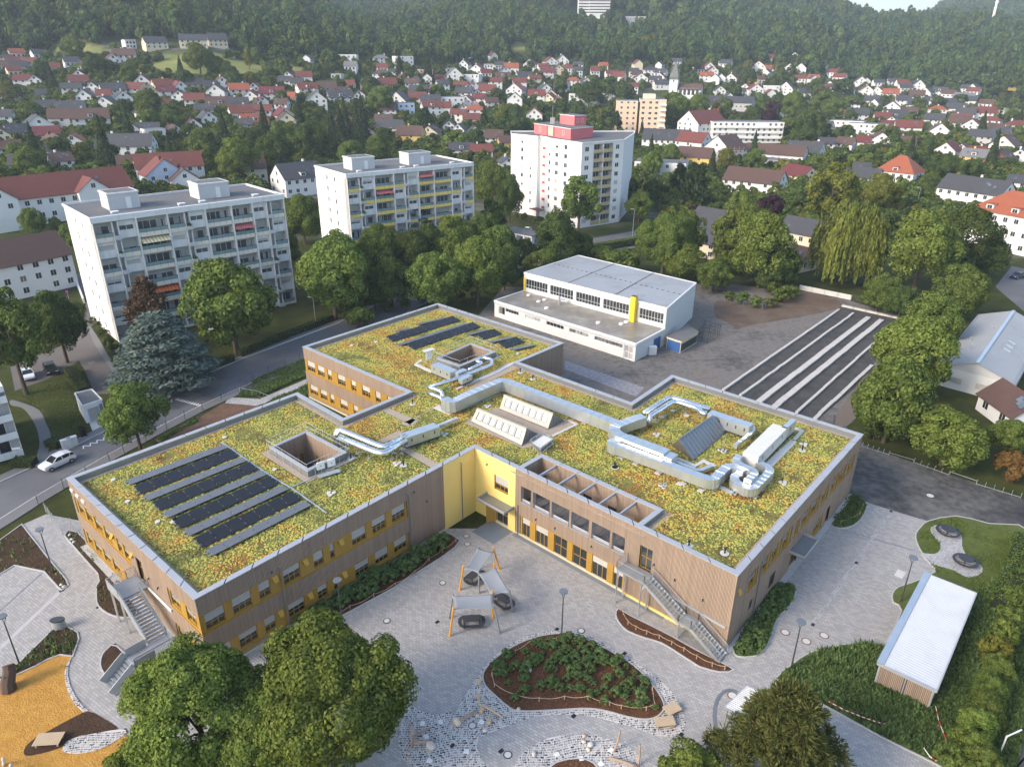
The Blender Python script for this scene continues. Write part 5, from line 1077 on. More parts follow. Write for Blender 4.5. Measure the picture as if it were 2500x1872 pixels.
def picnic_round(label, px, py, rz):
 p = at(px, py); t = thing('picnic_table', label, 'picnic table', (p.x, p.y, 0.1), rz, 'round picnic tables')
 g = MB(); g.disc((0,0), 0.75, 0.72, 0.77, 16); g.build('table_top', M_tab, t, local=True); g = MB(); o_ = [(1.25*math.cos(a*math.pi/12), 1.25*math.sin(a*math.pi/12)) for a in range(24)]; i_ = [(x*.78, y*.78) for x, y in o_]; sheet(g, o_, [i_], 0.46); sides(g, o_, 0.41, 0.46); sides(g, i_, 0.41, 0.46); g.build('seat', M_tab, t, local=True)
 for k in range(4):
  a = k*math.pi/2+.4; g = MB(); g.tube([(1.1*math.cos(a),1.1*math.sin(a),0.42),(0.7*math.cos(a),0.7*math.sin(a),0.03),(0,0,0.1),(0,0,0.72)], 0.035, 6); g.build('leg', M_black, t, local=True)
picnic_round('round dark picnic table at the upper end of the curved path', RZ[0]+1748*KC, RZ[1]+262*KC, 0.2); picnic_round('round dark picnic table at the lower end of the curved path', RZ[0]+1853*KC, RZ[1]+440*KC, 0.5)
def platform(label, px, py, rz, w, d, n, h=0.42):
 p = at(px, py); t = thing('timber_bench', label, 'bench', (p.x, p.y, 0.04), rz, 'timber benches')
 sl = MB(); sl.box(-w/n*.44, w/n*.44, -d/2, d/2, h-.05, h); me = sl.mesh('slat', M_timber)
 for i in range(n): o = sub('slat', me, t); o.location.x = -w/2+w*(i+.5)/n
 for y in (-d*.35, d*.35): g = MB(); g.box(-w/2+.05, w/2-.05, y-.05, y+.05, h-.16, h-.055); g.build('beam', M_log, t, local=True)
 for x in (-w*.4, w*.4):
  for y in (-d*.35, d*.35): g = MB(); g.box(x-.06, x+.06, y-.06, y+.06, 0, h-.17); g.build('leg', M_log, t, local=True)
platform('slatted timber bench at the corner of the cobble ring, turned askew', CZ[0]+2063*KC, CZ[1]+1325*KC, 0.35, 1.35, .95, 8); platform('slatted timber bench in front of its neighbour on the cobble ring', CZ[0]+2020*KC, CZ[1]+1402*KC, -0.02, 1.6, .9, 13)
platform('slatted timber bench on the soil patch of the woodchip area', LZ[0]+325*LZ[2], LZ[1]+1497*LZ[2], -0.05, 2.0, 1.15, 11)
def rope_fence(label, crop, lst, h=0.55):
 P_ = [at(crop[0]+x*crop[2], crop[1]+y*crop[2]) for x, y in lst]; t = thing('rope_fence', label, 'fence', (P_[0].x, P_[0].y, 0), group='rope fences round the beds')
 for p in P_: g = MB(); g.tube([(p.x,p.y,0),(p.x,p.y,h)], 0.055, 7); g.build('post', M_log, t)
 for a, b2 in zip(P_, P_[1:]):
  g = MB(); g.tube([(a.x+(b2.x-a.x)*u, a.y+(b2.y-a.y)*u, h-0.06-0.28*math.sin(math.pi*u)*min(1, (b2-a).length/3)) for u in (0,.17,.33,.5,.67,.83,1)], 0.02, 5); g.build('rope', M_rope, t)
rope_fence('rope fence along the edge of the facade shrub bed', CZ, [(770,312),(690,372),(610,425),(525,500),(408,575),(278,640),(135,712),(20,770)])
rope_fence('rope fence arc on the near side of the central shrub bed', CZ, [(985,1115),(1000,1180),(1130,1245),(1268,1265),(1420,1255),(1560,1255),(1690,1290),(1760,1310),(1910,1320),(1958,1300),(1945,1200)]); rope_fence('rope fence on the upper left of the central shrub bed', CZ, [(1125,980),(1230,905),(1370,905)])
rope_fence('rope fence along the narrow mulch bed below the steel stair', CZ, [(1758,722),(1800,805),(1848,835),(1912,862),(1988,888),(2062,925),(2135,965),(2211,1010),(2305,1055),(2380,1075)]); rope_fence('rope fence on the small green bed by the service yard', RZ, [(1245,95),(1225,150),(1110,200)])
def manhole(label, px, py, r, fr):
 p = at(px, py); t = thing('manhole_cover', label, 'manhole', (p.x, p.y, 0), group='manhole covers'); g = MB(); g.disc((p.x,p.y), r, 0.0, 0.045, 20); g.build('frame', mat('rust_ring', (0.20,0.12,0.08), 0.9) if fr else M_dark, t); g = MB(); g.disc((p.x,p.y), r*.74, 0.0, 0.055, 20); g.build('lid', M_pad, t)
for x, y, fr, lb in ((355,780,0,'between the facade bed and the sails'),(690,552,0,'beside the rear sail, nearest the facade bed'),(832,272,1,'near the yellow entrance, upper of two'),(838,320,1,'near the yellow entrance, lower of two'),(1520,840,0,'right of the lamp at the central bed'),(868,1408,0,'in the cobbles beside the balance logs'),(1080,1583,0,'on the paving between the two cobble fields'),(2165,1592,1,'on the paving below the benches')):
 manhole('round pale manhole cover '+lb, CZ[0]+x*KC, CZ[1]+y*KC, 0.36, fr)
for x, y, lb in ((778,848,'left of three near the yard lamp'),(905,903,'lowest of three near the yard lamp'),(1012,868,'right of three near the yard lamp'),(462,1228,'half hidden beside the small white roof')): manhole('round pale manhole cover '+lb, RZ[0]+x*KC, RZ[1]+y*KC, 0.45, 1)
for crop, x, y, lb in ((LZ,90,237,'left of two on the left soil bed'),(LZ,180,237,'right of two on the left soil bed'),(RC,1648,1499,'on the dark service yard')): manhole('pale manhole cover '+lb, crop[0]+x*crop[2], crop[1]+y*crop[2], 0.55, 0)
def grate(label, crop, x, y, m=M_black, w=0.4, d=0.3):
 p = at(crop[0]+x*crop[2], crop[1]+y*crop[2]); g = MB(); g.box(-w/2,w/2,-d/2,d/2,0.0,0.05); g.box(-w/2+.05,w/2-.05,-d/2+.05,d/2-.05,0.05,0.055); o = g.build('drain_grate', m); o.location = (p.x,p.y,0); o.rotation_euler = (0,0,0.7); props(o, label, 'drain', 'drain grates in the paving')
for crop, x, y, lb in ((CZ,657,787,'left of the front picnic table'),(CZ,830,522,'beside the rear orange pole'),(CZ,1375,830,'beside the lamp of the central bed'),(CZ,1780,975,'on the path right of the central bed'),(CZ,1475,1350,'below the central bed'),(CZ,2120,1462,'beyond the benches'),(CZ,1040,1560,'next to the large manhole below'),(CZ,748,1528,'in the lower left cobbles'),(LZ,640,617,'at the rounded bed of the left stair'),(LZ,740,865,'at the tip of the teardrop bed'),(LZ,805,1420,'at the tip of the pale cobbles'),(LZ,400,512,'at the end of the parking kerb'),(RZ,945,803,'at the lower end of the pale line'),(RZ,1205,432,'halfway along the pale line'),(RZ,1413,123,'at the upper end of the pale line')):
 grate('small dark drain grate '+lb, crop, x, y)
grate('white rectangular cover on the right yard by the lamp', RZ, 1468, 498, M_pad, 1.3, 0.8); grate('pale square frame in the mulch of the facade bed', CZ, 245, 622, M_pad, 0.7, 0.5)
def stone(label, crop, x, y, r, sq=0.6, mm=None):
 p = at(crop[0]+x*crop[2], crop[1]+y*crop[2]); g = MB(); r *= .74; g.blob((0,0,r*sq*.6), r, r*.75, r*sq, seed=int(x+y), n=9, m=6); o = g.build('boulder', mm or M_stone, smooth=True); o.location = (p.x,p.y,0.03); o.rotation_euler = (0,0,x*.1); props(o, label, 'boulder', 'boulders on the mosaic')
M_pink = mat('pink_stone', (0.50,0.38,0.32), 0.85, var=0.2); M_sandst = mat('sandstone', (0.58,0.50,0.38), 0.9, var=0.15)
for x, y, r, lb, mm in ((620,1535,.62,'large pale boulder beside the lower left logs',None),(775,1395,.65,'rounded sandstone mound at the end of the left log',M_sandst),(1145,1315,.33,'grey boulder at the lower edge of the central bed',None),(1212,1078,.32,'pale boulder among the central shrubs',None),(885,1478,.22,'small pink boulder at the corner of the paving',M_pink),(1578,1527,.42,'pale boulder in the middle of the lower mosaic',None),(1535,1508,.28,'small pale boulder left of the larger one in the lower mosaic',None),(1562,1555,.3,'sandy boulder below the pale one in the lower mosaic',M_sandst),(1540,1473,.28,'pink boulder at the upper rim of the lower mosaic',M_pink),(1238,1582,.36,'grey boulder at the left of the lower mosaic',None),(945,1440,.34,'grey boulder near the manhole in the cobbles',None),(488,1575,.25,'small brown boulder by the maple',M_pink),(900,1350,.25,'sandy boulder between two stumps',M_sandst)): stone(lb, CZ, x, y, r, .6, mm)
for x, y, lb in ((400,478,'white boulder, left of two at the parking corner'),(418,488,'white boulder, right of two at the parking corner'),(455,152,'pale boulder, first of three by the entry ramp'),(468,182,'pale boulder, second of three by the entry ramp'),(483,198,'pale boulder, third of three by the entry ramp')): stone(lb, LZ, x, y, .3)
def log(label, crop, a, b2, z0, z1, r=0.1, name='balance_log', mm=None):
 p, q = at(crop[0]+a[0]*crop[2], crop[1]+a[1]*crop[2], z0), at(crop[0]+b2[0]*crop[2], crop[1]+b2[1]*crop[2], z1); mid = (p+q)/2+Vector((0.05,0.03,0.02)); g = MB(); g.tube([p, p+(mid-p)*.5, mid, q+(mid-q)*.5, q], [r*1.1,r,r*.95,r*.95,r*.85], 9); o = g.build(name, mm or M_log, smooth=True); props(o, label, 'log', 'play logs')
log('pale balance log left of the central bed, sloping right', CZ, (905,1275), (1052,1358), .35, .3, .1, mm=M_timber); log('weathered balance log resting on the sandstone mound', CZ, (780,1385), (888,1318), .35, .3, .11); log('grey balance log by the large lower left boulder', CZ, (500,1508), (645,1500), .3, .3, .11); log('thin weathered log in the lower left cobbles', CZ, (505,1475), (612,1422), .25, .2, .08)
log('weathered log at the right of the lower mosaic', CZ, (1690,1600), (1850,1650), .3, .3, .11)
log('bent upright climbing pole at the lower left cobbles', CZ, (505,1535), (492,1400), .02, 2.0, .09, 'climbing_pole'); log('upright climbing pole on the lower mosaic', CZ, (1720,1560), (1755,1440), .02, 1.9, .09, 'climbing_pole'); log('upright climbing pole near the sapling at the lower mosaic', CZ, (1862,1650), (1872,1520), .02, 2.0, .09, 'climbing_pole')
for x, y, lb in ((912,1155,'first of four left of the central bed'),(905,1245,'second of four left of the central bed'),(922,1330,'third of four left of the central bed'),(968,1395,'fourth of four left of the central bed')):
 p = at(CZ[0]+x*KC, CZ[1]+y*KC); g = MB(); g.tube([(0,0,0),(0,0,.22),(0,0,.44)], [.2,.19,.19], 10); o = g.build('log_stump', M_timber); o.location = (p.x,p.y,.02); props(o, 'round upright log stump, '+lb, 'stump', 'log stumps on the mosaic')
for x, y, lb in ((678,1387,'left of the sandstone mound'),(925,1388,'right of the manhole'),(570,1397,'left of the thin log'),(592,1475,'below the thin log'),(832,1562,'near the lower paving edge'),(612,1620,'at the edge of the woodchip'),(1375,1583,'in the middle of the lower mosaic'),(1700,1557,'at the foot of the climbing pole'),(1520,1607,'above the lower mulch'),(1640,1638,'right of the lower mulch')):
 p = at(CZ[0]+x*KC, CZ[1]+y*KC); g = MB(); g.box(-.2,.2,-.17,.17,0,.075); o = g.build('white_slab', M_white); o.location = (p.x,p.y,.02); o.rotation_euler = (0,0,x*.03); props(o, 'white square slab set in the cobbles '+lb, 'slab', 'white slabs in the mosaic')
p = at(LZ[0]+75*LZ[2], LZ[1]+1140*LZ[2]); t = thing('hollow_log', 'hollow dark tree trunk with holes standing on the woodchip', 'tree trunk', (p.x, p.y, 0.05)); g = MB()
tr = [(p.x-.05,p.y-.3,0.0),(p.x-.05,p.y-.1,.7),(p.x+.1,p.y+.3,1.5),(p.x,p.y+.6,2.0)]; g.tube(tr, [.62,.55,.5,.45], 9); g.build('trunk', mat('dark_trunk', (0.085,0.055,0.04), 0.95, var=0.3), t)
for z, y in ((.55,-.55),(1.3,-.25)): g = MB(); g.tube([(p.x,p.y+y-.05,z),(p.x,p.y+y+.1,z)], .2, 9); g.build('hole', M_black, t)
for i, (x, y) in enumerate(((25,1600),(75,1640))): log('pale forked branch at the lower left corner, %s' % ('left' if i == 0 else 'right'), LZ, (x,y+40), (x-8,y), .1, 1.4, .12, 'play_branch', M_pad)
c = [at2(RZ[0]+x*KC, RZ[1]+y*KC, 2.75) for x, y in ((1335,1020),(1692,1190),(1930,605),(1620,483))]
t = thing('garden_shed', 'timber-clad shed with a white corrugated roof beside the tall hedge', 'shed', (*c[0], 0)); inn = offset_poly(c, .18)
for i in range(4):
 F = Frame(inn[i], inn[(i+1)%4], out=Vector(inn[i])-Vector(inn[(i+2)%4])); g = MB(); F.rect(g, 0, F.L, -.03, 0, 2.45); g.build('wall', M_cladback, t)
 n = max(2, round(F.L/1.75)); cl = MB(); battens(cl, F, .05, F.L-.05, .1, 2.4, [(F.L*k/n-.06, F.L*k/n+.06, 0, 3) for k in range(n+1)], -.03); props(cl.build('cladding', M_clad, t), kind='stuff')
 for k in range(n+1): g = MB(); s = min(max(F.L*k/n, .05), F.L-.05); F.box(g, s-.04, s+.04, -.04, .05, 0, 2.4); g.build('post', M_coping, t)
def corrugated(t, c0, c1, c2, c3, n, mm, h=.06, name='roof_sheet'):
 """sheet c0-c1 (rib direction c0->c3), n ribs along c0->c1"""
 c0, c1, c2, c3 = map(Vector, (c0, c1, c2, c3)); g = MB(); nn = (c1-c0).cross(c3-c0).normalized(); nn = nn if nn.z > 0 else -nn
 prof = []
 for i in range(n): prof += [(i/n, 0), ((i+.3)/n, 0), ((i+.45)/n, h), ((i+.85)/n, h)]
 prof.append((1, 0))
 for (u0, h0), (u1, h1) in zip(prof, prof[1:]): g.poly([c0+(c1-c0)*u0+nn*h0, c0+(c1-c0)*u1+nn*h1, c3+(c2-c3)*u1+nn*h1, c3+(c2-c3)*u0+nn*h0])
 return g.build(name, mm, t)
M_whiteroof = mat('white_sheet_metal', (0.56,0.57,0.58), 0.45, var=0.05, dirt=((.42,.42,.40),.4,.5,.45))
corrugated(t, (*c[0],2.62), (*c[3],2.62), (*c[2],2.45), (*c[1],2.45), 48, M_whiteroof, .02)
g = MB()
for a, b2 in ((0,1),(1,2),(2,3),(3,0)): g.bar((*c[a],2.5), (*c[b2],2.5), .1, .26)
g.build('fascia', M_coping, t); g = MB(); a, b2 = Vector((*c[0],2.68)), Vector((*c[3],2.68)); g.bar(a+(Vector((*c[1],2.68))-a).normalized()*.2, b2+(Vector((*c[2],2.68))-b2).normalized()*.2, .55, .05); g.build('gutter', M_galv, t)
c = [at2(RZ[0]+x*KC, RZ[1]+y*KC, 2.5) for x, y in ((418,1295),(548,1170),(690,1230),(560,1370))]; t = thing('small_shelter', 'small white-roofed shelter half hidden behind the pine', 'shelter', (*c[0], 0))
corrugated(t, (*c[0],2.5), (*c[1],2.5), (*c[2],2.45), (*c[3],2.45), 16, M_whiteroof, .05); g = MB()
for a in range(4): g.bar((*c[a],2.42), (*c[(a+1)%4],2.42), .09, .2);
g.build('fascia', M_galv, t)
for a in offset_poly(c, .15): g = MB(); g.bar((*a,0), (*a,2.4), .1, .1); g.build('post', M_galv, t)
arc = smooth_line(pts2(*RZ, [(490,1205),(440,1195),(400,1215),(370,1260),(355,1330),(360,1400),(370,1460)]), 4); g = MB()
for a, b2 in zip(arc, arc[1:]): g.bar((*a,.01), (*b2,.01), .32, .05)
props(g.build('drain_arc', M_zincdark), kind='structure')
g = MB(); a, b2 = at(RZ[0]+2065*KC, RZ[1]+1575*KC, .1), at(RZ[0]+2120*KC, RZ[1]+1440*KC, 2.0); e = at(RZ[0]+2172*KC, RZ[1]+1468*KC, 2.0); g.tube([a,(a.x,a.y,2.0)], .06, 8); g.tube([(a.x,a.y,2.0), (a.x+1.6,a.y+.4,2.0)], .06, 8); props(g.build('goal_frame', M_white_paint), 'white goal frame on the dark path beyond the hedge', 'goal')
m, nt, b, out = newmat('barrier_tape'); P = wpos(nt); wv = nt.nodes.new('ShaderNodeTexWave'); wv.inputs['Scale'].default_value = .9; nt.links.new(P, wv.inputs[0]); nt.links.new(_ramp(nt, wv.outputs[1], [(.48,(.75,.73,.7)),(.52,(.6,.05,.03))]), b.inputs[0])
for lb, lst in (('red and white barrier tape along the lower lawn edge', [(1040,1262,.8),(1130,1310,.8),(1230,1350,.7),(1330,1385,.6),(1390,1398,.5)]), ('red and white barrier tape below the shed corner', [(1680,1285,.9),(1700,1380,.7),(1740,1480,.6),(1760,1545,.5)]), ('red and white barrier tape lying in the lower weeds', [(1610,1540,.6),(1645,1590,.5),(1685,1618,.4)])):
 P_ = [at(RZ[0]+x*KC, RZ[1]+y*KC, z) for x, y, z in lst]; g = MB()
 for a, b2 in zip(P_, P_[1:]): g.bar(a, b2, .012, .09)
 props(g.build('barrier_tape', m), lb, 'tape', 'barrier tapes')
# neighbouring buildings
M_rooffelt = mat('roof_felt', (0.125,0.125,0.128), 0.9, var=0.18, scale=0.25, dirt=((0.22,0.20,0.17),0.25,0.55,0.5))
M_gymroof = mat('gym_roof', (0.30,0.305,0.31), 0.35, var=0.10, scale=0.18, dirt=((0.20,0.17,0.14),0.22,0.50,0.6))
M_gymlow = mat('gym_low_roof', (0.20,0.18,0.155), 0.35, var=0.25, scale=0.25, dirt=((0.38,0.35,0.30),0.3,0.48,0.75))
M_gymwall = mat('gym_wall', (0.60,0.61,0.60), 0.7, var=0.06, scale=0.3, dirt=((0.4,0.38,0.33),0.5,0.6,0.4))
M_winwhite = mat('white_frame', (0.75,0.75,0.74), 0.5, var=0.04)
M_yelpanel = mat('yellow_panel', (0.68,0.48,0.03), 0.6, var=0.06)
# gymnasium
hq = [Vector((*at2(800+x*KC, 600+y*KC, 7.4), 0)) for x, y in ((1178,160),(1505,57),(2210,222),(2035,373))]   # high hall: left-front, back, right-back, front-right
lq = [Vector((*at2(800+x*KC, 600+y*KC, 3.4), 0)) for x, y in ((1000,328),(1850,588))]
gym = thing('gymnasium', 'white school gymnasium with flat grey roofs and yellow chimney', 'gymnasium', tuple(hq[3]))
g2 = lambda v: (v.x, v.y)
F_gh = Frame(g2(hq[0]), g2(hq[3]), out=-(hq[1]-hq[0])); F_ge = Frame(g2(hq[3]), g2(hq[2]), out=hq[3]-hq[0])
for F, zb in ((F_gh, 3.0), (F_ge, 0.0)):
 n = max(3, round(F.L/2.4)); wz = (4.15, 6.15) if F is F_gh else None; hol = []
 if wz: hol = [(F.L*(0.015+0.193*k), F.L*(0.015+0.193*k+0.172), wz[0], wz[1]) for k in range(4)]+[(F.L*0.787, F.L*0.80+F.L*0.0, wz[0], wz[1])]*0+[(F.L*0.835, F.L*0.985, wz[0], wz[1])]
 for k in range(n):
  g = MB(); holed(g, F, F.L*k/n+.01, F.L*(k+1)/n-.01, zb, 7.3, hol, 0, .15); g.build('wall_panel', M_gymwall, gym)
 bk = MB(); F.rect(bk, 0, F.L, -.16, zb, 7.3); bk.build('wall', M_gymwall, gym)
 for h in hol: add_window(F, gym, *h, n=-.1, blind=0, frame=M_winwhite, lights=8, fw=.04, gl=M_glass)
Fb = Frame(g2(hq[0]), g2(hq[1]), out=hq[0]-hq[3]); g = MB(); Fb.rect(g, 0, Fb.L, 0, 0, 7.3); g.build('wall', M_gymwall, gym); Fc = Frame(g2(hq[1]), g2(hq[2]), out=hq[1]-hq[0]); g = MB(); Fc.rect(g, 0, Fc.L, 0, 0, 7.3); g.build('wall', M_gymwall, gym)
g = MB(); F_gh.box(g, -.06, .5, -.05, .06, 3.4, 6.4); g.build('yellow_corner', M_yelpanel, gym)
hp = [g2(v) for v in hq]
def plates(quad, nu, nv, z, mm, name, par):
 a, b2, c, d = (Vector(p) for p in quad); f = lambda u, v: (a*(1-u)+b2*u)*(1-v)+(d*(1-u)+c*u)*v
 for i in range(nu):
  for j in range(nv):
   e = .0015; g = MB(); g.prism([tuple(f(i/nu+e,j/nv+e)), tuple(f((i+1)/nu-e,j/nv+e)), tuple(f((i+1)/nu-e,(j+1)/nv-e)), tuple(f(i/nu+e,(j+1)/nv-e))], z-.05, z, bottom=False); g.build(name, mm, par)
plates([hp[0], hp[3], hp[2], hp[1]], 3, 4, 7.36, M_gymroof, 'roof_plate', gym)
g = MB()
for i in range(4): g.bar((*hp[i],7.28), (*hp[(i+1)%4],7.28), .22, .3)
g.build('roof_edge', M_winwhite, gym)
g = MB(); a, b2, c, d = (Vector(p) for p in hp)
for k in range(3):
 for i in range(26):
  u = (i+.5)/26; pts_ = [a*(1-u)+d*u+((b2*(1-u)+c*u)-(a*(1-u)+d*u))*v for v in (.5,)] if k == 0 else [(a+(d-a)*(k/3))+((b2+(c-b2)*(k/3))-(a+(d-a)*(k/3)))*u]
  for p in pts_: g.box(p.x-.13, p.x+.13, p.y-.13, p.y+.13, 7.36, 7.44)
props(g.build('roof_fixings', M_dark, gym), kind='stuff')
wdir = (hq[1]-hq[0]).normalized(); low = [g2(lq[0]), g2(lq[1]), g2(hq[3]-F_gh.n*0.05), g2(hq[0])]
F_gl = Frame(low[0], low[1], out=-wdir); F_gr = Frame(low[1], low[2], out=hq[3]-hq[0]); F_gll = Frame(low[3], low[0], out=hq[0]-hq[3])
strips = [(.035,.085),(.09,.195),(.245,.36),(.405,.53),(.57,.70),(.74,.92)]; hol = [(F_gl.L*a, F_gl.L*b2, 1.75 if i else .9, 2.5) for i, (a, b2) in enumerate(strips)]+[(F_gl.L*.93, F_gl.L*.985, .1, 2.6)]
n = 14
for k in range(n): g = MB(); holed(g, F_gl, F_gl.L*k/n+.008, F_gl.L*(k+1)/n-.008, 0, 3.3, hol, 0, .12); g.build('wall_panel', M_gymwall, gym)
g = MB(); F_gl.rect(g, 0, F_gl.L, -.13, 0, 3.3); g.build('wall', M_gymwall, gym)
for h in hol[:-1]: add_window(F_gl, gym, *h, n=-.08, blind=0, frame=M_winwhite, lights=max(2, round((h[1]-h[0])/.8)), transom=False, fw=.04)
add_window(F_gl, gym, *hol[-1], n=-.08, blind=0, frame=M_winwhite, lights=2, door=True, name='glazed_door')
for F in (F_gr, F_gll): g = MB(); F.rect(g, 0, F.L, 0, 0, 3.3); g.build('wall', M_gymwall, gym)
g = MB(); F_gr.box(g, F_gr.L*.62, F_gr.L*.86, .0, .05, .05, 2.4); g.build('blue_door', M_blue, gym)
g = MB(); g.prism(low, 3.2, 3.34); g.build('low_roof', M_gymlow, gym)
g = MB()
for i in (0, 1, 3): g.bar((*low[i],3.3), (*low[(i+1)%4],3.3), .3, .35)
g.build('roof_edge', M_winwhite, gym); g = MB(); F_gl.box(g, 0, F_gl.L, -.02, .05, 2.65, 3.05); g.build('fascia_band', mat('fascia_grey', (.5,.51,.52), .5), gym)
ch = at(800+1862*KC, 600+470*KC, 3.4); g = MB(); M_ = F_gh.M(F_gh.L*.805, .55, 3.3); g.box(-.55,.55,-.45,.45,0,5.0,0,M_); o = g.build('chimney', M_yelpanel, gym); g = MB(); g.box(-.5,.5,-.4,.4,5.0,5.06,0,M_); g.build('chimney_cap', M_dark, o)
g = MB(); q = at(800+1388*KC, 600+350*KC, 3.4); g.tube([(q.x,q.y,3.3),(q.x,q.y,5.0)], .25, 10); g.tube([(q.x,q.y,4.5),(q.x+1.2,q.y-.3,4.5)], .2, 8); g.build('vent_stack', M_galv, gym)
for x, y in ((1205,297),(1265,335),(1300,325),(1312,375),(1622,462),(1760,470),(1790,458)): q = at(800+x*KC, 600+y*KC, 3.4); g = MB(); g.disc((q.x,q.y), .45, 3.34, 3.6, 12); g.build('roof_cap', M_winwhite, gym)
ax = [at2(RC[0]+x*KC, RC[1]+y*KC, 2.3) for x, y in ((72,548),(155,575),(255,515),(190,475))]; t = thing('store_annex', 'small flat store with blue door beside the gymnasium', 'annex', (*ax[0], 0))
for i in range(4):
 F = Frame(ax[i], ax[(i+1)%4], out=Vector(ax[i])-Vector(ax[(i+2)%4])); g = MB(); F.rect(g, 0, F.L, 0, 0, 2.2); g.build('wall', mat('cream_panel', (.62,.55,.38), .7), t)
 if i == 0: g = MB(); F.box(g, .1, F.L-.1, .0, .05, .05, 2.0); g.build('blue_door', M_blue, t)
 if i == 1: g = MB(); F.box(g, .2, F.L-.2, .0, .05, .3, 1.7); g.build('dark_shutter', M_dark, t)
g = MB(); g.prism(offset_poly(ax, -.12), 2.15, 2.4, 0, 1); g.build('roof', [M_rooffelt, mat('cream_panel', (.62,.55,.38))], t)
cg = [at2(RC[0]+x*KC, RC[1]+y*KC, 2.2) for x, y in ((255,500),(320,520),(392,475),(300,448))]; t = thing('wire_cage', 'dark wire mesh cage beside the store annex', 'cage', (*cg[0], 0)); g = MB()
for i in range(4):
 a, b2 = Vector((*cg[i],0)), Vector((*cg[(i+1)%4],0)); n = max(2, int((b2-a).length/.9))
 for k in range(n+1): c = a+(b2-a)*k/n; g.bar(c, c+Vector((0,0,2.2)), .05, .05)
 for z in (.1, .8, 1.5, 2.2): g.bar(a+Vector((0,0,z)), b2+Vector((0,0,z)), .04, .04)
 g.bar(a+Vector((0,0,2.2)), Vector((*cg[(i+2)%4],2.2)), .04, .04)
g.build('mesh_panel', M_dark, t)
q = at(800+1945*KC, 600+650*KC); t = thing('utility_cabinet', 'pale utility cabinet at the gymnasium corner', 'cabinet', (q.x, q.y, 0)); g = MB(); g.box(q.x-.7,q.x+.7,q.y-.4,q.y+.4,0,1.5); g.build('body', M_gymwall, t); g = MB(); g.box(q.x-.74,q.x+.74,q.y-.44,q.y+.44,1.5,1.56); g.build('lid', M_winwhite, t)
# concrete foundation rows in the right yard
M_strip = mat('strip_concrete', (.50,.475,.445), .85, var=.1, scale=.7, dirt=((.36,.27,.2),.9,.55,.55))
STR = [((1105,378),(405,860),.42,'first'),((1190,400),(510,893),.42,'second'),((1280,425),(620,930),.95,'third'),((1360,440),(715,960),.95,'fourth'),((1448,460),(845,995),.42,'fifth'),((1300,712),(955,1032),.55,'sixth')]
for a, b2, w, o_ in STR:
 p, q = at(RC[0]+a[0]*KC, RC[1]+a[1]*KC, .35), at(RC[0]+b2[0]*KC, RC[1]+b2[1]*KC, .35); p.z = q.z = 0; L = (q-p).length; R = random.Random(int(L*10)); s = 0; t = thing('foundation_row', 'row of white concrete foundation blocks, %s from the gymnasium' % o_, 'concrete blocks', tuple(p), group='concrete foundation rows'); d = (q-p)/L
 while s < L-.3:
  l = min(R.choice((2.0, 2.6, 3.4, 4.6)), L-s); g = MB(); off = Vector((-d.y,d.x,0))*R.uniform(-.05,.05); g.bar(p+d*(s+.03)+off+Vector((0,0,.17)), p+d*(s+l-.03)+off+Vector((0,0,.17)), w, .36+R.uniform(-.03,.03)); g.build('block', M_strip, t); s += l
p, q = at(RC[0]+1118*KC, RC[1]+362*KC), at(RC[0]+1495*KC, RC[1]+445*KC); t = thing('foundation_row', 'concrete row across the upper end of the foundation field', 'concrete blocks', tuple(p), group='concrete foundation rows')
for k in range(5): a, b2 = p+(q-p)*(k/5+.005), p+(q-p)*((k+1)/5-.005); g = MB(); g.bar(a+Vector((0,0,.15)), b2+Vector((0,0,.15)), .7, .36); g.build('block', M_strip, t)
p, q = at(RC[0]+862*KC, RC[1]+262*KC), at(RC[0]+1172*KC, RC[1]+325*KC); t = thing('boundary_wall', 'low pale concrete wall below the weeping willow', 'wall', tuple(p))
for k in range(4): a, b2 = p+(q-p)*(k/4+.003), p+(q-p)*((k+1)/4-.003); g = MB(); g.bar(a+Vector((0,0,.55)), b2+Vector((0,0,.55)), .25, 1.1); g.build('wall_panel', M_concrete, t)
def wire_fence(label, P_, h=1.6, pitch=2.4, mm=None, group=None):
 t = thing('wire_fence', label, 'fence', tuple(P_[0]), group=group); mm = mm or M_dark
 for a, b2 in zip(P_, P_[1:]):
  L = (b2-a).length; n = max(1, round(L/pitch))
  for k in range(n+1 if b2 is P_[-1] else n): c = a+(b2-a)*k/n; g = MB(); g.bar(c, c+Vector((0,0,h)), .06, .06); g.build('post', mm, t)
  g = MB()
  for z in np.linspace(.1, h-.05, 6): g.bar(a+Vector((0,0,z)), b2+Vector((0,0,z)), .012, .012)
  m2 = int(L/.3)
  for k in range(m2): c = a+(b2-a)*(k+.5)/m2; g.bar(c+Vector((0,0,.1)), c+Vector((0,0,h-.05)), .01, .01)
  props(g.build('wire_mesh', mm, t), kind='stuff')
wire_fence('grey wire fence behind the foundation rows', [at(RC[0]+x*KC, RC[1]+y*KC) for x, y in ((1172,330),(1320,352),(1500,385))], 1.4, 2.2, M_greypole)
wire_fence('street fence with dark posts past the school corner', [at(LC[0]+x*KC, LC[1]+y*KC) for x, y in ((235,1565),(385,1460),(525,1385),(660,1300),(748,1250),(1003,1105),(1112,1045),(1217,990),(1330,930))], 1.6, 3.2, M_dark)
wire_fence('street fence with dark posts beside the planted strip of the far wing', [at(LC[0]+x*KC, LC[1]+y*KC) for x, y in ((1450,905),(1520,815),(1612,772),(1715,725),(1800,690))], 1.6, 3.2, M_dark)
wire_fence('light site fence beside the entry path at the street', [at(LZ[0]+x*LZ[2], LZ[1]+y*LZ[2]) for x, y in ((300,0),(410,150),(470,105))], 1.4, 1.6, M_galv)
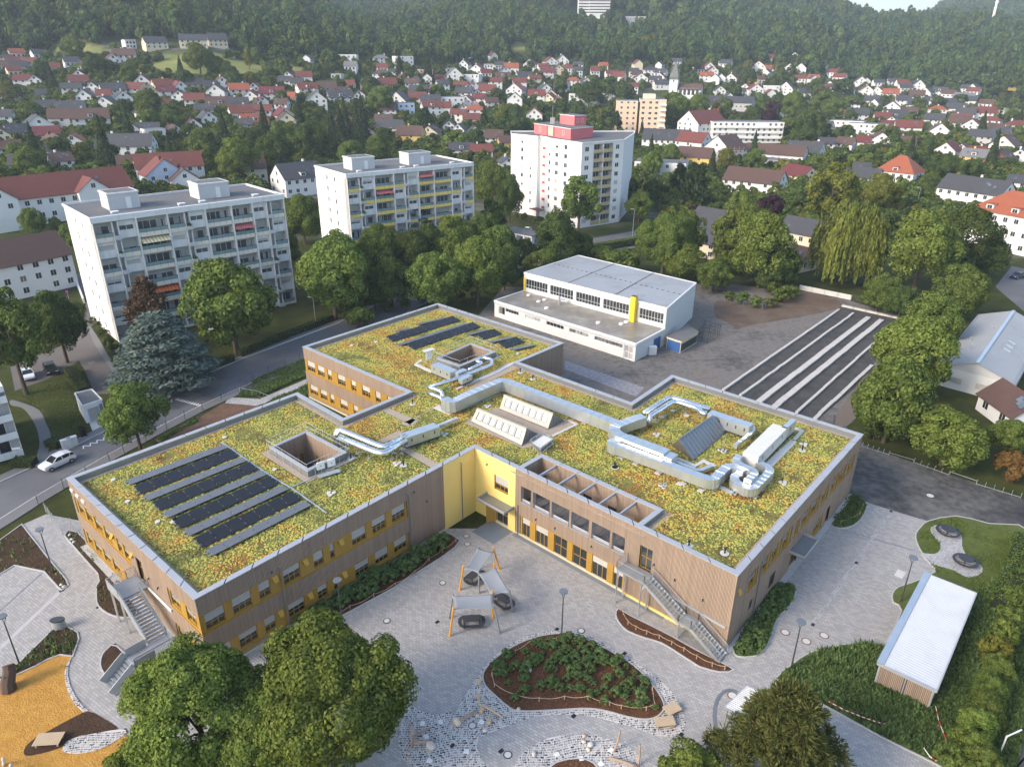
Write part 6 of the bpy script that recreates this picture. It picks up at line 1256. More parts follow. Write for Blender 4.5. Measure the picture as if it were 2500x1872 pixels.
wire_fence('wire fence behind the shrubs near the gymnasium', [at(RC[0]+x*KC, RC[1]+y*KC) for x, y in ((470,350),(640,385),(720,330))], 1.3, 2.0, M_greypole)
p, q = at(2050+20, 700), at(2090, 712)
g = MB()
for a, b2 in (((1440,885),(1550,905)),((1550,905),(1620,935))):
 pa, qa = at(LC[0]+a[0]*KC, LC[1]+a[1]*KC, 0), at(LC[0]+b2[0]*KC, LC[1]+b2[1]*KC, 0); railing(g, pa, qa, 1.0, 1.0)
props(g.build('handrail', M_galv), 'thin handrail beside the path to the far wing', 'railing')
for lb, lst in (('row of low bicycle rails nearest the school corner', [(1240,1205),(1400,1255)]), ('row of low bicycle rails in the middle of the hedge', [(1550,1300),(1760,1375)]), ('row of low bicycle rails at the right edge', [(1925,1430),(2190,1510)])):
 p, q = (at(RC[0]+x*KC, RC[1]+y*KC) for x, y in lst); t = thing('bicycle_rack', lb, 'bicycle rack', tuple(p), group='bicycle racks along the hedge'); n = 5; u = (q-p).normalized(); w = Vector((-u.y,u.x,0))
 for k in range(n+1): c = p+(q-p)*k/n; g = MB(); g.tube([c-w*.2, c-w*.2+Vector((0,0,.55)), c+w*.15+Vector((0,0,.65)), c+w*.25+Vector((0,0,.35))], .025, 6); g.build('hoop', M_galv, t)
 g = MB(); g.bar(p+Vector((0,0,.08)), q+Vector((0,0,.08)), .06, .06); g.build('rail', M_galv, t)
for lb, lst in (('low tubular rail linking two bicycle racks on the left', [(1400,1255),(1550,1300)]), ('low tubular rail linking two bicycle racks on the right', [(1765,1370),(1925,1425)])):
 p, q = (at(RC[0]+x*KC, RC[1]+y*KC) for x, y in lst); g = MB(); g.bar(p+Vector((0,0,.4)), q+Vector((0,0,.4)), .06, .06); g.bar(p, p+Vector((0,0,.4)), .06, .06); g.bar(q, q+Vector((0,0,.4)), .06, .06); props(g.build('barrier_rail', M_galv), lb, 'railing', 'low rails along the hedge')
# metal hall on the right
f0, fr, f1 = at(1600+1755*KC, 600+705*KC, 4.0), at(1600+1935*KC, 600+700*KC, 5.6), at(1600+2150*KC, 600+822*KC, 3.6)
f0 = at(1600+1700*KC, 600+708*KC, 3.6)
bk_r = at(1600+2150*KC, 600+390*KC, 5.6); dirv = Vector((bk_r.x-fr.x, bk_r.y-fr.y, 0)); b0, b1 = f0+dirv, f1+dirv
hall = thing('metal_hall', 'pale hall with ribbed grey metal gable roof on the right', 'hall', (f1.x, f1.y, 0))
def tri(p, z): return Vector((p.x, p.y, z))
F = Frame((f0.x,f0.y), (f1.x,f1.y), out=-dirv); g = MB(); hol = [(F.L*.2,F.L*.36,1.0,2.0),(F.L*.55,F.L*.73,1.0,2.0)]; holed(g, F, 0, F.L, 0, 3.4, hol, 0, .15); g.poly([F.p(0,0,3.4), F.p(F.L,0,3.4), Vector((fr.x,fr.y,5.5))]); g.build('gable_wall', M_gymwall, hall)
for h in hol: add_window(F, hall, *h, n=-.1, blind=.92, frame=M_greypole, lights=1, transom=False)
for a, b2 in ((f1,b1),(f0,b0)): g = MB(); g.poly([tri(a,0), tri(b2,0), tri(b2,3.6), tri(a,3.6)]); g.build('wall', M_gymwall, hall)
M_hallroof = mat('ribbed_grey_roof', (.34,.345,.35), .4, metal=.3, var=.14, scale=.2, dirt=((.25,.22,.19),.35,.55,.4))
r0, r1 = Vector((fr.x,fr.y,5.62)), Vector((bk_r.x,bk_r.y,5.62)); ov = (r0-r1).normalized()*.4
for e0, e1 in ((tri(f0,3.45),tri(b0,3.45)),(tri(f1,3.45),tri(b1,3.45))):
 x0 = e0+(e0-r0).normalized()*.3+ov; x1 = e1+(e1-r1).normalized()*.3; corrugated(hall, r0+ov, r1, x1, x0, 70, M_hallroof, .045)
g = MB(); g.bar(r0+ov+Vector((0,0,.06)), r1+Vector((0,0,.06)), .5, .06); g.build('ridge_cap', M_galv, hall)
for u, s, h in ((.25,.55,.9),(.42,.35,.7),(.5,.6,.6),(.62,.75,.6)): q = tri(f0,3.45)+(tri(b0,3.45)-tri(f0,3.45))*u; q = q+(r0+(r1-r0)*u-q)*s; g = MB(); g.tube([q, q+Vector((0,0,h))], .08, 8); g.build('roof_pipe', M_galv, hall)
for u in (.35,.42,.49): q = r0+(r1-r0)*u+(tri(f1,3.45)-r0)*.45; g = MB(); g.bar(q-(tri(f1,3.45)-r0)*.1+Vector((0,0,.1)), q+(tri(f1,3.45)-r0)*.1+Vector((0,0,.1)), .5, .12); g.build('roof_window', M_galv, hall)
# generic gabled house
M_RF = {'r': mat('red_tiles', (.155,.044,.032), .75, var=.2, scale=.8, fine=.3), 'o': mat('orange_tiles', (.30,.085,.038), .7, var=.15, scale=.8, fine=.25), 'd': mat('slate_tiles', (.055,.055,.060), .65, var=.2, scale=.6, fine=.2), 'b': mat('brown_tiles', (.095,.052,.040), .75, var=.22, scale=.7, fine=.25), 'm': mat('wine_tiles', (.125,.026,.028), .75, var=.2, scale=.8, fine=.25), 'g': mat('grey_tiles', (.16,.16,.165), .7, var=.2, fine=.2), 'f': M_rooffelt}
M_WL = {'w': mat('house_white', (.70,.69,.67), .8, var=.05, scale=.15), 'c': mat('house_cream', (.66,.58,.42), .8, var=.06), 'y': mat('house_yellow', (.72,.50,.14), .8, var=.06), 'g': mat('house_grey', (.42,.41,.40), .8, var=.08), 'k': mat('house_brick', (.24,.095,.055), .85, var=.15), 'p': mat('house_pink', (.62,.40,.34), .8, var=.06), 'l': mat('house_blue', (.47,.55,.66), .8, var=.05)}
def winbox(w, h):
 key = ('wb', round(w,1), round(h,1))
 if key not in WCACHE:
  g = MB(); g.box(-w/2, w/2, -.03, .03, 0, h, 0); g.box(-w/2+.08, w/2-.08, -.045, -.02, .08, h-.08, 1); g.box(-.03, .03, -.055, -.02, .08, h-.08, 0); WCACHE[key] = g.mesh('window', [M_winwhite, M_glass])
 return WCACHE[key]
RS = random.Random(77); M_cglass0 = glass('roof_window_glass', (.10,.12,.14), .1)
def d_near(P): return 0 < math.hypot(P[0], P[1]) < 620
def house(P, L, D, wall_h, roof, rz, rc, wc, label=None, name='house', gable=.78, windows=True, floors=2, chimney=True, over=.45, dormer=0, group=None, cat='house', flatrim=True):
 """ridge along local x; L long, D deep; front (towards the viewer) is local -y"""
 t = thing(name, label, cat, tuple(P), rz, group); h = wall_h; rh = D/2*gable if roof in 'gh' else 0; wm = M_WL[wc]
 g = MB(); g.prism([(-L/2,-D/2),(L/2,-D/2),(L/2,D/2),(-L/2,D/2)], -2.5, h, bottom=False)
 if roof == 'g':
  for s in (-1, 1): g.poly([(s*L/2,-D/2,h), (s*L/2,D/2,h), (s*L/2,0,h+rh-.02)])
 g.build('wall', wm, t, local=True)
 rf = None; o = over; rm = M_RF[rc]
 if roof == 'g':
  for s in (-1, 1):
   e = MB(); k = rh/(D/2); y1 = s*(D/2+o); z1 = h-o*k; tk = .14
   q = [(-L/2-o*.7,0,h+rh), (L/2+o*.7,0,h+rh), (L/2+o*.7,y1,z1), (-L/2-o*.7,y1,z1)]; up = [(x,y,z+tk) for x, y, z in q]
   e.poly(up); e.poly(q[::-1]);
   for i in range(4): e.poly([q[i], q[(i+1)%4], up[(i+1)%4], up[i]])
   rf = e.build('roof', rm, t, local=True)
 elif roof == 'h':
  e = MB(); rl = max(.2, L/2-D/2*.85); z0 = h-.1; bse = [(-L/2-o,-D/2-o,z0),(L/2+o,-D/2-o,z0),(L/2+o,D/2+o,z0),(-L/2-o,D/2+o,z0)]; r_ = [(-rl,0,h+rh),(rl,0,h+rh)]
  e.poly([bse[0],bse[1],r_[1],r_[0]]); e.poly([bse[1],bse[2],r_[1]]); e.poly([bse[2],bse[3],r_[0],r_[1]]); e.poly([bse[3],bse[0],r_[0]]); e.poly(bse[::-1]); rf = e.build('roof', rm, t, local=True)
 else:
  e = MB(); e.prism([(-L/2,-D/2),(L/2,-D/2),(L/2,D/2),(-L/2,D/2)], h, h+.25, 0, 1);
  rf = e.build('roof', [M_rooffelt, wm], t, local=True)
 if chimney and roof in 'gh':
  e = MB(); x = RS.uniform(-.3,.3)*L; e.box(x-.35, x+.35, .2, .9, h+rh*.55, h+rh+.9); c = e.build('chimney', M_RF['b'] if RS.random() < .6 else wm, rf, local=True)
 if windows:
  me = winbox(1.3, 1.4); fh = h/max(1, floors)
  def put(x, y, z, r): w = sub('window', me, t); w.location = (x, y, z); w.rotation_euler = (0, 0, r)
  for f in range(floors):
   z = f*fh+fh*.36; n = max(2, int(L/3.0))
   for i in range(n):
    if RS.random() < .85: put(-L/2+L*(i+.5)/n, -D/2-.02, z, 0)
   for s in (-1, 1):
    n = max(2, int(D/3.4))
    for i in range(n):
     if RS.random() < .8: put(s*(L/2+.02), -D/2+D*(i+.5)/n, z, s*math.pi/2)
  if roof == 'g':
   for s in (-1, 1): put(s*(L/2+.02), 0, h+rh*.18, s*math.pi/2)
 if roof == 'g' and d_near(P) and RS.random() < .6:
  k = rh/(D/2)
  for i in range(RS.randint(1, 3)):
   x = RS.uniform(-.4,.4)*L; y = -D*RS.uniform(.15,.35); e = MB(); a_ = math.atan(k); Mx = Matrix.Translation((x,y,h+rh+y*k+.16)) @ Matrix.Rotation(a_, 4, 'X'); e.box(-.45,.45,-.6,.6,0,.06,0,Mx); e.box(-.36,.36,-.5,.5,.06,.07,1,Mx); e.build('roof_window', [M_dark, M_cglass0], rf, local=True)
 for i in range(dormer):
  x = -L/2+L*(i+.7)/(dormer+.4); k = rh/(D/2); y = -D/2+.6; e = MB(); e.box(x-1.0, x+1.0, y, y+2.2, h+.2, h+1.9, 0); d = e.build('dormer', M_WL['w'], t, local=True); e = MB(); e.box(x-1.2, x+1.2, y-.25, y+2.6, h+1.9, h+2.05); e.build('dormer_roof', rm, d, local=True); w = sub('window', winbox(1.5, 1.1), d); w.location = (x, y-.02, h+.6)
 return t
# apartment blocks with balconies
M_tan = mat('tan_panel', (.52,.40,.22), .7, var=.05); M_creampanel = mat('cream_balcony', (.72,.66,.56), .7, var=.05); M_yelbalc = mat('yellow_balcony', (.78,.58,.16), .7, var=.05)
M_fasc = mat('white_concrete', (.70,.70,.69), .75, var=.06, scale=.3, dirt=((.42,.40,.37),.5,.5,.4), streak=True); M_greywall = mat('grey_wall', (.50,.51,.52), .8, var=.06)  # plain grey for recess walls, balcony slabs, planters and lift houses
M_aglass = glass('apartment_glass', (.075,.082,.09), .1); M_curtain = mat('curtain', (.42,.42,.41), .8, var=.25, scale=1.0)
PLANT_SPOTS = []
def slab_block(label, FL, FR, depth, ht, floors, bays, panel, awn, lifts):
 F = Frame(FL, FR); t = thing('apartment_block', label, 'apartment block', (*FL, 0)); dn = -F.n; sh = (ht-1.0)/floors; REC = -1.7; R = random.Random(int(F.L*7+FL[0]))
 bl, br = F.p(0,-depth,0), F.p(F.L,-depth,0)
 for E, nm in ((Frame(g2(bl), FL, out=-F.x), 'l'), (Frame(FR, g2(br), out=F.x), 'r')):
  hol = [(s, s+.85, f*(ht-1)/8+1.0, f*(ht-1)/8+2.2) for f in range(8) for s in (E.L*.36, E.L*.60)] if nm == 'l' else []
  g = MB(); holed(g, E, 0, E.L, 0, ht, hol, 0, .2); g.build('end_wall', M_white, t)
  for h in hol: add_window(E, t, *h, n=-.12, blind=R.choice((0,0,0,.5)), frame=M_winwhite, lights=1, transom=False, fw=.06)
 E = Frame(g2(br), g2(bl), out=dn); g = MB(); E.rect(g, 0, E.L, 0, 0, ht); g.build('back_wall', M_white, t)
 g = MB(); F.rect(g, 0, F.L, REC, 0, ht); g.build('recess_wall', M_greywall, t)
 g = MB(); F.box(g, -.15, F.L+.15, -.35, .2, ht-.95, ht+.05); g.build('fascia', M_fasc, t)
 g = MB(); g.prism([g2(F.p(-.1,0,0)), g2(F.p(F.L+.1,0,0)), g2(F.p(F.L+.1,-depth-.1,0)), g2(F.p(-.1,-depth-.1,0))], ht-.5, ht-.3); g.build('roof', M_rooffelt, t)
 g = MB()
 for a, b2 in (((F.L+.1,0),(F.L+.1,-depth)),((F.L,-depth),(0,-depth)),((-.1,-depth),(-.1,0))): g.bar(F.p(a[0],a[1],ht-.15), F.p(b2[0],b2[1],ht-.15), .25, .45)
 g.build('parapet', M_fasc, t)
 s = 0.0; bounds = [0.0]
 for w, k in bays: s += w; bounds.append(s)
 sc = F.L/s; bounds = [b2*sc for b2 in bounds]
 for b2 in bounds: g = MB(); F.box(g, max(0, b2-.14), min(F.L, b2+.14), REC, .25, 0, ht-.96); g.build('fin_wall', M_fasc, t)
 def balcony(a0, a1, f, n):
  z = f*sh; g = MB(); F.box(g, a0, a1, REC, -.05, z-.12, z+.05); bo = g.build('balcony', M_greywall, t); w = (a1-a0)/n
  for i in range(n):
   x0, x1 = a0+w*i+.02, a0+w*(i+1)-.02; g = MB(); F.box(g, x0, x1, .0, .05, z-.32, z+.48); g.build('lower_panel', panel, bo); g = MB(); F.box(g, x0, x1, .01, .04, z+.52, z+1.15); g.build('glass_panel', M_glass_teal, bo)
  g = MB(); F.box(g, a0, a1, -.03, .06, z+1.15, z+1.2); F.box(g, a0, a1, -.02, .055, z+.48, z+.52)
  for i in range(n+1): F.box(g, min(max(a0, a0+w*i-.02), a1-.04), min(max(a0, a0+w*i-.02), a1-.04)+.04, -.02, .058, z-.1, z+1.15)
  g.build('rail', M_dark, bo)
 def glazing(a0, a1, f, dark=True):
  z = f*sh+.08; k = max(2, round((a1-a0)/1.3)); o = add_window(F, t, a0+.15, a1-.15, z, z+2.2, n=REC+.12, blind=R.choice((0,0,0,.3,.55)), frame=M_winwhite, lights=k, transom=False, fw=.07, gl=M_aglass)
  if R.random() < .85:
   c = MB(); x = R.uniform(a0+.2, a1-1.2); M_ = Matrix.Identity(4); F.box(c, x, x+R.uniform(.6,1.3), REC+.125, REC+.135, z+.1, z+2.1); cu = c.build('curtain', M_curtain, o)
   cu.matrix_parent_inverse = (o.parent.matrix_basis @ o.matrix_parent_inverse @ o.matrix_basis).inverted()
 for bi, (w, kind) in enumerate(bays):
  a0, a1 = bounds[bi]+.16, bounds[bi+1]-.16
  for f in range(floors):
   z = f*sh
   if kind == 'w':
    balcony(a0, a1, f, 4); glazing(a0, a1, f)
    if (bi, f) in awn:
     g = MB(); c0 = awn[bi, f]; nst = 16; bo = None
     for i in range(nst): x0 = a0+.1+(a1-a0-.2)*i/nst; x1 = a0+.1+(a1-a0-.2)*(i+1)/nst; g.poly([F.p(x0,-.7,z+2.45), F.p(x1,-.7,z+2.45), F.p(x1,.75,z+1.75), F.p(x0,.75,z+1.75)], i % 2)
     g.build('awning', c0, t)
   else:
    mid = (a0+a1)/2; flip = (f+bi) % 2 == 0
    bx0, bx1 = (a0, mid-.5) if flip else (mid+.5, a1); wx0, wx1 = (mid+.5, a1) if flip else (a0, mid-.5)
    balcony(bx0, bx1, f, 2); glazing(bx0, bx1, f)
    g = MB(); hh = (wx0+.25, wx1-.25, z+1.25, z+2.15); holed(g, F, wx0, wx1, z-.12, z+sh-.12, [hh], -.35, .3); g.build('infill_wall', M_fasc, t)
    add_window(F, t, *hh, n=-.55, blind=R.choice((0,0,.5,.9)), frame=M_winwhite, lights=2, transom=False, fw=.06, gl=M_aglass)
    g = MB(); F.box(g, mid-.5, mid-.38, -.6, .3, z-.12, z+sh-.13); F.box(g, mid+.38, mid+.5, -.6, .3, z-.12, z+sh-.13); g.build('planter_frame', M_fasc, t)
    g = MB(); F.box(g, mid-.62, mid+.62, .05, .75, z-.05, z+.55); pl = g.build('planter_box', M_greywall, t); PLANT_SPOTS.append((pl, F, mid, z+.5))
 for u0, u1, n0, n1 in lifts:
  g = MB(); a = [g2(F.p(F.L*u0, n0, 0)), g2(F.p(F.L*u1, n0, 0)), g2(F.p(F.L*u1, n1, 0)), g2(F.p(F.L*u0, n1, 0))]; g.prism(a, ht-.3, ht+2.5); lh = g.build('lift_house', M_greywall, t)
  g = MB(); g.prism(offset_poly(a, -.12), ht+2.5, ht+2.75); g.build('lift_roof', M_fasc, lh); g = MB(); g.prism(offset_poly(a, .25), ht+2.7, ht+2.76); g.build('lift_felt', M_rooffelt, lh); g = MB(); F.box(g, F.L*(u0+u1)/2+.3, F.L*(u0+u1)/2+1.2, n0, n0+.06, ht-.25, ht+1.8); g.build('lift_door', M_winwhite, lh)
 for u in (.12, .45, .56, .86):
  g = MB(); F.box(g, F.L*u, F.L*u+1.1, -3.6, -2.7, ht-.3, ht+.05); o = g.build('roof_hatch', M_greywall, t); g = MB(); F.box(g, F.L*u-.08, F.L*u+1.18, -3.68, -2.62, ht+.05, ht+.14); g.build('hatch_lid', M_fasc, o)
 return F
A1L, A1R = at2(219.8,533,23), at2(690.4,474.8,23); A2L, A2R = at2(844.7,425.7,22.8), at2(1154.6,396.8,22.8)
aw_y = [mat('awning_yellow', (.68,.48,.12), .8), mat('awning_white', (.72,.70,.62), .8)]; aw_o = [mat('awning_orange', (.60,.15,.03), .8), mat('awning_rust', (.42,.09,.03), .8)]; aw_r = [mat('awning_red', (.45,.06,.07), .8), mat('awning_rose', (.55,.22,.22), .8)]
F_A1 = slab_block('white slab block with cream balcony bands, nearest the street', A1L, A1R, 17.6, 23, 7, [(7.2,'s'),(5.5,'w'),(7.0,'s'),(5.1,'w'),(4.3,'w'),(6.8,'s')], M_creampanel, {(1,5):aw_y, (1,2):aw_o, (4,5):aw_r}, [(.14,.29,-6.5,-11.5),(.60,.77,-6.5,-11.5)])
F_A2 = slab_block('white slab block with yellow balcony bands behind the first block', A2L, A2R, 18.5, 22.8, 7, [(7.2,'s'),(5.3,'w'),(7.0,'s'),(4.6,'w'),(5.4,'w'),(6.8,'s')], M_yelbalc, {(3,6):aw_r, (1,5):aw_r}, [(.13,.30,-6.5,-11.5),(.57,.75,-6.5,-11.5)])
# point tower with pink penthouse
M_tower = mat('tower_white', (.75,.74,.72), .8, var=.03, scale=.3); M_pink2 = mat('pink_render', (.62,.16,.17), .8, var=.05); M_pinktrim = mat('red_trim', (.55,.08,.06), .6)
HT_ = 25.4; tw = thing('apartment_tower', 'white apartment tower with a pink penthouse', 'apartment tower', (*at2(1412.5,554), 0))
P0 = at2(1421,350,HT_); P1 = at2(1333,337,HT_); P2 = at2(1524,342,HT_); Q0 = at2(1288,331,HT_); Q1 = at2(1247.8,327.4,HT_); P3 = at2(1549,325.5,HT_)
F_tl = Frame(P1, P0); F_tr = Frame(P0, P2); sh = (HT_-1.2)/9
def twin(F, s, f, w=1.3, h=1.35, l=2): add_window(F, tw, s, s+w, f*sh+1.3, f*sh+1.3+h, n=-.12, blind=RS.choice((0,0,0,.45,.9)), frame=M_winwhite, lights=l, transom=False, fw=.07)
def tower_face(F, cols, extra=()):
 hol = [(s, s+w, f*sh+1.3, f*sh+1.3+1.35) for s, w in cols for f in range(9)]+list(extra); g = MB(); holed(g, F, 0, F.L, 0, HT_, hol, 0, .22); g.build('wall', M_tower, tw)
 for s, w in cols:
  for f in range(9): twin(F, s, f, w, 1.35, 1 if w < 1 else 2)
tower_face(F_tl, [(F_tl.L*.09,.9),(F_tl.L*.28,1.5),(F_tl.L*.53,1.5)])
rec = (F_tr.L*.28, F_tr.L*.74, .8, HT_-.6); tower_face(F_tr, [(F_tr.L*.08,1.7),(F_tr.L*.81,1.6)], [rec])
g = MB(); F_tr.rect(g, rec[0], rec[1], -1.5, rec[2], rec[3])
for s in (rec[0], rec[1]): g.poly([F_tr.p(s,0,rec[2]), F_tr.p(s,-1.5,rec[2]), F_tr.p(s,-1.5,rec[3]), F_tr.p(s,0,rec[3])])
F_tr.rect(g, rec[0], rec[1], -1.5, 0, 1); g.build('recess_wall', M_greywall, tw)
mid = (rec[0]+rec[1])/2
for f in range(9):
 z = f*sh+.75
 for a0, a1 in ((rec[0], mid-.1), (mid+.1, rec[1])):
  g = MB(); F_tr.box(g, a0, a1, -1.5, -.02, z-.15, z); bo = g.build('balcony', M_greywall, tw); n = 4; w = (a1-a0)/n
  for i in range(n): g = MB(); F_tr.box(g, a0+w*i+.03, a0+w*(i+1)-.03, .0, .06, z-.05, z+1.0); g.build('panel', M_tan, bo)
  g = MB(); F_tr.box(g, a0, a1, -.04, .0, z-.1, z+1.03); F_tr.box(g, a0, a1, -.3, .05, z-.28, z-.16); g.build('green_edge', mat('green_trim', (.02,.12,.09), .6), bo)
  add_window(F_tr, tw, a0+.3, a1-.2, z+.1, z+2.2, n=-1.4, blind=0, frame=M_winwhite, lights=3, transom=False, fw=.07, gl=M_aglass)
g = MB(); F_tr.box(g, mid-.1, mid+.1, -1.5, .05, .5, HT_-.7); g.build('fin_wall', M_tower, tw)
F_l1 = Frame(Q1, Q0); tower_face(F_l1, [(F_l1.L*.62,.85)]); nq = Vector((P1[0]-Q0[0], P1[1]-Q0[1]))
Q2 = at2(1313,334,HT_); F_l2 = Frame(Q0, Q2, out=F_tl.n); tower_face(F_l2, [(F_l2.L*.25,.75)])
back = F_tl.n*-14; F_l3 = Frame(Q2, P1); g = MB(); F_l3.rect(g, 0, F_l3.L, -1.2, 0, HT_); F_l3.rect(g, 0, .01, -1.2, 0, HT_)
for a, b2 in ((Q2, g2(F_l3.p(0,-1.2,0))), (g2(F_l3.p(F_l3.L,-1.2,0)), P1)): g.poly([(*a,0),(*b2,0),(*b2,HT_),(*a,HT_)])
g.build('entrance_recess', M_tower, tw)
for f in range(1, 9): g = MB(); F_l3.box(g, F_l3.L*.35, F_l3.L*.95, -1.15, -.9, f*sh+.2, f*sh+.9); g.build('red_sill', M_pinktrim, tw)
q3 = Vector((*P3, 0)); p2 = Vector((*P2, 0)); F_r2 = Frame(P2, P3); g = MB(); F_r2.rect(g, 0, F_r2.L, 0, 0, HT_); g.build('wall', M_tower, tw)
aw = lambda p, d: Vector((p[0], p[1], 0))*(1+d/math.hypot(p[0], p[1])); r3 = aw(P3, 7); rear = [Q1, Q0, Q2, g2(F_l3.p(0,-1.2,0)), g2(F_l3.p(F_l3.L,-1.2,0)), P1, P0, P2, P3, g2(r3), g2(aw(Q1, 9))]
g = MB(); g.poly([(*P3,0), tuple(r3), (r3.x,r3.y,HT_), (*P3,HT_)]); e = Vector((*rear[-1],0)); g.poly([tuple(r3), tuple(e), (e.x,e.y,HT_), (r3.x,r3.y,HT_)]); g.poly([tuple(e), (*Q1,0), (*Q1,HT_), (e.x,e.y,HT_)]); g.build('back_wall', M_tower, tw)
g = MB(); sheet(g, rear, [], HT_-.15); g.build('roof', M_rooffelt, tw)
g = MB()
for i in range(len(rear)): g.bar((*rear[i],HT_), (*rear[(i+1)%len(rear)],HT_), .3, .35)
g.build('parapet', M_tower, tw)
a = [at2(1230+x*.1872, 260+y*.1872, HT_) for x, y in ((395,350),(870,432),(1160,400))]; ph = [a[0], a[1], a[2], tuple(Vector(a[0])+Vector(a[2])-Vector(a[1]))]
g = MB(); g.prism(ph, HT_-.1, HT_+3.0); po = g.build('penthouse', M_pink2, tw); g = MB(); g.prism(offset_poly(ph, -.15), HT_+3.0, HT_+3.2, 0, 1); g.build('penthouse_roof', [M_rooffelt, M_fasc], po)
Fp = Frame(ph[0], ph[1], out=F_tl.n)
for u, w in ((.14,1.3),(.78,1.3)): add_window(Fp, tw, Fp.L*u, Fp.L*u+w, HT_+.9, HT_+2.2, n=.02, blind=0, frame=M_winwhite, lights=1, transom=False)
g = MB(); Fp.box(g, Fp.L*.40, Fp.L*.55, .02, .1, HT_+.1, HT_+2.8); g.build('glass_blocks', mat('glass_block', (.45,.46,.40), .3), po); g = MB(); Fp.box(g, Fp.L*.38, Fp.L*.395, .02, .25, HT_-.5, HT_+3); Fp.box(g, Fp.L*.555, Fp.L*.57, .02, .25, HT_-.5, HT_+3); g.build('red_pilaster', M_pinktrim, po)
a = [at2(1230+x*.1872, 260+y*.1872, HT_+3.2) for x, y in ((728,225),(918,250),(1072,240))]; p2_ = [a[0], a[1], a[2], tuple(Vector(a[0])+Vector(a[2])-Vector(a[1]))]; g = MB(); g.prism(p2_, HT_+3.1, HT_+6.0); ul = g.build('lift_house', M_pink2, tw); g = MB(); g.prism(offset_poly(p2_, -.12), HT_+6.0, HT_+6.2, 0, 1); g.build('lift_roof', [M_rooffelt, M_fasc], ul)
Fu = Frame(p2_[1], p2_[2], out=F_tr.n)
for u in (.2, .58): add_window(Fu, tw, Fu.L*u, Fu.L*u+1.0, HT_+4.0, HT_+5.3, n=.02, blind=0, frame=M_winwhite, lights=1, transom=False)
q = at(1230+615*.1872, 260+230*.1872, HT_+3.2); g = MB()
for k in range(3): g.tube([(q.x+k*.5,q.y,HT_+3.1), (q.x+k*.5,q.y,HT_+5.2)], .25, 8)
g.tube([(q.x+.5,q.y,HT_+3.1),(q.x+.5,q.y,HT_+9)], .05, 5); g.build('flue', M_galv, tw)
fc = Frame(Q2, P1); g = MB(); fc.box(g, -.2, fc.L+.2, -.2, 2.4, 2.7, 2.95); eo = g.build('entrance_canopy', M_rooffelt, tw); g = MB(); fc.box(g, -.25, fc.L+.25, 2.4, 2.5, 2.65, 3.1); g.build('canopy_edge', M_pinktrim, eo)
# garages, transformer, utility boxes
ga = [at2(1222,557,3), at2(1300,572,3)]; F = Frame(at2(1222,562,2.6), at2(1298,578,2.6)); t = thing('garage_row', 'row of white garages with dark openings below the tower', 'garage', (*g2(F.p(0,0,0)), 0))
g = MB(); hol = [(F.L*k/4+.3, F.L*(k+1)/4-.3, .05, 2.2) for k in range(4)]; holed(g, F, 0, F.L, 0, 2.6, hol, 0, 1.5); g.build('wall', M_fasc, t); g = MB(); g.prism([g2(F.p(0,0,0)), g2(F.p(F.L,0,0)), g2(F.p(F.L,-6,0)), g2(F.p(0,-6,0))], 2.55, 2.75); g.build('roof', M_rooffelt, t)
for h in hol[:2]: g = MB(); F.box(g, h[0], h[1], -.2, -.12, h[2], h[3]); g.build('garage_door', M_dark, t)
F = Frame(at2(1250,622,1.5), at2(1335,640,1.5)); t = thing('retaining_wall', 'white retaining wall in front of the garages', 'wall', (*g2(F.p(0,0,0)), 0)); g = MB(); F.box(g, 0, F.L, -.3, 0, 0, 1.9); g.build('wall', M_fasc, t); g = MB(); g.prism([g2(F.p(0,0,0)), g2(F.p(F.L,0,0)), g2(F.p(F.L,-9,0)), g2(F.p(0,-9,0))], 1.85, 1.95); g.build('deck', M_rooffelt, t)
c = [at2(LC[0]+x*KC, LC[1]+y*KC, 2.9) for x, y in ((492,958),(610,920),(550,858),(448,882))]; t = thing('transformer_house', 'small flat-roofed white transformer house at the street corner', 'transformer', (*c[0], 0))
for i in range(4):
 F = Frame(c[i], c[(i+1)%4], out=Vector(c[i])-Vector(c[(i+2)%4])); g = MB(); F.rect(g, 0, F.L, 0, 0, 2.8); g.build('wall', M_fasc, t)
 if i == 0:
  g = MB(); F.box(g, F.L*.2, F.L*.75, 0, .06, .1, 2.1); d = g.build('steel_door', M_galvdull, t); g = MB(); F.box(g, F.L*.42, F.L*.5, .06, .08, 1.2, 1.45); g.build('warning_sign', M_yelpanel, d)
  g = MB(); F.box(g, F.L*.8, F.L*.95, 0, .06, .3, 2.3); g.build('vent_grille', M_zincdark, t)
g = MB(); sheet(g, offset_poly(c, .15), [], 2.75); g.build('roof', M_rooffelt, t); g = MB()
for i in range(4): g.bar((*c[i],2.8), (*c[(i+1)%4],2.8), .16, .25)
g.build('roof_edge', M_fasc, t); surface('concrete_forecourt', pts2(*LC, [(530,1045),(620,1010),(655,1080),(560,1125)]), -.1, .03, M_concrete)
for x, lb in ((405,'left'), (440,'right')): q = at(LC[0]+x*KC, LC[1]+(1212-(x-405)*.4)*KC); t = thing('utility_box', 'pale grey utility box by the street hedge, %s of two' % lb, 'utility box', (q.x,q.y,0), .65, 'utility boxes'); g = MB(); g.box(-.6,.6,-.25,.25,0,1.3); g.build('body', M_gymwall, t, local=True); g = MB(); g.box(-.64,.64,-.29,.29,1.3,1.38); g.build('lid', M_winwhite, t, local=True); g = MB(); g.box(-.56,-.02,-.27,-.25,.1,1.2); g.build('door', M_gymwall, t, local=True)
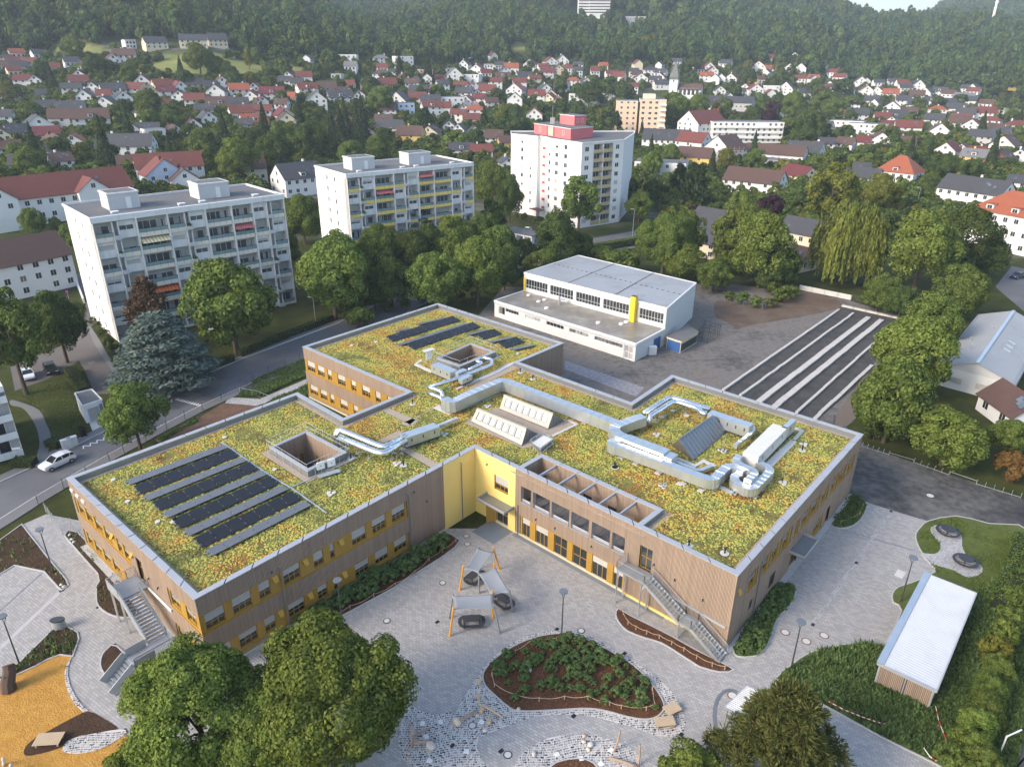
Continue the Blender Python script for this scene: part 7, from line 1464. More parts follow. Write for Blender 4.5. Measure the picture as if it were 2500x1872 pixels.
q = at(120*KC, 600+1295*KC); t = thing('street_sign', 'small white sign on a pole beside the footpath', 'sign', (q.x,q.y,0)); g = MB(); g.tube([(q.x,q.y,0),(q.x,q.y,2.0)], .03, 6); g.build('pole', M_galv, t); g = MB(); g.bar((q.x-.45,q.y-.1,2.0), (q.x+.45,q.y+.15,2.0), .03, .3); g.build('board', M_white_paint, t)
q = at(418*KC, 600+340*KC); t = thing('parking_sign', 'round purple sign on a pole beside the ramp wall', 'sign', (q.x,q.y,0)); g = MB(); g.tube([(q.x,q.y,0),(q.x,q.y,2.4)], .03, 6); g.build('pole', M_galv, t); g = MB(); g.tube([(q.x,q.y-.04,2.4),(q.x,q.y-.02,2.4)], .32, 12); g.build('disc', mat('purple_sign', (.25,.02,.25), .5), t)
F = Frame(at2(128,673,0), at2(186,688,0)); t = thing('ramp_wall', 'white concrete ramp wall beside the parked car', 'wall', (*g2(F.p(0,0,0)),0)); g = MB(); F.box(g, 0, F.L, -.3, 0, 0, 1.7); g.build('wall', M_fasc, t); g = MB(); a, b2 = F.p(F.L,0,.5), at(205,735,.5); g.bar(a, b2, .3, 1.2); g.build('side_wall', M_fasc, t)
e0, e1 = at2(0,790,9.5), at2(58,1105,.6); t = thing('apartment_block', 'corner of a white balcony block cut by the left edge', 'apartment block', (*e1, 0))
F = Frame(tuple(Vector(e1)+Vector((-14,-9.5))), e1, out=(.5,-.8)); g = MB(); F.rect(g, 0, F.L, -1.5, 0, 9.5); g.build('recess_wall', M_greywall, t); g = MB(); E = Frame(e1, tuple(Vector(e1)+Vector((-7,10))), out=(1,.6)); E.rect(g, 0, E.L, -.0, 0, 10.4); g.build('end_wall', M_white, t)
g = MB(); F.box(g, 0, F.L, -10, 0, 9.6, 10.4); g.build('roof', M_fasc, t)
for f in range(4): g = MB(); F.box(g, 0, F.L, -.1, .05, f*2.6+.3, f*2.6+1.25); bo = g.build('balcony_panel', M_fasc, t); g = MB(); F.box(g, 0, F.L, -1.5, -.1, f*2.6+.2, f*2.6+.35); g.build('balcony_floor', M_greywall, bo); add_window(F, t, F.L-5, F.L-1, f*2.6+.5, f*2.6+2.3, n=-1.4, blind=0, frame=M_winwhite, lights=3, transom=False)
# special buildings of the town
def face_rz(P, rel=0.0):
 """rotation so that local -y looks at the viewer, turned by rel"""
 return -math.atan2(P.x, P.y)+rel
def depth_of(P): return (P-C_POS).dot(C_FWD)
def mpp(P): return depth_of(P)/FOC
HOUSES = []    # (x, y, radius)
def reg(P, r): HOUSES.append((P.x, P.y, r))
def put_house(px, py, L, D, h, roof, rc, wc, rel, label, **kw):
 P = hit(px, py); v = Vector((P.x, P.y, 0)).normalized(); P = P+v*D*.5; P.z = ground_z(P.x, P.y)
 reg(P, max(L, D)*.55); return house(P, L, D, h, roof, face_rz(P, rel), rc, wc, label, **kw)
put_house(45, 730, 22, 11, 7.6, 'g', 'b', 'w', .35, 'white house with steep dark roof cut by the left edge', floors=3)
long_red = put_house(150, 540, 40, 13, 7.0, 'g', 'r', 'w', .28, 'long white building with red tiled roof left of the first slab block', floors=2, dormer=0, chimney=False)
for x_ in (-16, 8):
 b_ = house((x_, -5.2, 0), 7, 8.5, 7.4, 'g', math.pi/2, 'r', 'w', None, name='gabled_bay', chimney=False, cat=None); b_.parent = long_red
put_house(420, 450, 22, 11, 5.5, 'g', 'r', 'w', .1, 'broad white house with red roof behind the first slab block', floors=2)
put_house(405, 470, 9, 13, 5.0, 'g', 'r', 'l', .25+math.pi/2, 'light blue gabled house with red roof behind the first slab block')
put_house(455, 475, 10, 9, 4.5, 'g', 'b', 'w', 0.1+math.pi/2, 'low brown-roofed gable house just behind the first slab block')
put_house(605, 445, 14, 9, 4.5, 'g', 'b', 'c', .1, 'brown-roofed house tucked between the two slab blocks')
put_house(730, 480, 15, 12, 6.0, 'g', 'd', 'w', .45, 'modern white house with dark gable roof left of the second slab block', dormer=1)
put_house(318, 395, 20, 10, 5.5, 'g', 'd', 'w', -.3, 'long white house with dark roof left above the first slab block')
put_house(1838, 478, 22, 11, 5.2, 'g', 'b', 'w', -.35, 'white house with wide brown roof left of the pale willow')
put_house(1945, 458, 13, 9, 4.6, 'g', 'm', 'c', -.75, 'cream gable house with red roof and solar panels above the dark tree')
put_house(2095, 462, 15, 9, 4.4, 'g', 'd', 'w', -.2, 'dark-roofed house behind the willow trees')
ov_ = put_house(2188, 460, 15, 14, 6.0, 'h', 'o', 'w', -.3, 'white villa with bright orange hipped roof and dormers', dormer=1, gable=.85)
put_house(2370, 512, 22, 11, 6.2, 'g', 'd', 'w', -.45, 'white two-storey house with dark roof right of the orange villa', floors=2)
put_house(2480, 620, 24, 14, 10.0, 'h', 'o', 'w', -.5, 'large white house with orange-red roof at the right edge', floors=3, dormer=3)
put_house(2410, 545, 12, 9, 3.2, 'f', 'f', 'w', -.4, 'low flat-roofed annex left of the large orange-roofed house', floors=1)
put_house(2462, 1045, 8, 6, 2.7, 'g', 'b', 'w', -.9, 'small white house with dark roof between the right-hand trees', floors=1, chimney=False)
put_house(1745, 635, 20, 12, 4.2, 'g', 'd', 'c', -.5, 'cream kindergarten with dark folded roof behind the trees', floors=2, chimney=False)
put_house(1745, 580, 13, 9, 4.0, 'g', 'd', 'w', -.5, 'white-framed dark gable of the kindergarten roof', floors=1, chimney=False)
put_house(1960, 600, 12, 9, 3.4, 'g', 'd', 'c', -.5, 'dark-roofed kindergarten wing beside the weeping willow', floors=1, chimney=False)
put_house(1935, 660, 9, 7, 3.0, 'g', 'b', 'c', -.6, 'small cream shed with brown roof at the willow', floors=1, chimney=False)
put_house(1765, 405, 14, 15, 7.0, 'g', 'b', 'w', math.pi/2-.6, 'white gabled house wrapped in scaffolding', floors=3)
put_house(1695, 410, 16, 10, 4.6, 'g', 'b', 'y', -.3, 'yellow house with brown roof left of the scaffolded house')
put_house(1690, 378, 15, 11, 6.0, 'g', 'r', 'w', -.5, 'white house with red roof below the terraced white block')
put_house(1625, 370, 24, 12, 5.5, 'g', 'd', 'w', -.12, 'long white house with dark roof right of the tower')
put_house(1612, 435, 22, 12, 6.0, 'f', 'f', 'w', -.1, 'flat white building behind the tower with a row of windows', floors=2)
put_house(1890, 400, 28, 10, 4.2, 'g', 'b', 'w', -.25, 'long low house with brown roof right of the scaffolding', floors=1)
put_house(1960, 395, 17, 11, 4.4, 'g', 'd', 'w', -.3, 'white house with dark roof next to the long brown-roofed one')
put_house(1890, 418, 14, 9, 4.4, 'f', 'f', 'g', -.3, 'flat grey house in front of the long brown-roofed row', floors=1)
P = hit(1790, 352); reg(P, 26); t = house(P+Vector((10,10,0)), 40, 13, 11, 'f', face_rz(P, .28), 'f', 'w', 'long white terraced block with balcony bands', floors=4, name='apartment_block', cat='apartment block')
for f in range(1, 4): g = MB(); g.box(-19.5, 19.5, -7.6, -6.5, f*2.75-.2, f*2.75+.75); g.build('balcony_band', M_white, t, local=True)
P = hit(1708, 345); reg(P, 14); house(P+Vector((4,10,0)), 22, 16, 9.5, 'g', face_rz(P, math.pi/2-.75), 'r', 'w', 'tall white gable house with red roof at the end of the terraced block', floors=4)
P = hit(1552, 328); reg(P, 20); t = thing('apartment_block', 'peach apartment block with grey stair strip behind the tower', 'apartment block', tuple(P+Vector((6,10,0))), face_rz(P, .05)); M_peach = mat('peach_render', (.72,.53,.38), .8, var=.04)
for x0, x1, y0, h in ((-15.5,-3.2,-7,17.6),(-1.8,13,-9,18.6)): g = MB(); g.prism([(x0,y0),(x1,y0),(x1,8),(x0,8)], -3, h, 0, bottom=False); o = g.build('wall', M_peach, t, local=True); g = MB(); g.prism([(x0-.1,y0-.1),(x1+.1,y0-.1),(x1+.1,8.1),(x0-.1,8.1)], h, h+.4, 0, 1); g.build('roof', [M_rooffelt, M_fasc], o, local=True)
g = MB(); g.box(-3.2,-1.8,-5,6,0,17.2); g.build('stair_strip', M_dark, t, local=True); g = MB(); g.box(0,7,-3,4,18.9,21.6); g.build('lift_house', mat('cream_render', (0.72,0.65,0.48)), t, local=True)
for f in range(6):
 for x in (-12.5,-8.8,-5.2): w = sub('window', winbox(1.3,1.4), t); w.location = (x,-7.03,f*2.9+2)
 for x in (0,4,7.5): w = sub('window', winbox(1.7,1.4), t); w.location = (x,-9.03,f*2.9+2.2)
 g = MB(); g.box(9.5,13.2,-10.2,-8,f*2.9+1.2,f*2.9+2.2); g.build('balcony', M_white, t, local=True)
P = hit(1643, 238); ch = thing('church', 'white church with pointed grey spire', 'church', tuple(P), face_rz(P, -.2)); reg(P, 30); k = mpp(P)
s = k*1.0; hT = 40*s; w = 10*s
g = MB(); g.box(-w, w, -w, w, -4, hT); to = g.build('tower', M_WL['w'], ch, local=True); g = MB(); g.box(-w*1.06, w*1.06, -w*1.06, w*1.06, hT, hT+1.2*s); a = hT+1.2*s
for i in range(4):
 c4 = [(-w*1.1,-w*1.1),(w*1.1,-w*1.1),(w*1.1,w*1.1),(-w*1.1,w*1.1)]; p, q = c4[i], c4[(i+1)%4]; g.poly([(*p,a+5*s),(*q,a+5*s),(0,0,a+42*s)]); g.poly([(*p,a),(*q,a),(*q,a+5*s),(*p,a+5*s)])
g.build('spire', mat('spire_slate', (.11,.12,.115), .6, var=.15), to, local=True); g = MB(); g.tube([(0,0,a+42*s),(0,0,a+48*s)], .25, 5); g.build('cross', M_dark, to, local=True)
g = MB(); g.prism([(w,-5*s),(w+56*s,-5*s),(w+56*s,22*s),(w,22*s)], -4, 18*s, bottom=False)
g.poly([(w+56*s,-5*s,18*s),(w+56*s,22*s,18*s),(w+56*s,8.5*s,31*s)]); g.build('nave', M_WL['w'], ch, local=True)
g = MB(); g.poly([(w,-6*s,17*s),(w+57*s,-6*s,17*s),(w+57*s,8.5*s,31.5*s),(w,8.5*s,31.5*s)]); g.poly([(w,23*s,17*s),(w+57*s,23*s,17*s),(w+57*s,8.5*s,31.5*s),(w,8.5*s,31.5*s)]); g.build('roof', M_RF['b'], ch, local=True)
for i in range(5): o = sub('window', winbox(2.2,5.0), ch); o.location = (w+(8+i*10)*s, -5*s-.05, 6*s)
for z in (12, 34): o = sub('window', winbox(1.2,1.6), ch); o.location = (0, -w-.05, z*s)
put_house(1780, 270, 34, 16, 5, 'g', 'd', 'g', -.15, 'long grey-roofed hall right below the church', gable=.5, floors=1, chimney=False)
put_house(2065, 322, 20, 12, 6, 'f', 'f', 'w', -.1, 'white building with rounded grey roof in mid town, left of two', floors=2)
put_house(2115, 330, 22, 12, 6, 'f', 'f', 'w', -.1, 'white building with rounded grey roof in mid town, right of two', floors=2)
P = hit(1450, 42); P = Vector((P.x, P.y, ground_z(P.x, P.y))); k = mpp(P); t = thing('clinic_building', 'white stepped high-rise clinic on the wooded hill', 'clinic', tuple(P), face_rz(P, .1)); reg(P, 45)
for nm, x0, x1, y0, y1, z1 in (('wing',-40,-12,-6,6,44),('wing',-14,36,-9,8,46),('core',-20,-4,-4,10,58)):
 g = MB(); g.box(x0*k*1.0, x1*k*1.0, y0, y1, -20, z1*k); w_ = g.build(nm, M_WL['w'], t, local=True)
for f in range(6): g = MB(); g.box(-14*k, 36*k, -9.3, -9.0, (8+f*6.2)*k, (10.4+f*6.2)*k); g.build('window_band', M_glass, t, local=True); g = MB(); g.box(-39*k, -13*k, -6.3, -6.0, (8+f*6.2)*k, (10.4+f*6.2)*k); g.build('window_band', M_glass, t, local=True)
P = hit(1548, 62); t = house(P, 26, 12, 9, 'f', face_rz(P, .1), 'f', 'g', 'low grey clinic wing right of the white clinic on the hill', name='clinic_building', cat='clinic', floors=2); reg(P, 20)
d_ = ray(2402, 134); d_ = Vector((d_.x, d_.y, 0)).normalized()*1440; P = Vector((d_.x, d_.y, ground_z(d_.x, d_.y))); k = mpp(P); t = thing('transmission_mast', 'white transmission mast on the far right ridge', 'mast', tuple(P)); g = MB(); g.tube([(P.x,P.y,P.z-5),(P.x,P.y,P.z+95*k)], [3.4*k,2.6*k], 8); g.build('shaft', M_WL['w'], t); g = MB(); g.tube([(P.x,P.y,P.z+58*k),(P.x,P.y,P.z+61*k)], 4.5*k, 8); g.tube([(P.x,P.y,P.z+47*k),(P.x,P.y,P.z+49*k)], 3.6*k, 8); g.build('platform', M_white, t)
# the rest of the town, house by house
T1 = """245 378 90 E d w;350 358 110 E d w;392 382 80 G d w;195 442 105 E r w;128 452 105 E d w;38 456 80 E b g;100 492 85 H r c;160 532 120 E m w;440 432 90 E d w;545 458 90 E b w;338 472 60 E r w;482 398 66 E d w;932 484 140 H d w;780 300 62 F f w;775 345 70 F f w;715 378 92 E g w;935 304 140 E d c;1165 296 170 E d c;1308 290 120 E d c;1220 534 100 F f c;1340 560 92 G r w;1412 545 80 E r w;1560 543 150 F f w;1630 523 96 G d w;1716 533 84 E d w;2088 393 130 F f w;2110 452 80 H g w;2030 502 60 F f w;1965 573 120 E b w;2160 624 62 G r w;92 633 120 H b w;280 624 100 E d w;445 588 125 E d w;530 644 110 G d w;285 694 125 E d w;690 604 150 E d w;832 592 120 E r w;655 684 115 G d w;752 664 110 G d w;1010 613 110 E m w;1085 594 96 G r w;1092 644 92 G d w;1270 573 96 E d p;1312 624 118 G d w;1180 664 128 E r w;1425 575 120 E d w;1442 604 128 E o w;1520 643 112 G r w;1640 618 160 E m w;1845 594 130 E r w;1742 643 84 E o w;1902 664 130 G d w;2042 634 160 E d w;1440 694 130 E d w;1235 724 120 E d p;1332 694 180 E b w;1455 748 150 E r w;1475 804 110 E d g;42 764 112 E d w;122 853 140 E d w;250 834 170 G d w;305 873 150 E m w;40 893 92 G b c;72 962 150 E b w;342 922 130 G b w;466 934 112 G o w;365 994 92 E d w;442 724 180 E d g;565 784 220 E b w;905 844 140 E d w;1052 854 110 G b w;808 854 100 G b w;935 876 130 F f w;1170 823 100 G r w;1252 783 100 G d w;185 1062 190 E d w;385 1052 100 E b w;842 964 130 E o w;795 1084 140 E b w;580 585 70 G d w;640 640 70 E r w;1700 690 80 E b w;1560 690 90 G d w;1790 560 70 E d w;2100 560 60 E r w;1540 580 60 G r w;890 660 80 E d w;980 700 90 E r w"""
T2 = """320 388 100 H g w;452 394 120 F f w;332 453 72 H r w;405 478 92 H d w;812 354 120 E d w;890 284 62 F f w;936 224 62 E w w;990 374 52 G r w;965 433 62 F f w;740 453 62 F f g;586 474 92 F f p;520 524 92 H d w;452 523 72 G r w;760 503 110 G g w;870 504 110 F r w;1100 443 98 E o w;1215 428 82 G r w;1132 588 112 G o w;1300 583 92 G d w;960 594 112 E r w;640 603 100 G r w;548 603 122 E d w;742 664 160 F f w;822 613 118 E d w;620 664 130 E d w;470 703 110 F f l;432 663 128 G d w;362 713 110 E b w;382 824 180 E d c;502 873 170 E b y;622 853 120 G b c;732 823 82 G d w;792 833 82 G d w;880 853 92 G d w;982 883 160 E b w;1062 913 80 E b y;802 953 160 E d w;920 963 150 E r w;1072 1053 92 G d w;242 863 100 G b p;862 693 100 E g c;790 743 110 E r w;862 763 110 E r c;700 703 90 E r w;1472 523 92 H o w;1542 533 82 G d w;1332 413 82 G r w;1402 403 100 G d w;1320 473 90 E m g;1122 653 100 G d w;1252 623 112 E r w;1332 633 82 G r c;1502 633 120 F f w;1572 653 110 F d g;1690 483 62 E r w;1742 493 92 E r w;1832 473 62 E d w;1932 463 92 H d w;1872 513 110 G d w;1832 563 62 E r w;1992 503 72 G r w;1050 500 100 E b g;1180 500 110 E d w;1240 520 80 E r c;900 450 80 G r w;950 480 70 E m w;1010 540 80 E r w;1060 470 70 G d w;1150 540 90 E r w;690 560 80 E d w;800 560 90 E r w;870 560 70 G r w;1030 430 60 E d w;1290 440 70 E r w;1380 450 70 G d c;1440 450 60 E r w;1500 470 60 E d w;600 520 60 G w w;680 520 70 E r w;910 640 90 E m w;980 660 90 E b w;840 660 80 G r w;1600 470 60 E r w;1650 440 60 E o w"""
T3 = """40 503 98 G r w;290 513 100 H r w;355 513 62 G d w;245 483 82 E d w;405 403 52 F f w;450 513 82 G r w;315 443 72 G r w;380 583 72 G d w;560 523 98 F f y;590 583 112 G r w;690 573 92 F d w;780 573 100 G d w;682 603 52 G r w;890 593 92 E d w;860 513 72 H r w;612 433 82 G r w;682 443 72 E o w;800 443 72 G r w;866 443 72 G o w;945 503 72 E o w;615 383 72 F f w;750 383 82 H r w;830 383 82 G d w;890 383 62 G d w;686 373 52 E r w;1100 503 82 H r w;1145 568 82 G d w;1222 523 92 G d w;1256 583 82 G r w;1332 583 82 G r w;1402 593 100 E o w;1490 563 82 H d w;1115 393 92 H d w;1210 398 62 G r y;1332 398 72 E r w;1280 433 92 E m w;1362 443 92 E d w;1470 493 82 F f w;1090 333 52 G d w;1202 363 62 G d w;1270 343 42 G m w;1410 343 42 G d w;1460 433 62 H d w;1522 433 42 G r w;1592 443 62 E d w;1170 453 82 E d w;1060 473 72 E r w;1240 463 62 G d w;1560 553 82 G d w;1562 603 92 E b w;1622 593 72 G d w;1702 583 92 E d w;1752 603 82 E b w;1832 563 82 E d w;1842 623 120 E g w;1902 563 62 G d w;2002 603 82 E d w;2102 593 130 E d w;2182 603 82 G d w;1412 683 112 G d w;1482 643 100 E d w;1562 663 122 E d w;1520 703 92 E b w;1722 663 130 E d w;1682 703 100 H o w;1792 693 120 E d w;1852 723 120 E d w;1952 723 150 E r w;2062 713 100 E d w;2040 683 82 E r w;1422 743 150 E d w;1352 743 100 E r w;1502 813 160 E r w;1692 833 170 G b w;1662 763 120 E d w;1812 783 130 E b w;1882 803 112 G r w;2002 773 120 H r w;2082 743 112 H r w;2152 803 130 H r w;2002 823 130 E b w;2052 843 130 E d w;1942 873 150 E d g;872 763 130 G b w;1082 723 92 E o w;1202 733 140 E d w;1332 903 170 G b w;1482 903 130 E b g;1742 963 130 G m w;1822 963 92 G b w;1912 963 110 E m c;1902 1003 160 E g y;2050 1033 150 G b k;2082 933 160 G b w;2170 1003 112 G d w;952 933 120 E b w;1012 923 100 E d w;1210 1133 60 E d w;2150 1173 120 E d w;1130 920 110 E b w;1240 900 90 E m w;1180 660 90 E d w;1290 640 90 E d w;1010 690 80 E d w;960 560 80 E b w;1040 550 70 G r w;500 590 70 E d w;620 520 60 E b w;740 500 60 E r w;1000 430 60 E d w;940 400 50 G r w;1330 530 70 E d w;1420 520 70 E d w;1780 520 60 E d w;1650 640 90 E d w;1900 640 90 E d w;1980 660 90 E b w;2180 660 90 E d w"""
RCN = {'r':'red','o':'orange','d':'dark slate','b':'brown','m':'wine-red','g':'grey','f':'flat','w':'pale'}; WCN = {'w':'white','c':'cream','y':'yellow','g':'grey','k':'brick','p':'pink','l':'light blue'}
M_RF['w'] = M_RF['g']
town = []
for ox, txt in ((0, T1), (800, T2), (1600, T3)):
 for e in txt.split(';'):
  x, y, w, kd, rc, wc = e.split(); px, py, wpx = ox+int(x)*KC, int(y)*KC, int(w)*KC
  P = hit(px, py); wm = min(26.0, max(7.5, wpx*mpp(P)))
  L, D = (wm, min(11.5, max(7.5, wm*.72))) if kd in 'EHF' else (min(14, max(9, wm*1.15)), min(13, wm))
  town.append([py, px, P, L*.9, D*.9, kd, rc, wc])
RX = random.Random(31)
for _ in range(95):
 px, py = RX.uniform(20, 2480), RX.choice((RX.uniform(160, 240), RX.uniform(200, 330))); P = hit(px, py); w_ = RX.uniform(8, 12.5)
 if 330 < P.length < 880 and not any(inside((px, py), m_) for m_ in MEADOWS+FIELDS): town.append([py-400, px, P, w_, w_*.75, RX.choice('EEEGGH'), RX.choice('rrdddbbmo'), RX.choice('wwwwwc')])
town.sort(key=lambda e: -e[0]); placed = []
for py, px, P, L, D, kd, rc, wc in town:
 v = Vector((P.x, P.y, 0)).normalized(); half = (D if kd in 'EHF' else L)*.5; Pc = P+v*half; r = (L+D)*.25
 ok = False
 for k in range(7):
  if all((Pc.x-hx)**2+(Pc.y-hy)**2 > ((r+hr)*.86)**2 for hx, hy, hr in HOUSES): ok = True; break
  Pc = Pc+v*3.5
 Pc.z = ground_z(Pc.x, Pc.y)
 if not ok or (1612 < px < 1728 and 140 < py < 262) or any(inside(pic(Pc+Vector((0,0,zz))), m_) for m_ in MEADOWS+FIELDS+[CLEAR] for zz in (0, 7)): continue
 Pc.z = ground_z(Pc.x, Pc.y); HOUSES.append((Pc.x, Pc.y, r)); placed.append((px, py if py > 0 else py+400, Pc, L, D, kd, rc, wc))
COLZ = [(330,'at far left'),(620,'above first slab block'),(900,'between both slab blocks'),(1150,'above second slab block'),(1420,'behind pink-topped tower'),(1640,'left of church'),(1850,'right of church'),(2060,'above weeping willow'),(2290,'above orange villa'),(9999,'at far right')]
ROWZ = [(150,'wooded slope'),(205,'hill foot'),(265,'upper town'),(330,'mid town'),(9999,'near town')]
NUM = ['first','second','third','fourth','fifth','sixth','seventh','eighth','ninth','tenth','eleventh','twelfth']
def zone(px, py): return next(n for c, n in COLZ if px < c), next(n for c, n in ROWZ if py < c)
def ordinal_labels(items, desc):
 """items: list of (px, key); returns labels that number equal descriptions from the left"""
 by_ = {}
 for i, (px, key) in enumerate(items): by_.setdefault(key, []).append((px, i))
 out = [None]*len(items)
 for key, l in by_.items():
  l.sort()
  for n, (px, i) in enumerate(l): out[i] = key if len(l) == 1 else '%s, %s from left' % (key, NUM[n] if n < 12 else 'number %d' % (n+1))
 return out
placed.sort(key=lambda e: -e[3]/e[2].length); far_ones = placed[258:]; placed = placed[:258]
fh = MB(); cols_ = list(M_RF); wl_ = list(M_WL)
for px, py, Pc, L, D, kd, rc, wc in far_ones:
 M_ = Matrix.Translation(Pc) @ Matrix.Rotation(face_rz(Pc, RS.uniform(-.4,.4)+(math.pi/2 if kd == 'G' else 0)), 4, 'Z'); h = RS.uniform(4.2,5.6); rh = D*.4 if kd != 'F' else .3; wi = len(cols_)+wl_.index(wc); ri = cols_.index(rc if rc in M_RF else 'g')
 V = lambda *p: M_ @ Vector(p); fh.box(-L/2,L/2,-D/2,D/2,-2,h,wi,M_)
 for s_ in (-1, 1): fh.poly([V(s_*L/2,-D/2,h), V(s_*L/2,D/2,h), V(s_*L/2,0,h+rh)], wi); fh.poly([V(-L/2-.4,0,h+rh+.1), V(L/2+.4,0,h+rh+.1), V(L/2+.4,s_*(D/2+.5),h-.3), V(-L/2-.4,s_*(D/2+.5),h-.3)], ri)
 for x in (-.3, 0, .3):
  for z in (.25, .68): fh.box(x*L-.6, x*L+.6, -D/2-.06, -D/2+.02, z*h-.6, z*h+.7, len(cols_)+len(wl_), M_)
if fh.f: props(fh.build('distant_houses', [M_RF[c_] for c_ in cols_]+[M_WL[c_] for c_ in wl_]+[M_glass]), 'smallest distant houses crowded between the larger ones of the town', 'houses', kind='stuff')
keys = []
for px, py, Pc, L, D, kd, rc, wc in placed:
 c, r = zone(px, py); rt = {'E':'gable','G':'gable','H':'hipped','F':'flat'}[kd]
 keys.append((px, ('%s house, flat roof, %s %s' % (WCN[wc], r, c)) if kd == 'F' else '%s house, %s %s roof, %s %s' % (WCN[wc], RCN[rc], rt, r, c)))
labs = ordinal_labels(keys, None)
for (px, py, Pc, L, D, kd, rc, wc), lb in zip(placed, labs):
 d = Pc.length; rel = RS.uniform(-.35,.35)+(math.pi/2 if kd == 'G' else 0); fl = 2 if kd != 'F' else 2
 hgt = RS.uniform(3.8, 5.2) if kd != 'F' else RS.uniform(5.2, 7.0)
 house(Pc, L, D, hgt, {'E':'g','G':'g','H':'h','F':'f'}[kd], face_rz(Pc, rel), rc if rc in M_RF else 'g', wc, lb, floors=fl, gable=RS.uniform(.66,.9) if kd != 'H' else .6, windows=True, chimney=d < 900, group='town houses', dormer=1 if (kd == 'E' and RS.random() < .25 and L > 11) else 0, over=.5)
print('houses placed', len(placed), 'of', len(town))
# vegetation
def quads(pos, nrm, size, asp, R, up=None):
 """leaf quads: centres, normals, sizes"""
 k = len(pos); nrm = nrm/np.maximum(np.linalg.norm(nrm, axis=1, keepdims=True), 1e-6)
 a = R.normal(size=(k, 3)) if up is None else up; t = np.cross(nrm, a); t /= np.maximum(np.linalg.norm(t, axis=1, keepdims=True), 1e-6); b_ = np.cross(nrm, t)
 s = size[:,None]*.5; w = s*asp; V = np.stack([pos-t*w*.35-b_*s, pos+t*w*.9-b_*s*.1, pos+t*w*.3+b_*s, pos-t*w*.9+b_*s*.15], 1)
 return V.reshape(-1, 3), np.arange(4*k).reshape(-1, 4)
def unit_dirs(R, k): v = R.normal(size=(k, 3)); return v/np.linalg.norm(v, axis=1, keepdims=True)
def crown_broad(seed, lobes, leaves, ls, squash=1.0, lr=(.13,.21), top=1.0, hollow=.45):
 R = np.random.default_rng(seed); d = unit_dirs(R, lobes); d[:,2] = np.where(d[:,2] < -.75, -d[:,2], d[:,2]); lm = unit_dirs(R, 11); lf_ = R.uniform(.74, 1.18, 11); rad = R.uniform(hollow, .82, lobes)**.7
 shape = 1-.22*np.abs(d[:,2]); c = d*rad[:,None]*.5*np.stack([shape, shape, np.ones(lobes)*top], 1); c *= lf_[np.argmax(d @ lm.T, 1)][:,None]
 r = R.uniform(*lr, lobes); li = np.repeat(np.arange(lobes), leaves//lobes); k = len(li); dd = unit_dirs(R, k); out = c[li]/np.maximum(np.linalg.norm(c[li], axis=1, keepdims=True), .05)
 dd = dd+out*.55+np.array([0,0,.35]); dd /= np.linalg.norm(dd, axis=1, keepdims=True)
 p = c[li]+dd*(r[li]*R.uniform(.72, 1.05, k))[:,None]; p[:,2] = p[:,2]*squash+.5
 return quads(p, dd+R.normal(size=(k, 3))*.33, ls*R.uniform(.7, 1.35, k), .8, R)
def crown_conifer(seed, leaves, ls, slim=1.0):
 R = np.random.default_rng(seed); k = leaves; z = R.uniform(0, 1, k)**1.35; lay = np.floor(z*16)/16; fr = (z*16) % 1; rad = (1-z)*.5*slim*(.72+.28*(1-fr))+.01
 a = R.uniform(0, 2*math.pi, k); br = .78+.22*np.cos(a*9+lay*40); u = R.uniform(.35, 1, k)**.6; r = rad*br*u; p = np.stack([r*np.cos(a), r*np.sin(a), z-.06*u*(1-z)], 1)
 n = np.stack([np.cos(a)*.6, np.sin(a)*.6, np.ones(k)*.9], 1)+R.normal(size=(k, 3))*.45
 return quads(p, n, ls*R.uniform(.7, 1.4, k)*(1.15-.5*z), .55, R)
def crown_cedar(seed, leaves, ls, plates=34):
 R = np.random.default_rng(seed); z = np.linspace(.12, .97, plates); a = np.arange(plates)*2.4+R.uniform(0, .6, plates); reach = (1-z**1.6)*.34+.02; c = np.stack([reach*np.cos(a), reach*np.sin(a), z], 1); pr = .11+.13*(1-z)
 li = R.integers(0, plates, leaves); aa = R.uniform(0, 2*math.pi, leaves); u = np.sqrt(R.uniform(0, 1, leaves)); p = c[li].copy(); rr = pr[li]*u; p[:,0] += rr*np.cos(aa); p[:,1] += rr*np.sin(aa); p[:,2] += R.normal(0, .012, leaves)-.05*u*u
 n = np.stack([np.cos(aa)*.4*u, np.sin(aa)*.4*u, np.ones(leaves)], 1)+R.normal(size=(leaves, 3))*.35
 return quads(p, n, ls*R.uniform(.6, 1.4, leaves), .45, R)
def crown_willow(seed, strands, per, ls):
 R = np.random.default_rng(seed); d = unit_dirs(R, strands); d[:,2] = np.abs(d[:,2]); lob = .82+.18*np.sin(5*np.arctan2(d[:,1], d[:,0])+seed); st = d*np.array([.47,.47,.42])*lob[:,None]*R.uniform(.72, 1, strands)[:,None]; st[:,2] += .55
 Ln = R.uniform(.3, 1, strands)*(st[:,2]-.02)*.95; i = np.repeat(np.arange(strands), per); t = np.tile(np.linspace(0, 1, per), strands)
 p = st[i].copy(); p[:,2] -= Ln[i]*t; p[:,:2] *= (1+.10*np.sin(t*2.2))[:,None]; p += R.normal(0, .006, p.shape); k = len(p)
 n = np.stack([d[i][:,0], d[i][:,1], np.full(k, .25)], 1)+R.normal(size=(k, 3))*.5
 up = np.tile(np.array([0,0,1.0]), (k, 1)); return quads(p, n, ls*R.uniform(.8, 1.5, k), .35, R, up=up)
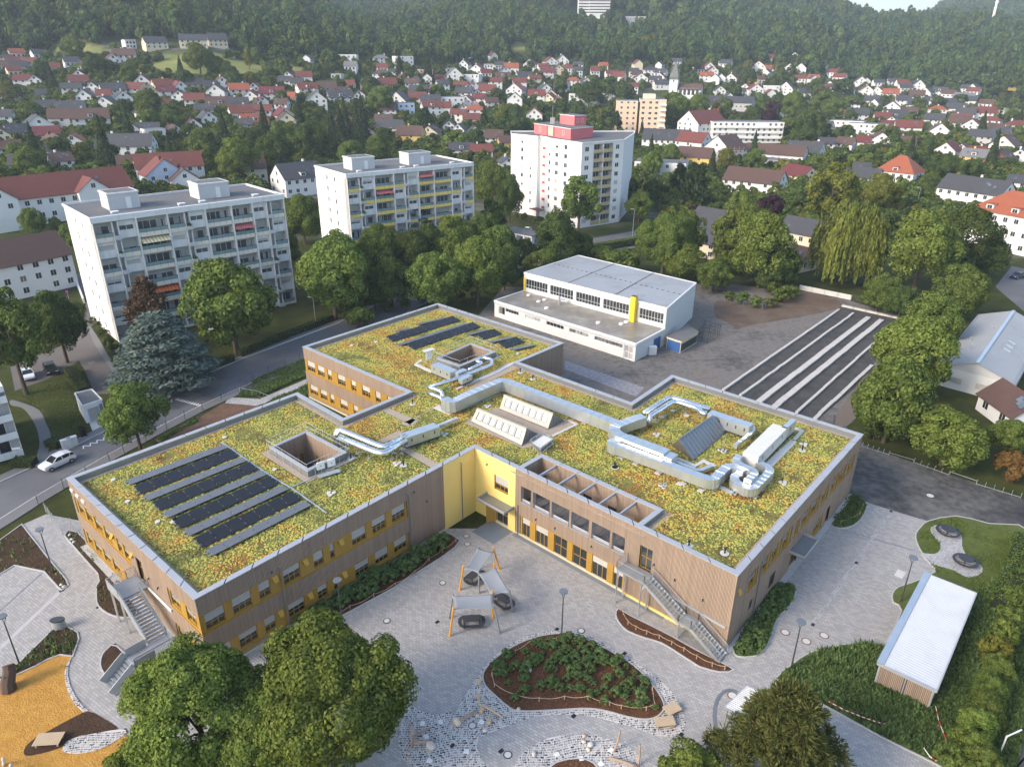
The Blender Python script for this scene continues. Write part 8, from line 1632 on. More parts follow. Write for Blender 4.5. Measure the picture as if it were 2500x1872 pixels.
def crown_pine(seed, lobes, leaves, ls):
 R = np.random.default_rng(seed); z = R.uniform(.05, .98, lobes); a = R.uniform(0, 2*math.pi, lobes); rr = .46*np.sqrt(np.clip(1-(z-.1)**2, .05, 1))*R.uniform(.35, 1, lobes)*(1.1-.65*z); c = np.stack([rr*np.cos(a), rr*np.sin(a), z], 1); r = R.uniform(.05, .10, lobes)
 li = np.repeat(np.arange(lobes), leaves//lobes); k = len(li); dd = unit_dirs(R, k)+np.array([0,0,.5]); dd /= np.linalg.norm(dd, axis=1, keepdims=True); p = c[li]+dd*(r[li]*R.uniform(.3, 1.05, k))[:,None]; up = np.cross(dd, R.normal(size=(k, 3)))
 return quads(p, up, ls*R.uniform(.7, 1.3, k), .3, R, up=dd)
LEAF = {'maple': leafmat('maple_leaves', (.075,.105,.022), (.15,.20,.042), (.26,.31,.085), .35, .5), 'broad': leafmat('broad_leaves', (.055,.082,.020), (.115,.16,.038), (.21,.25,.068), .32, .3),
  'dark': leafmat('dark_leaves', (.035,.056,.018), (.072,.105,.030), (.13,.165,.050), .3, .3), 'conifer': leafmat('conifer_needles', (.024,.040,.020), (.050,.075,.032), (.095,.12,.05), .2, .4),
  'cedar': leafmat('cedar_needles', (.058,.091,.078), (.124,.169,.146), (.227,.273,.234), .15, .4), 'willow': leafmat('willow_leaves', (.085,.105,.020), (.175,.20,.040), (.28,.29,.075), .35, .5),
  'olive': leafmat('olive_leaves', (.070,.080,.016), (.14,.145,.028), (.22,.21,.05), .25, .4), 'rust': leafmat('rust_leaves', (.08,.045,.015), (.15,.085,.028), (.21,.14,.05), .25, .5), 'purple': leafmat('purple_leaves', (.016,.008,.013), (.039,.017,.026), (.078,.036,.049), .2, .4),
  'pine': leafmat('pine_needles', (.045,.058,.018), (.10,.115,.035), (.18,.16,.055), .25, .6), 'shrub': leafmat('shrub_leaves', (.060,.105,.034), (.12,.19,.062), (.21,.28,.11), .3, .9), 'brown': leafmat('dry_needles', (.091,.065,.039), (.195,.130,.072), (.312,.208,.117), .15, .5), 'forest': leafmat('forest_leaves', (.030,.055,.018), (.07,.115,.036), (.14,.185,.06), .3, .02)}
def cm(name, vf, leaf): me = np_mesh(name, *vf); me.materials.append(LEAF[leaf]); return me
CRV = {'maple': [crown_broad(11+k, 170, 78000, .021, .95, (.085,.135), hollow=.5) for k in range(2)],
       'mid': [crown_broad(21+k, 90, 17000, .036, .98, (.10,.165), hollow=.45) for k in range(4)], 'loose': [crown_broad(31+k, 60, 7500, .042, 1.0, (.09,.14), hollow=.3) for k in range(2)],
       'low': [crown_broad(41+k, 26, 2600, .085, .98, (.15,.23)) for k in range(4)], 'far': [crown_broad(51+k, 14, 560, .17, .95, (.18,.27)) for k in range(4)],
       'spruce': [crown_conifer(61+k, 5200, .075) for k in range(2)], 'sprucefar': [crown_conifer(65, 420, .2)], 'cedar': [crown_cedar(71, 15000, .055, 46), crown_cedar(72, 9000, .06, 26)],
       'willow': [crown_willow(81, 900, 26, .05)], 'pine': [crown_pine(91+k, 230, 52000, .034) for k in range(1)], 'pinelow': [crown_pine(95, 60, 4200, .11)], 'shrub': [crown_broad(101+k, 30, 1500, .095, .9, (.10,.19), hollow=.3) for k in range(3)]}
MESH = {}
def crown_mesh(shape, k, leaf):
 key = (shape, k % len(CRV[shape]), leaf)
 if key not in MESH: MESH[key] = cm('crown', CRV[shape][key[1]], leaf)
 return MESH[key]
def trunk_mesh(k):
 if ('trunk', k) in MESH: return MESH['trunk', k]
 R = random.Random(k); g = MB(); g.tube([(0,0,-.02),(R.uniform(-.01,.01),R.uniform(-.01,.01),.35),(R.uniform(-.02,.02),R.uniform(-.02,.02),.7),(0,0,1)], [.055,.038,.024,.006], 8)
 for i in range(7):
  a = i*2.4+R.uniform(0,1); z = R.uniform(.35,.8); l = R.uniform(.18,.34); p = Vector((0,0,z)); q = p+Vector((l*math.cos(a), l*math.sin(a), l*.7)); g.tube([p, p+(q-p)*.5+Vector((0,0,.02)), q], [.018,.012,.004], 5)
 MESH['trunk', k] = g.mesh('trunk', M_bark); return MESH['trunk', k]
TREES = []; TREESEED = [0]
def tree(cx, cy, wpx, kind='mid', leaf='broad', asp=1.0, clear=None, label=None, name='broadleaf_tree', cat='tree', group=None, rz=None):
 """crown centre in the picture, crown width in picture units, height/width ratio"""
 TREESEED[0] += 1; n = TREESEED[0]; dz = 5.0; P = None
 for _ in range(5):
  P = hit(cx, cy, dz); dia = wpx*depth_of(P+Vector((0,0,dz)))/FOC; hc = dia*asp; cl = clear*.55 if clear is not None else min(2.0, hc*.12); dz = cl+hc*.5
 t = thing(name, label, cat, tuple(P), rz if rz is not None else n*1.7, group); cr = sub('crown', crown_mesh(kind, n, leaf), t); cr.location.z = cl; cr.scale = (dia, dia, hc)
 tr = sub('trunk', trunk_mesh(n % 3), t); H = cl+hc*.72; tr.scale = (max(H*.55, dia*.6), max(H*.55, dia*.6), H)
 TREES.append((P.x, P.y, dia*.5)); return t
def cz(crop, x, y, w): return crop[0]+x*crop[2], crop[1]+y*crop[2], w*crop[2]
C1, C2, C3 = (0,0,KC), (800,0,KC), (1600,0,KC)
tree(480, 1745, 365, 'maple', 'maple', 1.0, 2.5, 'large bright green maple at the bottom, left of the pair', 'maple_tree'); tree(806, 1762, 390, 'maple', 'maple', 1.0, 2.5, 'large bright green maple at the bottom, right of the pair', 'maple_tree')
tree(650, 1840, 300, 'maple', 'maple', 1.0, 1.5, 'smaller maple crown in front between the two large maples', 'maple_tree'); tree(330, 1872, 160, 'mid', 'maple', .9, 1.0, 'small maple at the lower left edge of the maple group', 'maple_tree')
tree(1915, 1815, 390, 'pine', 'pine', .8, 1.0, 'bushy pine with brownish tips at the lower right', 'pine_tree'); tree(1690, 1885, 190, 'loose', 'maple', .7, .6, 'thin sapling at the bottom edge beside the pine', 'sapling')
NEAR = [(LC,795,1015,360,'mid','broad',1.05,2.0,'round street tree beside the zigzag marking'),(LC,340,460,340,'mid','dark',1.25,2.5,'dark tall tree beside the side street'),(LC,60,560,430,'loose','broad',1.4,3.0,'pale birch-like tree at the left edge'),(LC,960,610,620,'cedar','cedar',.75,1.5,'wide blue-grey cedar at the side street corner'),(LC,880,345,320,'pinelow','brown',1.0,8.0,'half-dry brown conifer behind the blue cedar'),(LC,1370,330,560,'mid','broad',1.0,3.0,'large tree in front of the first slab block'),(LC,1990,190,440,'mid','maple',1.0,3.0,'large bright tree between the two slab blocks'),
 (C2,60,1570,330,'mid','maple',1.05,3,'bright tree at the foot of the second slab block end wall'),(C2,530,1330,260,'cedar','cedar',1.25,2,'grey-blue cedar in front of the second slab block'),(CC,640,200,330,'mid','broad',1.1,2.5,'dense tree in the row behind the far wing'),(CC,900,140,330,'mid','maple',1.15,2.5,'bright tree in the row left of the gymnasium'),(CC,380,220,270,'mid','dark',1.0,2,'dark tree left in the row behind the far wing'),(CC,150,340,220,'loose','broad',.8,1,'loose tree at the street bend'),(CC,280,290,220,'mid','dark',.8,1,'dark bushy tree behind the street bend'),(CC,185,425,150,'low','maple',.8,.5,'small yellow-green bush tree at the street bend'),(CC,1060,140,180,'mid','dark',1.3,1,'dark narrow tree at the gymnasium corner'),(CC,1180,60,170,'mid','dark',1.2,1,'dark tree behind the left corner of the gymnasium'),(CC,780,40,300,'mid','broad',1.1,2,'tree behind the row left of the gymnasium'),(CC,520,60,280,'mid','dark',1.1,2,'dark tree behind the row at the far wing'),(CC,270,90,280,'mid','broad',1.1,2,'tree beside the bright one between the slab blocks'),(CC,1030,20,260,'mid','broad',1.1,2,'tree below the garages left of the gymnasium'),
 (C2,1090,1180,170,'mid','dark',1.6,1.5,'dark tree right of the second slab block'),(C2,985,1090,210,'mid','broad',1.2,3,'light tree between second slab block and tower'),(C2,980,1330,180,'low','dark',1.2,1,'dark tree below the light one beside the second slab block'),(C2,1510,1220,310,'loose','broad',1.0,4,'sparse tree in front of the tower balconies'),(C2,1870,1230,180,'mid','broad',1.0,1,'round tree right of the tower'),(C2,1790,1150,140,'low','dark',1.4,1,'dark tree at the right corner of the tower'),(C2,1370,1440,270,'mid','dark',1.2,2,'dark tree left of the gymnasium road'),(C2,1500,1490,200,'low','dark',.9,1,'dark bush tree beside the upper road'),(C2,1640,1530,180,'low','broad',.7,.5,'hedge tree behind the gymnasium, left'),(C2,1770,1560,200,'low','broad',.7,.5,'hedge tree behind the gymnasium, right'),
 (C3,60,1440,330,'maple','broad',1.1,3,'full chestnut-like tree behind the gymnasium'),(C3,200,1430,250,'loose','broad',1.4,2,'loose birch behind the gymnasium corner'),(C3,180,1570,260,'mid','maple',.9,1,'bright low tree behind the gymnasium roof'),(C3,500,1440,340,'mid','maple',1.1,2,'tall tree in front of the kindergarten, left'),(C3,650,1500,360,'mid','maple',1.15,2,'tall tree in front of the kindergarten, right'),(C3,780,1600,200,'low','broad',1.0,1,'smaller tree right of the kindergarten trees'),(C3,520,1260,210,'mid','maple',1.1,1,'light round tree below the brown-roofed white house'),(C3,240,1130,290,'pinelow','conifer',1.0,2,'dark pine left of the brown-roofed white house'),(C3,360,1290,160,'low','dark',.8,1,'dark tree below the dark pine'),(C3,690,1250,170,'low','purple',.8,1,'dark purple-leaved tree beside the parked cars'),(C3,250,1290,150,'low','purple',.8,.5,'dark purple bush below the dark pine'),
 (C3,1060,1180,390,'loose','willow',1.0,2,'pale feathery tree behind the weeping willow'),(C3,1175,1440,480,'willow','willow',1.05,1.5,'big weeping willow with hanging strands'),(C3,1350,1170,220,'mid','olive',1.1,2,'olive tree right of the pale feathery tree'),(C3,1610,1480,440,'mid','maple',1.05,4,'large bright tree right of the weeping willow'),(C3,1860,1440,360,'mid','dark',1.1,3,'large dark tree behind the bright one right of the willow'),(C3,2010,1540,230,'mid','dark',1.0,2,'dark tree near the right edge above the metal hall'),
 (RC,1850,270,310,'mid','broad',1.0,2,'rounded tree above the metal hall'),(RC,1670,440,330,'mid','broad',1.1,1.5,'dense tree at the upper end of the foundation rows'),(RC,1540,650,480,'mid','maple',.95,2,'broad yellow-green tree left of the metal hall'),(RC,1430,920,450,'mid','broad',1.1,2,'broad tree above the bicycle racks'),(RC,1760,1150,430,'mid','maple',.8,.8,'spreading tree behind the bicycle racks'),(RC,2140,1140,260,'mid','broad',.9,1,'tree at the right edge below the small white house'),(RC,1560,1060,170,'low','rust',1.0,.8,'orange-leaved small tree behind the bicycle racks'),(RC,2140,1330,190,'low','rust',.9,.5,'red-brown shrub tree at the right edge'),(RC,1320,1110,130,'low','dark',.8,.3,'dark bush at the end of the school corner hedge'),(RC,1480,330,200,'mid','dark',1.0,1,'dark tree behind the upper end of the foundation rows')]
G0 = (0,0,1.0)
NEAR += [(G0,930,612,115,'mid','broad',1.1,1,'tree at the foot of the second slab block, left of the cedar'),(G0,1045,608,110,'mid','dark',1.0,1,'dark tree at the foot of the second slab block below the cedar'),(G0,1110,585,105,'mid','maple',1.1,1,'bright tree at the foot of the second slab block, right of the cedar'),(G0,1172,575,95,'mid','broad',1.2,1,'tree at the right foot of the second slab block'),(G0,738,535,105,'mid','broad',1.1,1,'tree between the modern dark-roofed house and the slab blocks'),(G0,690,610,85,'mid','dark',1.0,1,'dark tree beside the right end of the first slab block'),(G0,1215,625,80,'mid','dark',1.0,1,'dark tree in front of the retaining wall'),(G0,1745,668,95,'mid','broad',.9,.5,'low tree at the dirt right of the gymnasium'),(G0,1885,668,90,'mid','dark',.9,.5,'dark low tree left of the weeping willow'),(G0,2150,715,95,'mid','broad',.9,.8,'low tree beside the fence behind the foundation rows'),(G0,1330,650,95,'mid','broad',.9,.5,'low tree behind the gymnasium left corner')]
for crop, x, y, w, kd, lf, asp, cl, lb in NEAR:
 nm = {'cedar':'cedar_tree','pinelow':'pine_tree','willow':'willow_tree'}.get(kd, 'broadleaf_tree'); tree(*cz(crop, x, y, w), kd, lf, asp, cl, lb, nm)
for i, (x, y, w, lf) in enumerate([(2150,640,150,'broad'),(2130,760,150,'broad'),(2080,860,170,'maple'),(2040,960,180,'olive'),(2060,1080,190,'broad'),(2010,1200,200,'broad'),(1990,1320,210,'broad'),(1930,1420,220,'maple'),(1900,1540,240,'maple'),(1960,1640,240,'broad'),(2180,520,120,'dark'),(1780,1600,180,'broad')]):
 tree(*cz(RZ, x, y, w), 'low' if w < 190 else 'mid', lf, 1.1, .2, '%s shrub of the tall hedge right of the shed, %s from above' % ({'broad':'green','olive':'yellowish','maple':'bright green','dark':'dark'}[lf], NUM[i]), 'hedge_shrub', 'shrub', 'tall hedge along the right edge')
TT = [(C1,"310 480 110 s c 1.7;615 855 175 s c 1.75;762 745 130 s c 1.6;590 645 42 s c 2.2;1340 790 165 s c 1.5;1582 745 155 s c 1.6;1790 680 130 s c 1.3;1905 760 115 s c 1.4;2040 755 125 s c 1.9;2135 740 145 s c 1.75;900 630 165 m b 1;1010 725 130 m b 1;1700 830 215 m b 1;1850 850 220 m d 1;1650 930 225 m d 1;1420 955 240 m m 1;1220 840 140 l b 1.1;1530 325 46 l b 1.9;1487 350 46 l o 2.2;1190 350 170 m m 1;1290 400 100 l b 1;430 288 140 m b 1;690 300 62 l b 1.1;50 555 115 l o 1;170 665 120 l b 1;265 890 130 l b .9;175 965 190 m b .8;60 1300 110 l o .9;190 1330 140 m b 1.3;330 1350 62 l b 1.8;415 1420 100 l b 1.3;1370 430 100 l d 1;1690 395 90 l b 1;1612 430 80 l b 1;1110 480 110 l d .9;800 480 100 l d .9;560 385 130 m d 1;650 400 80 l d 1;855 395 80 l d 1;1985 370 120 l d 1;480 590 60 l d 1;700 360 50 s c 1.5;240 430 110 m d 1.1;345 560 80 l b .8;1120 1000 70 l b 1.2;410 900 40 s c 2.4;690 1080 100 l b .9;2100 930 180 m b .9;2000 900 160 m d 1;1560 850 170 m d 1;1480 880 140 l d 1.2"),
      (C2,"320 600 170 m b .9;100 720 170 s c 1.5;205 700 140 s c 1.8;585 720 140 p c 1;940 700 100 s c 1.4;1110 740 220 m d .8;1270 660 110 l d .8;310 900 150 m b 1.1;770 850 150 l b .8;660 550 90 l b 1;1400 510 80 l d 1.2;1590 560 170 m d .8;1690 530 110 l d 1;1780 560 120 l d 1;1730 730 95 p c 1.25;1885 770 58 s c 1.9;2080 650 220 m b .8;1830 300 120 m d 1.1;1930 260 105 l o 1;600 400 110 s c 1.6;430 400 90 s c 1.6;1060 680 100 l o 1.2;1830 640 90 l d 1;1760 640 90 l b 1;1500 560 100 l d 1;480 480 80 l d 1;250 500 100 l d .9;140 480 80 l d 1;560 560 80 l d .9;1940 980 140 m m 1.1;2060 930 130 m b 1;2110 1080 170 p c 1.1;1960 1150 140 l d .9;1330 700 80 l d .8"),
      (C3,"130 655 190 m b .7;250 640 150 m m .9;410 650 120 l b .9;600 690 110 l d .9;715 650 100 l u .9;830 640 160 m b 1;1000 620 150 m b .9;1070 650 150 m b .9;930 760 190 m d 1;1140 800 100 l d .8;1250 670 75 l o .9;1350 790 90 l b 1;1540 875 95 s c 1.6;1650 900 95 s c 1.5;1600 970 100 l d 1;1730 1000 200 m d .8;1880 1030 160 m d .9;430 960 110 m o 1.2;600 960 130 m b 1;640 1050 110 l m .9;480 560 90 l d 1;2190 700 70 s c 1.8;455 270 105 l o 1;800 760 120 l b .9;1000 800 120 l d 1;1260 940 110 l d .9;1200 970 110 l m .8;1060 950 120 l b .8;490 1050 80 l m .6;1640 1100 120 m b 1;1500 1200 110 l b .8;1790 1090 90 l d .8;1120 520 110 l d .9;970 540 110 l d 1;750 480 110 l d 1;560 480 100 l d 1;1180 610 90 l b .8;330 370 70 l b 1.1;220 400 90 l d 1;560 390 60 l o 1;1020 280 60 s c 2;930 300 50 s c 2;1700 620 90 l d .8;1830 600 90 l d .8;2060 640 80 l b .8;1950 590 60 s c 1.5;680 720 100 l u 1;1580 620 90 l b .7")]
LN = {'b':('broad','green'),'d':('dark','dark green'),'m':('maple','bright green'),'o':('olive','light olive'),'c':('conifer','dark'),'u':('purple','purple')}; KN = {'s':('spruce','conifer_tree','conifer'),'m':('mid','broadleaf_tree','leafy tree'),'l':('low','broadleaf_tree','leafy tree'),'p':('pinelow','pine_tree','pine')}
tt = []
for crop, txt in TT:
 for e in txt.split(';'):
  x, y, w, kd, lf, asp = e.split(); px, py, wp = cz(crop, int(x), int(y), int(w)); tt.append((px, py, wp, kd, lf, float(asp)))
RT = random.Random(9); tries = 0
def free(P, r): return all((P.x-hx)**2+(P.y-hy)**2 > (r+hr)**2 for hx, hy, hr in HOUSES)
extra = 0
while extra < 130 and tries < 4000:
 tries += 1; px = RT.uniform(10, 2490); py = RT.uniform(150, 420); P = hit(px, py, 4)
 if P.length > 1000 or P.length < 215 or (1180 < px < 1560 and py > 330) or (680 < px < 1180 and py > 360) or (px < 760 and py > 400): continue
 if not free(P, 3.5) or any((P.x-a)**2+(P.y-b2)**2 < (r*1.2+3)**2 for a, b2, r in TREES): continue
 kd = RT.choices('lls', (5, 4, 2))[0]; d = RT.uniform(6, 10); wp = d/mpp(P); tt.append((px, py, wp, kd, 'c' if kd == 's' else RT.choice('bbdddo'), RT.uniform(.9, 1.2) if kd != 's' else RT.uniform(1.5, 2))); TREES.append((P.x, P.y, d*.5)); extra += 1
keys = []
for px, py, wp, kd, lf, asp in tt:
 c, r = zone(px, py); big = 'big ' if wp > 70 else 'small ' if wp < 30 else ''
 keys.append((px, '%s%s %s, %s %s' % (big, LN[lf][1], KN[kd][2], r, c)))
for (px, py, wp, kd, lf, asp), lb in zip(tt, ordinal_labels(keys, None)): tree(px, py, wp, KN[kd][0], LN[lf][0], asp, None, lb, KN[kd][1], 'tree', 'town trees')
# shrubs in the beds
def shrub_at(P, d, h, leaf, label, group, z=0.08):
 TREESEED[0] += 1; n = TREESEED[0]; t = thing('shrub', label, 'shrub', (P[0], P[1], z), n*2.1, group); c = sub('crown', crown_mesh('shrub', n, leaf), t); c.scale = (d, d, h)
 s = sub('stem', trunk_mesh(0), t); s.scale = (d*.5, d*.5, h*.6); return t
def bed_points(poly, n, md, seed, margin=.35, ban=()):
 R = random.Random(seed); xs = [p[0] for p in poly]; ys = [p[1] for p in poly]; inn = offset_poly(poly, margin); out = []
 for _ in range(n*40):
  p = (R.uniform(min(xs), max(xs)), R.uniform(min(ys), max(ys)))
  if inside(p, inn) and not any(inside(p, b2) for b2 in ban) and all((p[0]-q[0])**2+(p[1]-q[1])**2 > md*md for q in out): out.append(p)
  if len(out) >= n: break
 return out
R = random.Random(4)
gaps = [smooth_loop(pts2(*CZ, [(1590,1100),(1780,1130),(1800,1180),(1650,1170)]), 2), pts2(*CZ, [(930,1150),(1100,1250),(1300,1300),(1900,1370),(1900,1330),(1350,1200),(1080,1100)]), pts2(*CZ, [(1200,1060),(1300,1000),(1330,1100),(1290,1250),(1200,1130)])]
for p in bed_points(BEDS['centre'], 120, .5, 6, .5):
 if any(inside(p, g_) for g_ in gaps) and R.random() < .7: continue
 d = R.uniform(.6, 1.15); shrub_at(p, d, d*R.uniform(.6, .9), 'shrub', 'leafy green shrub growing in the central mulch bed', 'shrubs in the central bed')
for p in bed_points(BEDS['facade'], 60, .7, 7, .7):
 u = F_BY.n.dot(Vector((*p, 0))-F_BY.o)
 if u > 2.6: continue
 d = R.uniform(1.0, 1.7); shrub_at(p, d, d*R.uniform(.75, 1.0), 'shrub', 'green shrub in the bed along the timber facade', 'shrubs in the facade bed')
for key, n, md, dd, lb, gp in (('r1', 34, .55, (.7,1.2), 'green shrub in the bed along the right facade', 'shrubs by the right facade'), ('r2', 12, .6, (.6,.9), 'low shrub in the small bed by the service yard', 'shrubs by the service yard')):
 for p in bed_points(BEDS[key], n, md, n, .3): d = R.uniform(*dd); shrub_at(p, d, d*.8, 'shrub', lb, gp)
for crop, lst, dd, lf, lb, gp in ((RC, [(440,330),(520,350),(600,370),(680,370),(760,340),(820,310),(700,300)], (3.0,4.6), 'broad', 'bush at the edge of the dirt by the gymnasium', 'bushes by the gymnasium'), (CC, [(60,400),(120,440),(250,450),(360,400),(470,380),(560,340),(700,330),(800,330),(880,320),(960,290)], (1.8,3.0), 'dark', 'dark bush along the street behind the far wing', 'bushes behind the far wing'), (C2, [(1080,1300),(1130,1310),(1180,1320),(1240,1340),(1300,1350),(1350,1370),(1420,1390)], (2.0,3.0), 'broad', 'garden bush in front of the tower', 'bushes before the tower'), (LC, [(600,490),(620,540),(660,600),(690,640),(560,470),(700,700)], (1.6,2.4), 'dark', 'bush under the end wall of the first slab block', 'bushes at the end wall')):
 for x, y in lst: P = at(crop[0]+x*crop[2], crop[1]+y*crop[2]); d = R.uniform(*dd); shrub_at((P.x,P.y), d, d*.8, lf, lb, gp, 0)
# hedges
def hedge(label, a, b2, w, h, leaf='dark', n=None):
 a, b2 = Vector((*a, 0)), Vector((*b2, 0)); L = (b2-a).length; x = (b2-a)/L; y = Vector((-x.y, x.x, 0)); R_ = np.random.default_rng(int(L*100)); k = n or int(L*(w+2*h)*55)
 u = R_.uniform(0, 1, k); f = R_.choice(3, k, p=[.4,.3,.3]); s = R_.uniform(-.5, .5, k)*w; z = R_.uniform(.1, 1, k)*h; n_ = np.zeros((k, 3)); top = f == 0; z[top] = h+R_.normal(0, .05, top.sum()); n_[top] = (0,0,1)
 for v, sg in ((1,-.5),(2,.5)): mk = f == v; s[mk] = sg*w+R_.normal(0, .05, mk.sum()); n_[mk] = np.array(y)*(1 if sg > 0 else -1)
 P_ = np.array(a)+np.outer(u*L, np.array(x))+np.outer(s, np.array(y)); P_[:,2] = z
 t = thing('hedge', label, 'hedge', tuple(a)); me = np_mesh('foliage', *quads(P_, n_+R_.normal(size=(k, 3))*.5, R_.uniform(.12, .26, k), .8, R_)); me.materials.append(LEAF[leaf]); mobj('foliage', me, None, t, False)
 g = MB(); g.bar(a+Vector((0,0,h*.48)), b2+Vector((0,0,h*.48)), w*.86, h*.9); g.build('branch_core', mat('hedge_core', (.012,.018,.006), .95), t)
lc = lambda x, y: at2(LC[0]+x*KC, LC[1]+y*KC)
hedge('clipped hedge between side street and small lawn', lc(425,760), lc(510,890), 1.8, 1.2); hedge('low hedge beside the street utility boxes', lc(300,1195), lc(375,1210), 1.6, 1.1); hedge('dark hedge at the lower left corner of the footpath', lc(85,1320), lc(215,1320), 1.6, 1.1); hedge('short dark hedge beside the transformer house', lc(480,1140), lc(520,1130), 1.4, 1.1, 'purple'); hedge('long hedge along the street below the first slab block', lc(1080,800), lc(1400,690), 1.2, 1.2); hedge('long hedge along the street towards the second slab block', lc(1440,665), lc(2000,440), 1.2, 1.2); hedge('hedge along the ramp at the left', lc(255,90), lc(300,190), 1.2, 1.6); hedge('hedge row along the upper road by the gymnasium', (lambda p: (p.x,p.y))(at(1400,622)), (lambda p: (p.x,p.y))(at(1600,588)), 2.2, 2.0, 'broad')
hedge('long tall hedge between the right lawn and the dark path', at2(2495,1330), at2(2440,1500), 2.0, 1.6, 'broad')
# weeds and grass blades
def blades(name, label, polys, n, hmin, hmax, leaf, seed, ban=()):
 R_ = np.random.default_rng(seed); P_ = []
 for poly, share in polys:
  xs = [p[0] for p in poly]; ys = [p[1] for p in poly]; c = 0; want = int(n*share); tries = 0
  while c < want and tries < want*12:
   tries += 1; p = (R_.uniform(min(xs), max(xs)), R_.uniform(min(ys), max(ys)))
   if inside(p, poly) and not any(inside(p, b2) for b2 in ban): P_.append(p); c += 1
 P_ = np.array(P_); k = len(P_); den = .5+.5*np.sin(P_[:,0]*.9+1)*np.sin(P_[:,1]*.8+P_[:,0]*.3); h = R_.uniform(hmin, hmax, k)*(.45+.75*den); a = R_.uniform(0, 2*math.pi, k); w = h*R_.uniform(.18, .4, k); lean = R_.normal(0, .35, (k, 2))*h[:,None]
 b0 = np.stack([P_[:,0]-w*np.cos(a), P_[:,1]-w*np.sin(a), np.full(k, .08)], 1); b1 = np.stack([P_[:,0]+w*np.cos(a), P_[:,1]+w*np.sin(a), np.full(k, .08)], 1); tp = np.stack([P_[:,0]+lean[:,0], P_[:,1]+lean[:,1], .1+h], 1); md = (b0+tp)/2+np.stack([w*.3*np.sin(a), w*.3*np.cos(a), h*.1], 1)
 V = np.stack([b0, b1, tp, md], 1).reshape(-1, 3); me = np_mesh(name, V, np.arange(4*k).reshape(-1, 4)); me.materials.append(LEAF[leaf]); props(mobj(name, me), label, 'grass', kind='stuff')
weed = pts2(*RZ, [(740,1125),(830,1045),(1000,960),(1280,925),(1370,945),(1320,1140),(1640,1300),(1720,1180),(1930,620),(2250,420),(2250,1300),(2160,1656),(1850,1740),(1690,1635),(1350,1465),(1060,1305),(850,1200)])
shedban = [offset_poly([at2(RZ[0]+x*KC, RZ[1]+y*KC, 0) for x, y in ((1300,1140),(1650,1300),(1890,730),(1560,600))], -.1)]
blades('tall_weeds', 'tall green weeds growing round the shed and lower lawn', [(weed, 1.0)], 36000, .22, .65, 'shrub', 1, shedban)
strip = pts2(*LC, [(1440,880),(1560,790),(1830,680),(1840,780),(1560,905),(1430,905)]); strip2 = pts2(*LC, [(1620,925),(1850,830),(1850,900),(1750,930),(1640,945)])
blades('ground_cover', 'low green ground cover in the beds by the far wing and corners', [(strip, .5), (strip2, .12), (BEDS['r1'], .15), (BEDS['r2'], .08), (pts2(*LC, [(940,1160),(1180,1035),(1190,1055),(960,1180)]), .08), (BEDS['l1'], .02), (BEDS['l3'], .03), (BEDS['l2'], .02)], 12000, .15, .45, 'shrub', 2)
blades('lawn_grass', 'short grass of the lawns by the picnic path and slab block', [(pts2(*RZ, [(1640,190),(1800,160),(2000,205),(2250,300),(2250,420),(1930,615),(1680,490),(1600,370),(1570,290)]), .6), (pts2(*LC, [(80,880),(390,800),(490,1050),(480,1120),(310,1120),(240,980)]), .4)], 14000, .06, .16, 'broad', 3, [smooth_loop(pts2(*RZ, [(1655,240),(1680,215),(1740,215),(1800,240),(1830,280),(1830,330),(1850,380),(1900,430),(1945,450),(1950,490),(1900,515),(1850,510),(1780,470),(1660,440),(1600,385),(1620,383),(1680,387),(1712,362),(1715,322),(1680,282)]), 1)])
R = random.Random(3)
for i, (pl, F, s, z) in enumerate(PLANT_SPOTS):
 if R.random() < .55:
  c = link(bpy.data.objects.new('plant', crown_mesh('shrub', i, 'shrub'))); c.parent = pl; p = F.p(s, .4, z-.1); d = R.uniform(.6, 1.2); w = pl.parent.matrix_basis.inverted()
  c.matrix_parent_inverse = (pl.parent.matrix_basis @ pl.matrix_parent_inverse @ pl.matrix_basis).inverted(); c.matrix_basis = Matrix.Translation(p) @ Matrix.Diagonal((d, d, d*.8, 1))
